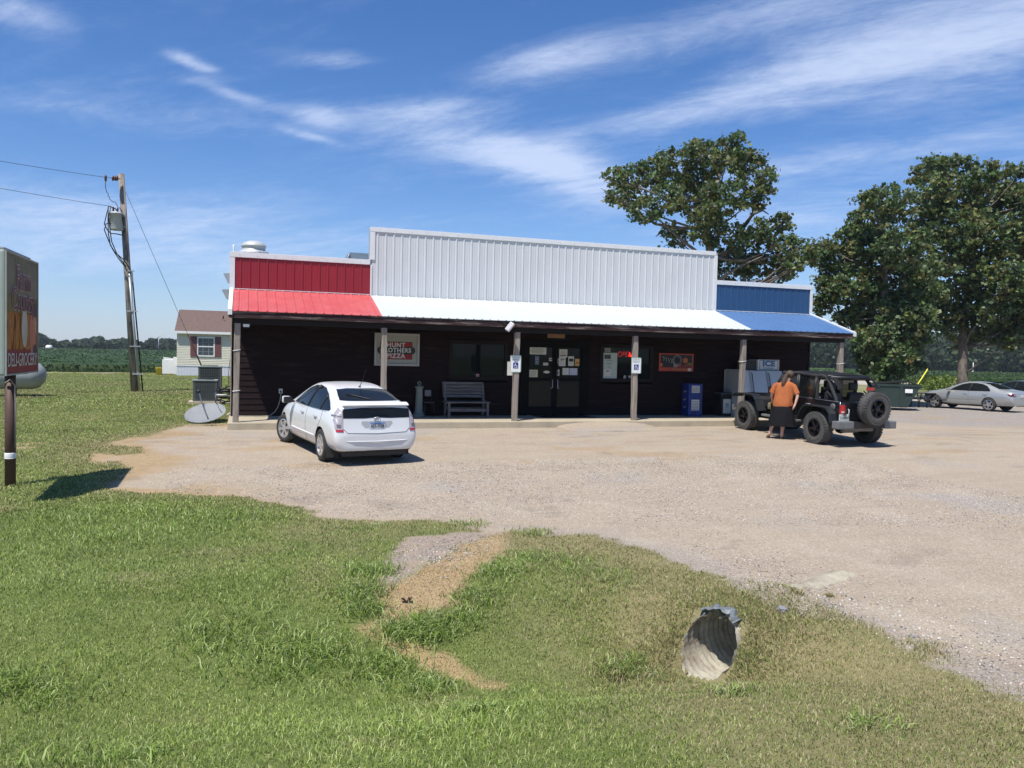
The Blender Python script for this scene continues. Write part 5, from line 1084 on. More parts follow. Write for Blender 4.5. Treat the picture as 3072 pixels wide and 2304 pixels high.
# ---------------------------------------------------------------- right side background objects
# dumpster
dk=mat('dumpster_green',(.018,.035,.028),.55,0,.2,4); dp=atd(2672,1212,43.0)
T=thing('dumpster','dark green dumpster with black lids behind the black off-road vehicle','dumpster',(dp.x,dp.y,-.24),rotz=R(-38))
bm=B(); prism(bm,[(-1.0,.15),(.62,.15),(1.15,1.12),(1.15,1.22),(-1.0,1.22)],-.9,.9); fin('bin_body',bm,dk,T)
bm=B(); box(bm,-1.05,1.20,-.94,-.905,1.14,1.24); box(bm,1.15,1.20,-.90,.90,1.14,1.24); box(bm,-.7,-.6,-.96,-.90,.2,1.14); box(bm,.3,.4,-.96,-.901,.2,1.14); fin('rim',bm,dk,T)
for y0,y1 in ((-.9,-.02),(.02,.9)):
    bm=B(); prism(bm,[(-1.0,1.225),(.55,1.42),(.62,1.40),(1.1,1.26),(1.1,1.235),(.6,1.36),(-1.0,1.2)][:4]+[(1.1,1.23),(.58,1.36)],y0,y1); fin('lid',bm,black,T)
bm=B(); box(bm,.50,.82,-.98,-.965,.85,1.03); fin('label_sheet',bm,white,T)
# picnic table
pp=atd(2757,1206,46.6); T=thing('picnic_table','black metal picnic table between dumpster and silver sedan','picnic table',(pp.x,pp.y,-.24),rotz=R(-24))
bk=mat('black_metal_frame',(.018,.018,.018),.5)
bm=B(); box(bm,-1.2,1.2,-.38,.38,.70,.745,bev=.01); fin('tabletop',bm,bk,T)
for y in (-.72,.72):
    bm=B(); box(bm,-1.2,1.2,y-.13,y+.13,.42,.455,bev=.01); fin('bench_seat',bm,bk,T)
for x in (-.85,-.2,.2,.85):
    bm=B(); tube(bm,[(x,-.55,0),(x,-.25,.70)],.025,6); tube(bm,[(x,.55,0),(x,.25,.70)],.025,6); tube(bm,[(x,-.75,.42),(x,.75,.42)],.02,6); fin('leg',bm,bk,T)
# yellow guy guard
a=atd(2722,1178,52); b=atd(2783,1107,52.6); T=thing('guy_wire','guy wire with a bright yellow guard between dumpster and sedan','wire',(a.x,a.y,-.24)); a.z=-.2
bm=B(); tube(bm,[a,b],.032,8); fin('guard',bm,mat('guard_yellow',(.75,.70,.06),.5),T,world=True)
bm=B(); tube(bm,[b,b+(b-a)*3.4],.010,5); fin('wire',bm,wire_m,T,world=True)
# ---------------------------------------------------------------- culvert
def culvert():
    side=Vector((-PIPED.y,PIPED.x,0)); nt_=72; ns=150; rr=random.Random(2)
    jit=[rr.uniform(-.012,.012) for _ in range(nt_)]
    T=thing('culvert_pipe','crumpled corrugated metal culvert pipe opening in the grass ditch beside the drive','culvert',tuple(PIPE0+Vector((0,0,-PR))))
    bm=B(); rows=[]
    for k in range(nt_):
        th=2*math.pi*k/nt_; up=math.sin(th); s0=MITRE*PR*(1+up)+jit[k]; top=max(0,up-.55)/.45
        row=[]
        for j in range(ns):
            s=s0+(2.6-s0)*(j/(ns-1))**1.15; r=PR+.011*math.sin(2*math.pi*(s/.075+th/(2*math.pi)))
            cr_=math.exp(-((s-s0)/.13)**2)*top; r2=r*(1-.16*cr_*(1+.6*math.sin(th*9)))
            p=PIPE0+PIPED*s+side*(r2*math.cos(th)*.92)+Vector((0,0,r2*math.sin(th)*1.03)); row.append(bm.verts.new(p))
        rows.append(row)
    for k in range(nt_):
        a,b=rows[k],rows[(k+1)%nt_]
        for j in range(ns-1): bm.faces.new((a[j],b[j],b[j+1],a[j+1]))
    bm.faces.new([r_[-1] for r_ in rows]); bmesh.ops.solidify(bm,geom=bm.faces[:],thickness=.004)
    fin('pipe_wall',bm,mat('culvert_metal',(.60,.56,.45),.7,.0,.2,6,bump=.2,bs=40,col2=(.30,.22,.15),cs=3.5,clo=.5,chi=.72),T,world=True,smooth_=True)
    # torn, folded-over rim at the top
    bm=B(); n=30; m_=7; g=[]
    for i in range(n+1):
        th=R(52+ (128-52)*i/n); up=math.sin(th); s0=MITRE*PR*(1+up); row=[]
        for j in range(m_+1):
            t=j/m_; out=-.045+.14*t+.02*math.sin(i*.37); hgt=.020*math.sin(t*3.1)+.010*math.sin(i*.55+t*4)+.004*math.sin(i*1.7)
            rad=PR+.014+hgt; p=PIPE0+PIPED*(s0+out+.014*math.sin(i*.9))+side*(rad*math.cos(th))+Vector((0,0,rad*up)); row.append(bm.verts.new(p))
        g.append(row)
    for i in range(n):
        for j in range(m_): bm.faces.new((g[i][j],g[i+1][j],g[i+1][j+1],g[i][j+1]))
    bmesh.ops.solidify(bm,geom=bm.faces[:],thickness=.006)
    fin('torn_rim',bm,mat('bright_torn_metal',(.34,.37,.39),.5,.2,.3,14),T,world=True,smooth_=True,label='bright crumpled torn metal rim')
culvert()
def rock(name,label,u,v,s,m,sq=.5,seed=0):
    P=gat(u,v); r=random.Random(seed); bm=B(); bmesh.ops.create_icosphere(bm,subdivisions=2,radius=s)
    for q in bm.verts: q.co*=r.uniform(.75,1.15); q.co.z*=sq
    o=fin(name,bm,m); o.location=(P.x,P.y,gz(P.x,P.y)+s*sq*.4); tag(o,label,name.replace('_',' ')); return o
stone_m=mat('loose_stone',(.20,.20,.21),.8,0,.3,12,bump=.6,bs=40)
def gravel():
    """loose stones on the apron: uncountable"""
    n=2000; r=np.random.default_rng(3); t=r.uniform(0,1,n); U=np.interp(t,[0,.45,.7,1],[2080,2350,2700,3072]); W=np.interp(t,[0,.45,.7,1],[1660,1830,1900,2120])
    E_=np.array([gat(a,b) for a,b in zip(np.interp(np.linspace(0,1,50),[0,.45,.7,1],[2080,2350,2700,3072]),np.interp(np.linspace(0,1,50),[0,.45,.7,1],[1660,1830,1900,2120]))])
    k=r.integers(0,50,n); x=E_[k,0]+np.abs(r.normal(0,.55,n))+r.uniform(0,.1,n); y=E_[k,1]+r.normal(0,.45,n)
    # plus a patch of white stones on the bare spot
    m2=1100; b=np.array(BARE); c=b.mean(0); x2=c[0]+r.normal(.05,.42,m2); y2=c[1]+r.normal(.1,.38,m2); k2=sdist(BARE,x2,y2)>.02; x=np.concatenate([x,x2[k2]]); y=np.concatenate([y,y2[k2]])
    k=(sdist(LOT,x,y)>-.12)|(sdist(BARE,x,y)>0); x=x[k];y=y[k]; n=len(x); s=r.uniform(.005,.014,n)*(1+.5*(r.uniform(0,1,n)<.03)); z=zg(x,y)+s*.2
    m3=90000; x3=r.uniform(-1,13,m3); y3=-20+14.5*r.uniform(0,1,m3)**.8; ok,f3=cull(x3,y3,zg(x3,y3),60,60); k3=ok&(sdist(LOT,x3,y3)>.15); x3=x3[k3];y3=y3[k3]; s3=r.uniform(.003,.0085,len(x3))*(1+.5*(f3[k3]>11)); x=np.concatenate([x,x3]);y=np.concatenate([y,y3]); s=np.concatenate([s,s3]); z=np.concatenate([z,zg(x3,y3)+s3*.1]); n=len(x)
    D=np.array([[1,0,0],[-1,0,0],[0,1,0],[0,-1,0],[0,0,.6],[0,0,-.6]]); V=np.stack([x,y,z],-1)[:,None,:]+D[None]*s[:,None,None]*r.uniform(.6,1.4,(n,6,1))
    a=r.uniform(0,6.28,n); F6=np.array([[0,2,4],[2,1,4],[1,3,4],[3,0,4],[2,0,5],[1,2,5],[3,1,5],[0,3,5]]); F=(np.arange(n)[:,None,None]*6+F6[None]).reshape(-1,3)
    C=np.array([[.46,.42,.37],[.34,.31,.28],[.60,.57,.51],[.16,.15,.15],[.42,.33,.25]])[r.integers(0,5,n)]*r.uniform(.8,1.2,(n,1))
    o=mesh_np('loose_gravel',V.reshape(-1,3),F,attr_mat('gravel_stones',.9,.0),colors=np.repeat(C,6,0),smooth_=False); tag(o,'scattered loose gravel along the edge of the drive','gravel',kind='stuff')
gravel()
rock('stone','largest dark stone on the gravel edge right of the culvert',2346,1832,.05,stone_m,.6,1)
rock('stone','small dark stone on the drive near the right frame edge',2735,1913,.028,stone_m,.6,2)
T=thing('litter','small white crumpled scrap on the lot beside the ramp','litter',tuple(gat(1627,1277))); bm=B(); bmesh.ops.create_icosphere(bm,subdivisions=2,radius=.055)
for q in bm.verts: q.co*=random.Random(q.index).uniform(.7,1.2); q.co.z=abs(q.co.z)*.5
fin('scrap',bm,white,T)
T=thing('leaf','curled dead brown leaf lying on the straw patch','leaf',tuple(gat(1220,1804))); bm=B(); 
for s_ in (-1,1): prism(bm,[(0,0),(s_*.03,.012),(s_*.055,.035),(s_*.02,.03)],-.02,.02)
fin('blade',bm,mat('dead_leaf',(.05,.018,.015),.7),T)
# ---------------------------------------------------------------- vehicles
def evalbm(bm,mods):
    me=bpy.data.meshes.new('t'); bm.to_mesh(me); bm.free(); o=link(bpy.data.objects.new('t',me)); tmp=[]
    for k,a in mods:
        if k=='SUB': m=o.modifiers.new('s','SUBSURF'); m.levels=a; m.render_levels=a
        if k=='SKIN': o.modifiers.new('k','SKIN').use_smooth_shade=True
        if k=='CUT':
            m2=bpy.data.meshes.new('c'); a.to_mesh(m2); a.free(); c=link(bpy.data.objects.new('c',m2)); tmp.append(c); m=o.modifiers.new('b','BOOLEAN'); m.operation='DIFFERENCE'; m.object=c; m.solver='EXACT'
    dg=bpy.context.evaluated_depsgraph_get(); r=B(); ev=bpy.data.meshes.new_from_object(o.evaluated_get(dg)); r.from_mesh(ev)
    for q in tmp+[o]: bpy.data.objects.remove(q)
    return r
def loft(st):
    bm=B(); rings=[]
    for x,zb,hs,zs,hm,zm,hb,zl,hr,zr,zt in st:
        h=[(0,zb),(hs*.85,zb),(hs,zs),(hm,zm),(hb,zl),(hr,zr),(hr*.72,zr+(zt-zr)*.75),(0,zt)]
        ring=h+[(-y,z) for y,z in reversed(h[1:-1])]; rings.append([bm.verts.new((x,y,z)) for y,z in ring])
    n=len(rings[0])
    for a,b in zip(rings,rings[1:]):
        for k in range(n): bm.faces.new((a[k],a[(k+1)%n],b[(k+1)%n],b[k]))
    bm.faces.new(rings[0]); bm.faces.new(list(reversed(rings[-1]))); bmesh.ops.recalc_face_normals(bm,faces=bm.faces[:]); return bm
def arches(axles,r,y0=.50,y1=1.3,zc=None):
    bm=B()
    for x in axles:
        for s in (-1,1):
            a=[bm.verts.new((x+r*math.cos(k*math.pi/16),s*y0,(zc or r*.9)+r*math.sin(k*math.pi/16))) for k in range(32)]; b=[bm.verts.new((v.co.x,s*y1,v.co.z)) for v in a]
            fs=[bm.faces.new(a),bm.faces.new(list(reversed(b)))]+[bm.faces.new((a[(i+1)%32],a[i],b[i],b[(i+1)%32])) for i in range(32)]; bmesh.ops.recalc_face_normals(bm,faces=fs)
    return bm
def body(T,st,axles,ar,zc,m,name='body'):
    bm=evalbm(loft(st),[('SUB',3)]); bv=BVHTree.FromBMesh(bm); bm=evalbm(bm,[('CUT',arches(axles,ar,zc=zc))])
    for f in bm.faces:
        c=f.calc_center_median(); n=f.normal
        for x in axles:
            d=math.hypot(c.x-x,c.z-zc)
            if d<ar+.004 and abs(c.y)>.49 and ((abs(n.y)>.95 and abs(c.y)<.52) or (d>ar-.02 and abs(n.y)<.25)): f.material_index=1
        if c.z<.30 and n.z<-.5: f.material_index=1
    o=fin(name,bm,[m,black],T,smooth_=True); return o,bv
def decal(bv,poly,axis,sg,off=.004,sp=.06,smooth_pts=None):
    bm=B()
    mk=(lambda p:(p[0],0,p[1])) if axis=='y' else ((lambda p:(0,p[0],p[1])) if axis=='x' else (lambda p:(p[0],p[1],0)))
    bm.faces.new([bm.verts.new(mk(p)) for p in poly])
    a=min(p[0] for p in poly);b=max(p[0] for p in poly);c=min(p[1] for p in poly);d=max(p[1] for p in poly)
    ax1=Vector((0,1,0)) if axis=='x' else Vector((1,0,0)); ax2=Vector((0,1,0)) if axis=='z' else Vector((0,0,1))
    for lo,hi,ax in ((a,b,ax1),(c,d,ax2)):
        k=lo+sp
        while k<hi-.004: bmesh.ops.bisect_plane(bm,geom=bm.verts[:]+bm.edges[:]+bm.faces[:],plane_co=ax*k,plane_no=ax); k+=sp
    dr={'x':Vector((-sg,0,0)),'y':Vector((0,-sg,0)),'z':Vector((0,0,-1))}[axis]
    for v in bm.verts:
        o=v.co-dr*8; h=bv.ray_cast(o,dr)
        if h[0] is None: h=bv.find_nearest(v.co-dr*.8)
        v.co=h[0]+h[1]*off-dr*0.0
    bmesh.ops.recalc_face_normals(bm,faces=bm.faces[:])
    if bm.faces:
        f=max(bm.faces,key=lambda q:q.calc_area())
        if f.normal.dot(dr)>0: bmesh.ops.reverse_faces(bm,faces=bm.faces[:])
    return bm
def seam(bv,pts_,axis,sg,w_=.006,off=.0015):
    """thin dark panel gap drawn as a narrow raised strip following the body"""
    bm=B(); dr={'x':Vector((-sg,0,0)),'y':Vector((0,-sg,0)),'z':Vector((0,0,-1))}[axis]; P=[]
    for a,b in zip(pts_,pts_[1:]):
        for t in [i/8 for i in range(8)]: P.append((a[0]*(1-t)+b[0]*t,a[1]*(1-t)+b[1]*t))
    P.append(pts_[-1]); Q=[]
    for p in P:
        v=Vector((p[0],0,p[1])) if axis=='y' else (Vector((0,p[0],p[1])) if axis=='x' else Vector((p[0],p[1],0)))
        h=bv.ray_cast(v-dr*8,dr)
        if h[0] is not None: Q.append(h[0]+h[1]*off)
    if len(Q)>1: tube(bm,Q,w_/2,5)
    return bm
def wheel(T,x,y,r,w_,rim_r,sg,style,rim_m,tyre_m,steer=0,spokes=5,lugs=False,back=True):
    M=None; bm=B(); h=w_/2
    lathe(bm,[(rim_r,-h+.01),(rim_r+.02,-h),(r-.045,-h-.004),(r-.012,-h+.015),(r,-h+.045),(r,-.012),(r-.008,-.008),(r-.008,.008),(r,.012),(r,h-.045),(r-.012,h-.015),(r-.045,h+.004),(rim_r+.02,h),(rim_r,h-.01)],48,axis='Y',cap=False)
    if lugs:
        for k in range(34):
            a=2*math.pi*k/34
            for s_ in (-1,1):
                Mx=Matrix.Rotation(a+.05*s_,4,'Y'); box(bm,r-.028,r+.008,s_*h*.45-.0*s_-.035,s_*h*.45+.035,-.022,.022,M=Mx@Matrix.Translation((0,s_*.028,0)),bev=0)
                box(bm,r-.05,r-.005,s_*(h+.004)-.008,s_*(h+.004)+.008,-.02,.02,M=Mx)
    wo=fin('wheel',bm,tyre_m,T); wo.location=(x,y,r); wo.rotation_euler=(0,0,R(steer))
    bm=B(); o=sg*h
    lathe(bm,[(rim_r+.004,o*.96),(rim_r-.018,o*1.0),(rim_r-.022,o*.8),(rim_r-.03,o*.3),(rim_r-.05,o*.1)],40,axis='Y',mi=0,cap=False)
    lathe(bm,[(rim_r-.02,o*.12),(.0,o*.10)],28,axis='Y',mi=1,cap=False)
    lathe(bm,[(.075,o*.15),(.07,o*.86),(.05,o*.93),(0,o*.94)],16,axis='Y',mi=0)
    for k in range(spokes):
        a=2*math.pi*k/spokes+.2; Mx=Matrix.Rotation(a,4,'Y')
        def sp(z0,z1,x0,x1,yy0,yy1): 
            vs=[bm.verts.new(Mx@Vector(p)) for p in ((x0,yy0,-z0),(x0,yy0,z0),(x1,yy1,z1),(x1,yy1,-z1),(x0,yy0*.6,-z0),(x0,yy0*.6,z0),(x1,yy1*.6,z1),(x1,yy1*.6,-z1))]
            for f in ((0,1,2,3),(7,6,5,4),(0,4,5,1),(1,5,6,2),(2,6,7,3),(3,7,4,0)): bm.faces.new([vs[i] for i in f])
        if style=='star': sp(.05,.022,.05,rim_r-.018,o*.88,o*.95)
        elif style=='twin': sp(.022,.045,.05,rim_r-.018,o*.84,o*.92)
        else: sp(.030,.024,.05,rim_r-.018,o*.62,o*.78)
    bmesh.ops.recalc_face_normals(bm,faces=bm.faces[:]); fin('rim',bm,[rim_m,black],wo,smooth_=True); return wo
def place(T,rear_left,front_left,half):
    a=Vector(rear_left[:2]); b=Vector(front_left[:2]); d=(b-a).normalized(); rt=Vector((d.y,-d.x)); c=a+rt*half
    T.location=(c.x,c.y,rear_left[2]); pitch=math.atan2(front_left[2]-rear_left[2],(b-a).length); T.rotation_euler=Euler((0,-pitch,math.atan2(d.y,d.x)),'XYZ')
carwhite=mat('white_car_paint',(.66,.67,.67),.28,0,.03,2,coat=.7)
def hatchback():
    T=thing('parked_car','white hatchback parked nose-in at the porch with its rear to the lot','car')
    st=[(-.865,.34,.56,.38,.64,.47,.60,.57,.48,.60,.61),(-.85,.30,.66,.34,.76,.46,.73,.60,.60,.64,.65),(-.815,.27,.71,.31,.815,.47,.785,.66,.69,.80,.82),(-.785,.25,.74,.29,.83,.5,.80,.72,.70,.99,1.01),
        (-.755,.25,.745,.29,.835,.5,.805,.76,.69,1.095,1.12),(-.715,.24,.75,.28,.838,.5,.81,.80,.67,1.135,1.175),(-.66,.24,.75,.28,.84,.5,.815,.84,.655,1.150,1.19),(-.45,.22,.77,.27,.85,.55,.82,.93,.625,1.215,1.25),(-.1,.20,.79,.26,.856,.58,.825,.965,.60,1.325,1.365),(.3,.19,.80,.25,.86,.58,.825,.97,.585,1.405,1.445),
        (.85,.19,.80,.25,.862,.58,.825,.96,.58,1.445,1.49),(1.35,.19,.80,.25,.862,.58,.825,.94,.585,1.415,1.462),(1.8,.19,.80,.25,.86,.58,.82,.93,.615,1.26,1.305),(2.2,.19,.80,.25,.856,.56,.81,.92,.665,1.08,1.115),(2.42,.19,.79,.26,.85,.56,.80,.90,.68,.99,1.02),
        (2.85,.20,.77,.27,.835,.55,.775,.83,.61,.90,.93),(3.2,.22,.72,.29,.775,.52,.70,.71,.52,.78,.81),(3.42,.25,.62,.33,.66,.49,.58,.60,.40,.66,.68),(3.54,.30,.44,.38,.48,.46,.42,.53,.28,.56,.57)]
    b,bv=body(T,st,(0,2.70),.345,.33,carwhite)
    for sg in (-1,1):
        fin('side_window',decal(bv,[(2.02,.975),(1.72,1.16),(1.42,1.31),(1.12,1.388),(.80,1.405),(.48,1.375),(.16,1.285),(-.14,1.155),(-.34,1.035),(-.30,1.00),(.02,.985),(.8,.975)],'y',sg,.004,.09),glass,T,smooth_=True)
        bm=B()
        for p in (((.98,.98),(.86,1.405)),((.18,.985),(.12,1.26))): merge(bm,seam(bv,p,'y',sg,.05,.0))
        fin('window_pillar',bm,black,T)
        bm=B()
        for p in (((2.05,.95),(2.12,.7),(2.10,.30)),((.98,.96),(.97,.30)),((.0,.97),(.02,.80),(.18,.62),(.36,.42),(.38,.3)),((2.1,.30),(.38,.29)),((2.05,.96),(-.2,.975))): merge(bm,seam(bv,p,'y',sg,.007))
        fin('door_seam',bm,mat('panel_gap',(.08,.08,.085),.6),T)
        for hx in (1.22,.34):
            bm=decal(bv,[(hx-.09,.80),(hx+.07,.805),(hx+.07,.855),(hx-.09,.85)],'y',sg,.012,.05); bm2=seam(bv,[(hx-.09,.835),(hx+.08,.84)],'y',sg,.03,.022); merge(bm,bm2); fin('door_handle',bm,mat('handle_satin',(.60,.61,.63),.25,.3),T)
        fin('side_moulding',seam(bv,[(1.98,.45),(.42,.45)],'y',sg,.045,.002),carwhite,T,smooth_=True)
        # tail lamp
        poly=[(sg*.655,.655),(sg*.785,.66),(sg*.80,.72),(sg*.79,.86),(sg*.745,.99),(sg*.685,1.085),(sg*.665,1.02),(sg*.665,.85)]
        lp=fin('tail_light',decal(bv,poly,'x',-1,.006,.03),mat('smoky_lens',(.40,.36,.38),.12,0,.3,30,coat=1),T,smooth_=True)
        bm=decal(bv,[(sg*.66,.655),(sg*.784,.66),(sg*.79,.70),(sg*.66,.70)],'x',-1,.009,.02); fin('red_segment',bm,redl,lp,smooth_=True)
        bm=decal(bv,[(sg*.70,.73),(sg*.77,.74),(sg*.77,.80),(sg*.70,.79)],'x',-1,.010,.02)
        for q in range(3): merge(bm,decal(bv,[(sg*(.685+.035*q),.93),(sg*(.71+.035*q),.93),(sg*(.71+.03*q),.955),(sg*(.685+.03*q),.955)],'x',-1,.010,.02))
        fin('reflector',bm,mat('lamp_dark',(.16,.14,.16),.3),lp)
        bm=B(); box(bm,1.88,1.98,sg*.86,sg*1.03,.95,1.08,bev=.03); box(bm,1.93,1.99,sg*.80,sg*.88,.96,1.0); mr_=fin('side_mirror',bm,black,T,smooth_=True); bm=B(); box(bm,1.955,2.06,sg*.88,sg*1.045,.945,1.09,bev=.035); fin('mirror_shell',bm,carwhite,mr_,smooth_=True)
    fin('rear_window',decal(bv,[(-.60,1.205),(.60,1.205),(.56,1.29),(.50,1.375),(.30,1.395),(-.30,1.395),(-.50,1.375),(-.56,1.29)],'x',-1,.004,.05),glass,T,smooth_=True)
    fin('windscreen',decal(bv,[(-.62,1.06),(.62,1.06),(.52,1.40),(-.52,1.40)],'x',1,.004,.07),glass,T,smooth_=True)
    fin('lower_rear_window',decal(bv,[(-.655,.905),(-.25,.90),(0,.915),(.25,.90),(.655,.905),(.655,1.07),(.3,1.095),(-.3,1.095),(-.655,1.07)],'x',-1,.004,.05),glass,T,smooth_=True)
    bm=B(); prism(bm,[(-.76,1.115),(-.66,1.16),(-.66,1.195),(-.74,1.175),(-.795,1.14)],-.655,.655); bmesh.ops.bevel(bm,geom=bm.edges[:],offset=.012,segments=2,affect='EDGES'); fin('spoiler',bm,carwhite,T,smooth_=True)
    bm=B(); box(bm,-.842,-.82,-.16,.16,1.085,1.105); fin('brake_lamp',bm,black,T)
    bm=B(); 
    for p in (((-.66,1.08),(-.665,.72),(-.58,.635),(0,.615),(.58,.635),(.665,.72),(.66,1.08)),): merge(bm,seam(bv,p,'x',-1,.009))
    fin('hatch_seam',bm,mat('panel_gap',(.08,.08,.085),.6),T)
    bm=decal(bv,[(-.31,.80),(-.24,.72),(.24,.72),(.31,.80),(.30,.845),(-.30,.845)],'x',-1,.002,.05); fin('plate_recess',bm,mat('recess_grey',(.36,.37,.38),.5),T)
    h=bv.ray_cast(Vector((-5,0,.77)),Vector((1,0,0)))[0]; px=h.x-.012
    bm=B(); box(bm,px-.006,px,-.152,.152,.69,.83,mi=0); box(bm,px-.0075,px-.0061,-.15,.15,.795,.829,mi=1); pl=fin('licence_plate',bm,[mat('plate_white',(.55,.60,.66),.4),mat('plate_blue',(.16,.28,.55),.4)],T)
    RX=lambda x,y,z:Matrix.Translation((x,y,z))@Matrix.Rotation(R(-90),4,'Z')@Matrix.Rotation(R(90),4,'X')
    fin('lettering',text_bm('437-YOB',.088,RX(px-.010,0,.755),depth=.003,sx=.78,offset=.001),ink,pl)
    bm=text_bm('Tennessee',.032,RX(px-.010,0,.812),depth=.002,sx=1.0); fin('lettering',bm,ink,pl)
    h=bv.ray_cast(Vector((-5,0,.90)),Vector((1,0,0)))[0]; ex=h.x-.012; bm=B()
    E_=lambda a,b,cz=.885:[(ex,a*math.cos(k*math.pi/12),cz+b*math.sin(k*math.pi/12)) for k in range(25)]
    tube(bm,E_(.062,.040),.006,5); tube(bm,E_(.042,.013,.902),.0045,5); tube(bm,E_(.015,.036),.0045,5); fin('emblem',bm,chrome,T)
    bm=B()
    for z,dz in ((.52,.05),): tube(bm,[(-.84,.72,.485),(-.872,.45,.475),(-.878,0,.47),(-.872,-.45,.475),(-.84,-.72,.485)],.010,6)
    fin('bumper_crease',bm,carwhite,T,smooth_=True)
    bm=B(); box(bm,-.80,-.60,-.62,.62,.19,.30); fin('rear_valance',bm,black,T)
    for sg in (-1,1):
        for xf in (-.42,2.26): bm=B(); box(bm,xf,xf+.02,sg*.60,sg*.83,.13,.34); fin('mud_flap',bm,rubber,T)
    # roof aerial, wiper
    bm=B(); P0=bv.ray_cast(Vector((.18,.0,4)),Vector((0,0,-1)))[0]; lathe(bm,[(.03,0),(.018,.02),(0,.03)],10,c=tuple(P0)); tube(bm,[P0,P0+Vector((-.16,-.07,.36))],[.007,.0035],6); fin('aerial',bm,black,T)
    bm=B(); tube(bm,[bv.ray_cast(Vector((x,y,4)),Vector((0,0,-1)))[0]+Vector((0,0,.02)) for x,y in ((-.60,.02),(-.52,.10),(-.36,.30),(-.25,.42))],.012,6); fin('wiper',bm,black,T)
    for k,(x,st_) in enumerate(((0,0),(2.70,17))):
        for sg in (-1,1): wheel(T,x,sg*.745,.315,.185,.205,sg,'twin',chrome,rubber,steer=st_,spokes=6)
    rl=gat(979,1382); fl=gat(865,1325); place(T,(rl.x,rl.y,gz(rl.x,rl.y)),(fl.x,fl.y,gz(fl.x,fl.y)),.70)
hatchback()
def jeep():
    T=thing('parked_car','black open-back off-road vehicle with a rear spare wheel parked at the porch','car')
    # lower body tub, hood, grille
    bm=B(); box(bm,-.62,2.02,-.72,.72,.56,1.12,bev=.035)
    arc=B()
    for sg in (-1,1): prism(arc,[(-.50,.3),(-.47,.75),(-.30,.93),(.34,.93),(.52,.75),(.58,.3)],sg*.48,sg*1.0)
    bm=evalbm(bm,[('CUT',arc)]); fin('body',bm,blackp,T,smooth_=True)
    bm=B(); vs=[(2.021,-.70,1.13),(2.021,.70,1.13),(3.38,.55,1.05),(3.38,-.55,1.05),(2.021,-.70,.70),(2.021,.70,.70),(3.38,.55,.62),(3.38,-.55,.62)]; V=[bm.verts.new(p) for p in vs]
    for f in ((0,1,2,3),(7,6,5,4),(0,4,5,1),(1,5,6,2),(2,6,7,3),(3,7,4,0)): bm.faces.new([V[i] for i in f])
    bmesh.ops.recalc_face_normals(bm,faces=bm.faces[:]); bmesh.ops.bevel(bm,geom=bm.edges[:],offset=.05,segments=3,affect='EDGES'); fin('hood',bm,blackp,T,smooth_=True)
    bm=B(); box(bm,3.37,3.42,-.56,.56,.60,1.04,bev=.01)
    for k in range(7): box(bm,3.421,3.425,-.27+.08*k,-.23+.08*k,.66,.96,mi=0)
    gr_=fin('grille',bm,blackp,T)
    for sg in (-1,1):
        bm=B(); lathe(bm,[(.09,3.421),(.09,3.44),(.0,3.45)],16,axis='X',c=(0,sg*.42,.90)); fin('headlight',bm,clearl,T)
    bm=B(); box(bm,.2,3.5,-.45,.45,.36,.58); box(bm,-.6,.2,-.42,-.30,.42,.56); box(bm,-.6,.2,.30,.42,.42,.56); tube(bm,[(0,-.7,.41),(0,.7,.41)],.05,8); tube(bm,[(2.947,-.7,.41),(2.947,.7,.41)],.05,8); lathe(bm,[(0,-.16),(.13,-.10),(.15,0),(.13,.10),(0,.16)],12,axis='Y',c=(0,.05,.40)); fin('chassis',bm,black,T)
    fl_m=mat('flare_plastic',(.014,.016,.019),.5,0,.15,8)
    for sg in (-1,1):
        a,b=(.56,.935) if sg>0 else (-.935,-.56)
        bm=B(); strip(bm,[(2.28,.60),(2.44,.90),(2.53,1.0),(2.62,1.03),(3.28,1.03),(3.42,1.00),(3.50,.93)],.035,a,b); bmesh.ops.bevel(bm,geom=[e for e in bm.edges if e.is_boundary or e.calc_face_angle(0)>.8],offset=.008,segments=2,affect='EDGES'); fin('fender_flare',bm,fl_m,T)
        a,b=(.70,.935) if sg>0 else (-.935,-.70)
        bm=B(); strip(bm,[(-.56,.60),(-.50,.82),(-.40,.94),(-.30,.97),(.34,.97),(.46,.92),(.56,.80),(.66,.58)],.035,a,b); fin('fender_flare',bm,fl_m,T)
        # doors
        for x0,x1 in ((1.02,1.92),(.32,.98)):
            bm=B(); s0,s1=(.722,.742) if sg>0 else (-.742,-.722)
            lo=[(x0,1.118),(x0,.62),(x1,.62),(x1,1.118)] if x0>1 else [(x0,1.118),(x0,.90),(x0+.28,.62),(x1,.62),(x1,1.118)]
            prism(bm,lo,s0,s1); dr=fin('door',bm,blackp,T)
            bm=B(); top=1.74; ft=x1-.32 if x0>1 else x1
            y_=sg*.70; yt=sg*.63; fr=[(x0+.02,y_,1.12),(x0+.02,yt,top),(ft,yt,top),(x1-.02,y_,1.12)]
            for p,q in zip(fr,fr[1:]): tube(bm,[p,q],.028,6)
            tube(bm,[fr[0],fr[3]],.025,6); fin('window_frame',bm,black,dr)
            bm=B(); fs=[bm.verts.new(p) for p in fr]; bm.faces.new(fs); fin('window_pane',bm,mat('clear_car_glass',(.10,.13,.14),.02,0,.1,2,alpha=.30) if x0>1 else mat('tinted_car_glass',(.008,.010,.011),.03,0,.1,2,alpha=.9),dr)
            bm=B(); hx=x0+.13; tube(bm,[(hx-.06,sg*.75,.985),(hx-.05,sg*.775,.985),(hx+.09,sg*.775,.985),(hx+.10,sg*.75,.985)],.013,6); fin('door_handle',bm,chrome,dr)
        bm=B(); box(bm,.70,2.22,sg*.73,sg*.86,.475,.535,bev=.015); fin('side_step',bm,mat('step_grey',(.20,.21,.21),.4,.3),T)
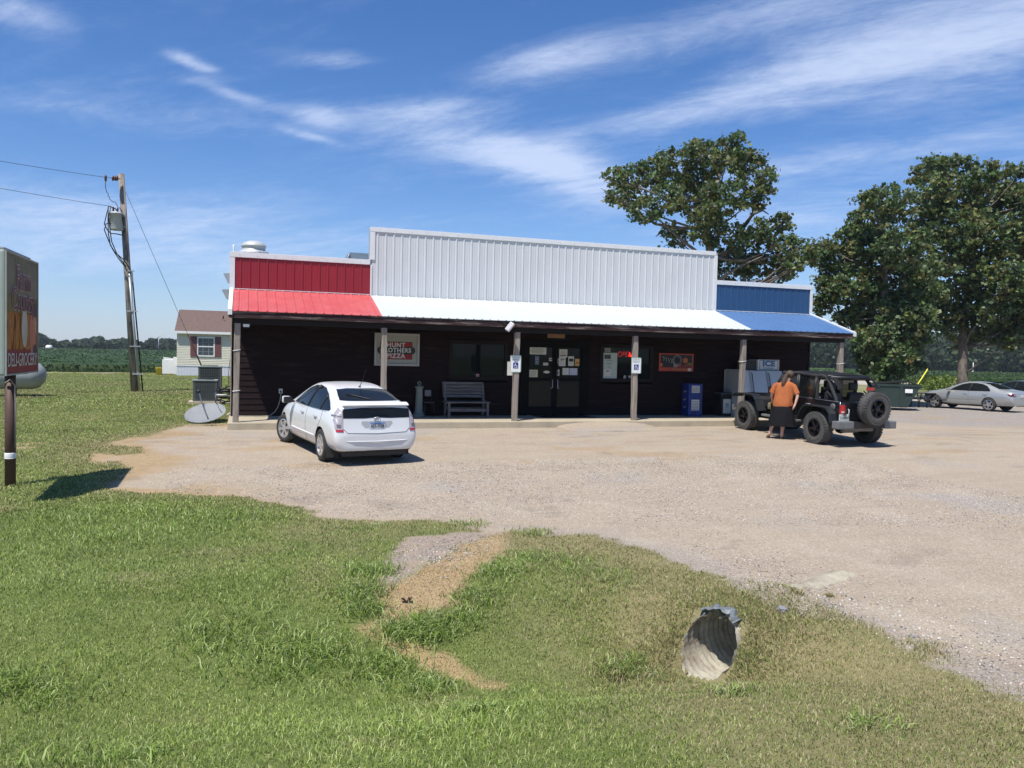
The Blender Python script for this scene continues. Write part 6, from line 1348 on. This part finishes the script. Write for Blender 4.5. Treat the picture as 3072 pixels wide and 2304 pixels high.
        bm=B(); box(bm,1.72,1.80,sg*.80,sg*1.0,1.12,1.34,bev=.02); tube(bm,[(1.80,sg*.72,1.14),(1.78,sg*.84,1.16)],.02,6); fin('side_mirror',bm,black,T)
        # tail light
        bm=B(); box(bm,-.665,-.615,sg*.56,sg*.71,.83,1.05,bev=.008); tl=fin('tail_light',bm,redl,T); bm=B(); box(bm,-.668,-.662,sg*.595,sg*.685,.855,.90); fin('reverse_lens',bm,clearl,tl)
        # rear sport bar and soft top edge
        bm=B(); tube(bm,[(.30,sg*.62,1.72),(.12,sg*.62,1.74),(-.02,sg*.625,1.70),(-.12,sg*.63,1.60),(-.42,sg*.66,1.20),(-.46,sg*.66,1.08)],.042,10); tube(bm,[(.30,sg*.62,1.10),(.30,sg*.62,1.74)],.045,8); tube(bm,[(.30,sg*.62,1.72),(1.0,sg*.62,1.75),(1.62,sg*.63,1.73)],.045,8); tube(bm,[(-.02,sg*.60,1.35),(-.42,sg*.64,1.12)],.018,6); fin('sport_bar',bm,mat('bar_padding',(.022,.022,.025),.85,0,.3,20),T,smooth_=True)
        bm=B(); tube(bm,[(.30,sg*.722,1.125),(-.58,sg*.722,1.125),(-.625,sg*.70,1.125),(-.625,sg*.70,.80)],.010,5); fin('highlight_strip',bm,mat('edge_highlight',(.30,.30,.32),.25,.6),T)  # pale strip along the tub edge, a highlight put into the colour
    fin('windscreen_frame',(lambda bm:(tube(bm,[(2.02,-.68,1.13),(1.64,-.62,1.74),(1.64,.62,1.74),(2.02,.68,1.13)],.035,8),bm)[1])(B()),black,T)
    bm=B(); bm.faces.new([bm.verts.new(p) for p in ((2.0,-.66,1.15),(1.66,-.60,1.72),(1.66,.60,1.72),(2.0,.66,1.15))]); fin('windscreen',bm,mat('clear_car_glass',(.10,.13,.14),.02,0,.1,2,alpha=.30),T)
    bm=B(); g=[]; xs_=[1.68,1.4,1.0,.6,.3,.1,-.1,-.30,-.42,-.50]; zs_=[1.765,1.80,1.815,1.81,1.80,1.79,1.765,1.70,1.60,1.48]
    for x,z in zip(xs_,zs_):
        hw=.66 if x>-.2 else .66; g.append([bm.verts.new((x,y*hw,z-.035*abs(y)**3-(.0 if abs(y)<.99 else .035))) for y in (-1.0,-.97,-.8,-.5,0,.5,.8,.97,1.0)])
    for i,(a,b) in enumerate(zip(g,g[1:])):
        for k in range(8):
            if i>=6 and 1<k<6: continue
            if i>=7 and k in (1,6): pass
            bm.faces.new((a[k],a[k+1],b[k+1],b[k]))
    bmesh.ops.solidify(bm,geom=bm.faces[:],thickness=.02); fin('soft_top',bm,mat('soft_top_cloth',(.020,.021,.024),.75,0,.3,10,bump=.4,bs=25),T,smooth_=True)
    bm=B(); tube(bm,[(-.02,-.62,1.73),(-.02,.62,1.73)],.04,8); tube(bm,[(.30,-.62,1.74),(.30,.62,1.74)],.045,8); tube(bm,[(-.14,-.62,1.70),(-.13,.62,1.70)],.05,8); fin('cross_bar',bm,black,T)
    for x,y in ((1.15,.38),(1.15,-.38),(.22,.36),(.22,-.36)):
        bm=B(); box(bm,x-.10,x+.04,y-.24,y+.24,.80,1.34,M=Matrix.Translation((x,0,0))@Matrix.Rotation(R(-8),4,'Y')@Matrix.Translation((-x,0,0)),bev=.05); box(bm,x-.16,x-.06,y-.13,y+.13,1.37,1.57,bev=.04); fin('seat',bm,black,T,smooth_=True)
    bm=B(); box(bm,1.70,1.98,-.66,.66,.95,1.14,bev=.03); tube(bm,[(1.52+.0*k,.38+.18*math.cos(k*math.pi/8),1.14+.18*math.sin(k*math.pi/8)) for k in range(17)],.014,6); fin('dashboard',bm,black,T)
    bm=B(); lathe(bm,[(.085,.722),(.085,.735),(.07,.742),(0,.742)],20,axis='Y',c=(-.40,0,.985)); fin('fuel_cap',bm,mat('cap_grey',(.10,.105,.105),.5),T)
    # rear gate details, bumper, plate
    bm=B(); box(bm,-.645,-.621,-.52,.54,.60,1.10,bev=.01); ga=fin('tailgate',bm,blackp,T)
    bm=B(); tube(bm,[(-.65,.47,.95),(-.685,.47,.94),(-.685,.47,.78),(-.65,.47,.77)],.014,6); fin('handle',bm,galv,ga)
    bg_=mat('bumper_grey',(.15,.155,.16),.5,.1,.15,8)
    bm=B(); box(bm,-.82,-.64,-.55,.42,.48,.64,bev=.015); fin('rear_bumper',bm,black,T)
    for a,b in ((.421,.93),(-.93,-.551)):
        bm=B(); box(bm,-.84,-.62,a,b,.47,.66,bev=.025); fin('bumper_end',bm,bg_,T)
    bm=B(); box(bm,3.50,3.68,-.80,.80,.50,.66,bev=.03); fin('front_bumper',bm,bg_,T)
    bm=B(); box(bm,-.72,-.64,-.3,.62,.40,.47); lathe(bm,[(.09,-.25),(.10,-.2),(.10,.2),(.09,.25)],12,axis='Y',c=(-.52,.25,.44)); fin('muffler',bm,mat('underbody_grey',(.16,.15,.14),.5,.4),T)
    bm=B(); box(bm,-.672,-.662,.44,.75,.665,.825); pl=fin('licence_plate',bm,mat('plate_pale',(.56,.58,.54),.4),T)
    RX=lambda x,y,z:Matrix.Translation((x,y,z))@Matrix.Rotation(R(-90),4,'Z')@Matrix.Rotation(R(90),4,'X')
    fin('lettering',text_bm('Z GEEKS',.085,RX(-.677,.595,.735),depth=.003,sx=.78),mat('plate_ink',(.05,.10,.08),.5),pl)
    bm=text_bm('TENNESSEE',.03,RX(-.677,.595,.805),depth=.003,sx=1); box(bm,-.70,-.673,.57,.62,.81,.85); fin('lettering',bm,ink,pl)
    bm=B(); box(bm,-.80,-.62,-.22,.10,.84,1.02); fin('spare_carrier',bm,black,T)
    sp=wheel(T,0,0,.41,.26,.225,1,'plain',mat('black_rim',(.012,.012,.014),.3,.3,.1,5),rubber_d,spokes=5,lugs=True); sp.name='spare_wheel'; sp.location=(-.90,-.12,.985); sp.rotation_euler=(0,0,R(90))
    bm=B(); box(bm,-.70,-.66,-.28,-.06,1.42,1.50); fin('brake_lamp',bm,redl,T)
    for x in (0,2.947):
        for sg in (-1,1): wheel(T,x,sg*.80,.41,.26,.225,sg,'plain',mat('black_rim',(.012,.012,.014),.3,.3,.1,5),rubber_d,steer=0,spokes=5,lugs=True)
    rl=gat(2445,1331); fl=gat(2232,1287.6); place(T,(rl.x,rl.y,gz(rl.x,rl.y)),(fl.x,fl.y,gz(fl.x,fl.y)),.86)
    return T
jeep()
silverp=mat('silver_car_paint',(.42,.43,.42),.30,.45,.04,2,coat=.5); darkp=mat('dark_green_car_paint',(.015,.022,.022),.25,.1,.05,2,coat=.5)
def sedan(label,m,spk=chrome,detail=True):
    T=thing('parked_car',label,'car')
    st=[(-1.10,.36,.55,.40,.66,.52,.62,.66,.50,.70,.71),(-1.075,.30,.66,.36,.78,.52,.75,.70,.62,.88,.90),(-1.0,.27,.72,.33,.84,.54,.80,.80,.66,.985,1.01),(-.8,.25,.75,.31,.86,.55,.82,.86,.68,1.02,1.045),(-.45,.23,.77,.28,.875,.57,.83,.90,.665,1.05,1.08),(-.2,.21,.79,.27,.88,.58,.835,.91,.63,1.16,1.19),(.15,.20,.80,.26,.885,.58,.835,.92,.59,1.30,1.335),(.5,.19,.81,.26,.888,.58,.835,.92,.58,1.375,1.41),
        (1.0,.19,.81,.26,.888,.58,.835,.915,.58,1.395,1.435),(1.4,.19,.81,.26,.888,.58,.835,.91,.585,1.36,1.40),(1.8,.19,.81,.26,.885,.58,.83,.90,.615,1.21,1.25),(2.2,.19,.80,.26,.88,.57,.82,.89,.67,1.03,1.065),(2.4,.19,.79,.26,.87,.56,.81,.87,.68,.955,.985),(2.85,.20,.77,.27,.86,.55,.79,.80,.62,.88,.91),(3.25,.22,.72,.29,.80,.52,.73,.70,.55,.79,.815),(3.44,.25,.62,.33,.69,.48,.62,.60,.44,.69,.71),(3.53,.30,.46,.38,.50,.46,.46,.54,.32,.60,.61)]
    b,bv=body(T,st,(0,2.675),.355,.335,m)
    for sg in (-1,1):
        fin('side_window',decal(bv,[(2.0,.955),(1.70,1.13),(1.40,1.27),(1.10,1.335),(.75,1.345),(.45,1.31),(.20,1.22),(.02,1.06),(-.02,.965),(1.0,.95)],'y',sg,.004,.09),glass,T,smooth_=True)
        bm=B()
        for p in (((1.0,.95),(.92,1.34)),): merge(bm,seam(bv,p,'y',sg,.05,.0))
        fin('window_pillar',bm,black,T)
        bm=B()
        for p in (((2.05,.93),(2.12,.6),(2.10,.32)),((1.0,.93),(.98,.32)),((.05,.93),(.2,.65),(.38,.40)),((2.1,.30),(.4,.29)),((2.0,.53),(.4,.53))): merge(bm,seam(bv,p,'y',sg,.009))
        fin('door_seam',bm,mat('panel_gap_dark',(.10,.10,.105),.6),T)
        for hx in (1.16,.22):
            fin('door_handle',seam(bv,[(hx-.09,.80),(hx+.09,.81)],'y',sg,.035,.012),m,T,smooth_=True)
        bm=B(); box(bm,1.88,2.0,sg*.86,sg*1.05,.93,1.05,bev=.03); fin('side_mirror',bm,m,T,smooth_=True)
        lp=fin('tail_light',decal(bv,[(-.80,.86),(-1.0,.90),(-1.085,.88),(-1.085,.76),(-1.0,.75),(-.9,.79)],'y',sg,.008,.04),mat('dark_red_lens',(.10,.015,.02),.15,coat=1),T,smooth_=True)
        merge_bm=decal(bv,[(sg*.50,.76),(sg*.76,.76),(sg*.77,.86),(sg*.50,.87)],'x',-1,.008,.04); fin('lens',merge_bm,mat('dark_red_lens',(.10,.015,.02),.15,coat=1),lp,smooth_=True)
        bm=B()
        for q in (.56,.68): lathe(bm,[(.035,-1.095),(.02,-1.10),(0,-1.10)],12,axis='X',c=(0.0,sg*q,.815))
        fin('reflector',bm,clearl,lp)
        fin('headlight',decal(bv,[(3.15,.62),(3.42,.56),(3.42,.66),(3.2,.72)],'y',sg,.006,.05),clearl,T,smooth_=True)
    fin('rear_window',decal(bv,[(-.60,1.09),(.60,1.09),(.50,1.37),(-.50,1.37)],'x',-1,.004,.06),glass,T,smooth_=True)
    fin('windscreen',decal(bv,[(-.62,1.02),(.62,1.02),(.52,1.36),(-.52,1.36)],'x',1,.004,.07),glass,T,smooth_=True)
    bm=B(); box(bm,-1.115,-1.10,-.15,.15,.72,.85); fin('licence_plate',bm,paper,T)
    bm=B(); tube(bm,[(-1.05,.55,.28),(-1.13,.55,.27)],.035,10); fin('exhaust_pipe',bm,chrome,T)
    for x in (0,2.675):
        for sg in (-1,1): wheel(T,x,sg*.77,.325,.205,.225,sg,'star',spk,rubber,spokes=5)
    return T
T=sedan('silver sedan parked on the gravel at the right edge',silverp)
rl=atd(2964,1234,10); 
def onz(u,v,z): r=ray(u,v); return CAM+r*((z-CZ)/r.z)
rl=onz(2966,1234,-.235); fl=onz(2831,1224.5,-.235); place(T,(rl.x,rl.y,-.235),(fl.x,fl.y,-.235),.80)
T2=sedan('dark sedan half hidden behind the silver one at the right frame edge',darkp)
p=onz(3120,1222,-.235); T2.location=(p.x,p.y,-.235); T2.rotation_euler=(0,0,T.rotation_euler.z)
# ---------------------------------------------------------------- person
def person():
    P=gat(2346.5,1317); T=thing('person','person in orange shirt and black skirt standing at the door of the black vehicle','person',(P.x,P.y,gz(P.x,P.y)+.0)); az=math.atan2(P.x-CX,P.y-CY); T.rotation_euler=(0,0,-az)
    skin=mat('skin',(.55,.33,.25),.5,0,.08,12); 
    J={}; verts=[]; rad=[]; edges=[]
    def v(n,p,r): J[n]=len(verts); verts.append(p); rad.append(r)
    def e(*ns):
        for a,b in zip(ns,ns[1:]): edges.append((J[a],J[b]))
    v('pelvis',(0,0,.90),.135); v('waist',(.0,.03,1.06),.14); v('chest',(.02,.07,1.30),.135); v('nb',(.06,.12,1.50),.06); v('nk',(.09,.15,1.57),.055); v('h0',(.12,.18,1.62),.075); v('h1',(.145,.20,1.70),.090); v('h2',(.15,.195,1.765),.055)
    e('pelvis','waist','chest','nb','nk','h0','h1','h2')
    v('ls',(-.19,.09,1.41),.065); v('le',(-.305,.10,1.17),.048); v('lw',(-.285,.30,.98),.030); v('lp',(-.285,.37,.93),.032); e('chest','ls','le','lw','lp')
    v('rs',(.235,.07,1.40),.065); v('re',(.35,-.01,1.16),.046); v('rw',(.295,-.06,.945),.029); v('rp',(.275,-.075,.885),.031); e('chest','rs','re','rw','rp')
    v('lh',(-.11,0,.85),.105); v('lk',(-.21,.05,.47),.062); v('lc',(-.27,.02,.32),.056); v('la',(-.335,-.01,.09),.035); v('lf',(-.35,.10,.035),.034); v('lt',(-.36,.18,.025),.024); e('pelvis','lh','lk','lc','la','lf','lt')
    v('rh',(.10,0,.85),.105); v('rk',(.02,.04,.47),.062); v('rc',(.0,.0,.32),.058); v('ra',(-.02,-.04,.09),.036); v('rf',(-.02,.06,.035),.034); v('rt',(-.02,.15,.025),.024); e('pelvis','rh','rk','rc','ra','rf','rt')
    for s,base,d in (('l','lp',(0,.06,-.04)),('r','rp',(-.02,-.01,-.06))):
        b=Vector(verts[J[base]]); d=Vector(d)
        ax=Vector((1,0,0)) if s=='l' else Vector((0,1,0))
        for i in range(4):
            o=ax*(-.027+.018*i); l=[.95,1.1,1.0,.78][i]
            v(f'{s}f{i}a',tuple(b+o+d*.55),.0095); v(f'{s}f{i}b',tuple(b+o+d*(.6+.55*l)),.0085); v(f'{s}f{i}c',tuple(b+o+d*(.6+.8*l)+Vector((0,.012,-.012)) if s=='l' else b+o+d*(.6+.8*l)+Vector((-.018,.0,-.004))),.0075); e(base,f'{s}f{i}a',f'{s}f{i}b',f'{s}f{i}c')
        o=ax*-.035; sd=Vector((-.02,0,0)) if s=='r' else Vector((.01,0,.02))
        v(s+'t1',tuple(b+o+d*.2+sd),.011); v(s+'t2',tuple(b+o*1.3+d*.7+sd*1.3),.009); e(base,s+'t1',s+'t2')
    me=bpy.data.meshes.new('b'); me.from_pydata(verts,edges,[]); o=link(bpy.data.objects.new('b',me)); m=o.modifiers.new('k','SKIN'); m.use_smooth_shade=True
    sv=me.skin_vertices[0].data if me.skin_vertices else None
    if sv is None:
        bm=B(); bm.from_mesh(me); bm.verts.layers.skin.verify(); bm.to_mesh(me); bm.free(); sv=me.skin_vertices[0].data
    for i,r_ in enumerate(rad): sv[i].radius=(r_,r_)
    sv[0].use_root=True
    s2=o.modifiers.new('s','SUBSURF'); s2.levels=1; s2.render_levels=1
    ev=bpy.data.meshes.new_from_object(o.evaluated_get(bpy.context.evaluated_depsgraph_get())); bm=B(); bm.from_mesh(ev); bpy.data.objects.remove(o)
    # ear and face features folded into the same mesh
    for p,r_ in (((.235,.195,1.695),(.014,.022,.032)),((.062,.205,1.695),(.014,.022,.032)),((.165,.30,1.69),(.016,.026,.022)),((.165,.283,1.655),(.026,.012,.008)),((.13,.282,1.72),(.014,.008,.008)),((.20,.272,1.72),(.014,.008,.008))):
        n0=len(bm.verts); bmesh.ops.create_icosphere(bm,subdivisions=2,radius=1,matrix=Matrix.Translation(p)@Matrix.Diagonal((*r_,1)))
    fin('body',bm,skin,T,smooth_=True)
    def ell(bm,rows,n=40,fold=0,seed=0,cap=False,nf=9):
        rings=[]; rr=random.Random(seed); ph=rr.uniform(0,6)
        for i,(cx,cy,z,a,b) in enumerate(rows):
            ring=[]
            for k in range(n):
                th=2*math.pi*k/n; f=1+fold*(math.sin(nf*th+ph+z*3)*.6+math.sin(5*th-z*14+ph)*.5+math.sin(13*th+z*9)*.3)*min(1,i/2)
                ring.append(bm.verts.new((cx+a*f*math.cos(th),cy+b*f*math.sin(th),z)))
            rings.append(ring)
        for a,b in zip(rings,rings[1:]):
            for k in range(n): bm.faces.new((a[k],a[(k+1)%n],b[(k+1)%n],b[k]))
        if cap: bm.faces.new(rings[0])
    bm=B(); ell(bm,[(.07,.13,1.535,.070,.068),(.055,.12,1.515,.105,.085),(.045,.10,1.485,.175,.11),(.035,.09,1.45,.225,.13),(.025,.085,1.39,.245,.145),(.02,.075,1.30,.245,.158),(.012,.06,1.20,.240,.165),(.0,.045,1.10,.240,.175),(-.012,.03,1.0,.248,.185),(-.018,.02,.93,.252,.19),(-.02,.02,.865,.245,.188)],44,.018,3)
    for pts_,rs in (([(-.13,.09,1.44),(-.205,.09,1.40),(-.26,.095,1.29),(-.285,.10,1.215)],[.075,.082,.078,.082]),([(.16,.08,1.44),(.245,.065,1.39),(.295,.04,1.28),(.33,.015,1.20)],[.075,.083,.078,.08])): tube(bm,pts_,rs,16,cap=False)
    # diagonal drag folds on the back
    for p in (((-.05,-.045,1.33),(.03,-.085,1.15),(.14,-.105,1.0),(.22,-.09,.91)),((.05,-.05,1.35),(.11,-.08,1.18),(.19,-.08,1.02),(.24,-.06,.92)),((-.14,-.04,1.2),(-.02,-.115,1.02),(.10,-.13,.93),(.2,-.11,.89)),((-.2,-.05,1.02),(-.08,-.15,.94),(.06,-.155,.90)),((.17,.0,1.36),(.19,-.04,1.2),(.21,-.06,1.08))): tube(bm,p,[.006,.019,.019,.010][:len(p)] if len(p)==4 else [.006,.018,.008],8,cap=False)
    bmesh.ops.solidify(bm,geom=bm.faces[:],thickness=.003); fin('shirt',bm,mat('orange_shirt',(.66,.225,.075),.8,0,.14,7,bump=1,bs=9),T,smooth_=True)
    bm=B(); ell(bm,[(-.015,.02,.95,.222,.165),(-.015,.02,.88,.240,.185),(-.018,.02,.80,.262,.21),(-.02,.02,.68,.290,.235),(-.022,.02,.55,.320,.25),(-.025,.02,.44,.345,.262),(-.025,.02,.345,.365,.27)],60,.030,5,nf=7); bmesh.ops.solidify(bm,geom=bm.faces[:],thickness=.004); fin('skirt',bm,mat('black_skirt',(.010,.010,.014),.85,0,.2,12),T,smooth_=True)
    hm=mat('brown_hair',(.050,.030,.018),.6,0,.45,40,col2=(.13,.085,.05),cs=30,stretch=(3,3,.6)); bm=B()
    bmesh.ops.create_uvsphere(bm,u_segments=28,v_segments=18,radius=1,matrix=Matrix.Translation((.143,.185,1.712))@Matrix.Diagonal((.104,.112,.112,1)))
    for q in list(bm.verts):
        c=q.co-Vector((.143,.185,1.712))
        if c.y>.070 and c.z<.045: q.co.y=.185+.070
        q.co+=c.normalized()*.006*math.sin(q.co.x*160+q.co.z*25)
    rr=random.Random(6)
    for k in range(26):
        a=rr.uniform(-1,1); b=rr.uniform(-1,1); o_=Vector((a*.030,b*.022,0)); sw=rr.uniform(-.012,.012)
        tube(bm,[Vector((.12,.085,1.745))+o_*.5,Vector((.055,.065,1.72))+o_,Vector((.015,.02,1.63))+o_*1.2,Vector((-.02+sw,-.035,1.52))+o_*1.3,Vector((-.045+sw*2,-.065,1.42+rr.uniform(-.03,.04)))+o_*.7],[.012,.014,.013,.009,.003],5)
    fin('hair',bm,hm,T,smooth_=True)
    sh=mat('sandal_olive',(.10,.085,.045),.7)
    for x0,y0 in ((-.352,.055),(-.02,.02)):
        bm=B(); prism(bm,[(x0+.048*math.cos(a*math.pi/10),y0+.135*math.sin(a*math.pi/10)) for a in range(20)],.0,.016,axis='Z'); 
        tube(bm,[(x0-.045,y0+.05,.012),(x0-.03,y0+.06,.055),(x0,y0+.065,.072),(x0+.03,y0+.06,.055),(x0+.045,y0+.05,.012)],.012,8)
        if x0<-.2: tube(bm,[(x0-.04,y0-.06,.012),(x0-.035,y0-.09,.07),(x0,y0-.11,.085),(x0+.035,y0-.09,.07),(x0+.04,y0-.06,.012)],.012,8)
        fin('sandal',bm,sh,T,smooth_=True)
    # handbag in the left hand
    Mz=Matrix.Rotation(-az,4,'Z'); q=P+Mz.to_3x3()@Vector((-.345,.39,.885)); H=thing('handbag','olive and tan handbag held in the left hand of the person','handbag',tuple(q),rotz=-az)
    bm=B(); box(bm,-.055,.05,-.10,.10,-.13,.05,bev=.04); fin('pouch',bm,mat('olive_cloth',(.20,.17,.085),.8,0,.4,25,col2=(.06,.055,.03),cs=14),H,smooth_=True)
    bm=B(); tube(bm,[(0,-.08,.03),(.03,-.05,.075),(.045,.0,.085),(.03,.05,.075),(0,.08,.03)],.008,6); fin('strap',bm,mat('tan_leather',(.25,.15,.08),.6),H)
person()
# ---------------------------------------------------------------- haze over the far fields
bm=B(); box(bm,-620,720,-26,640,-3,21)
hz=bpy.data.materials.new('haze_air'); hz.use_nodes=True; nt=hz.node_tree; nt.nodes.clear(); pv=nt.nodes.new('ShaderNodeVolumePrincipled'); pv.inputs['Color'].default_value=(.82,.90,1,1); pv.inputs['Density'].default_value=.00024; pv.inputs['Anisotropy'].default_value=.2
om=nt.nodes.new('ShaderNodeOutputMaterial'); nt.links.new(pv.outputs[0],om.inputs['Volume'])
o=fin('haze',bm,hz); tag(o,'thin pale air over the fields','haze',kind='stuff')
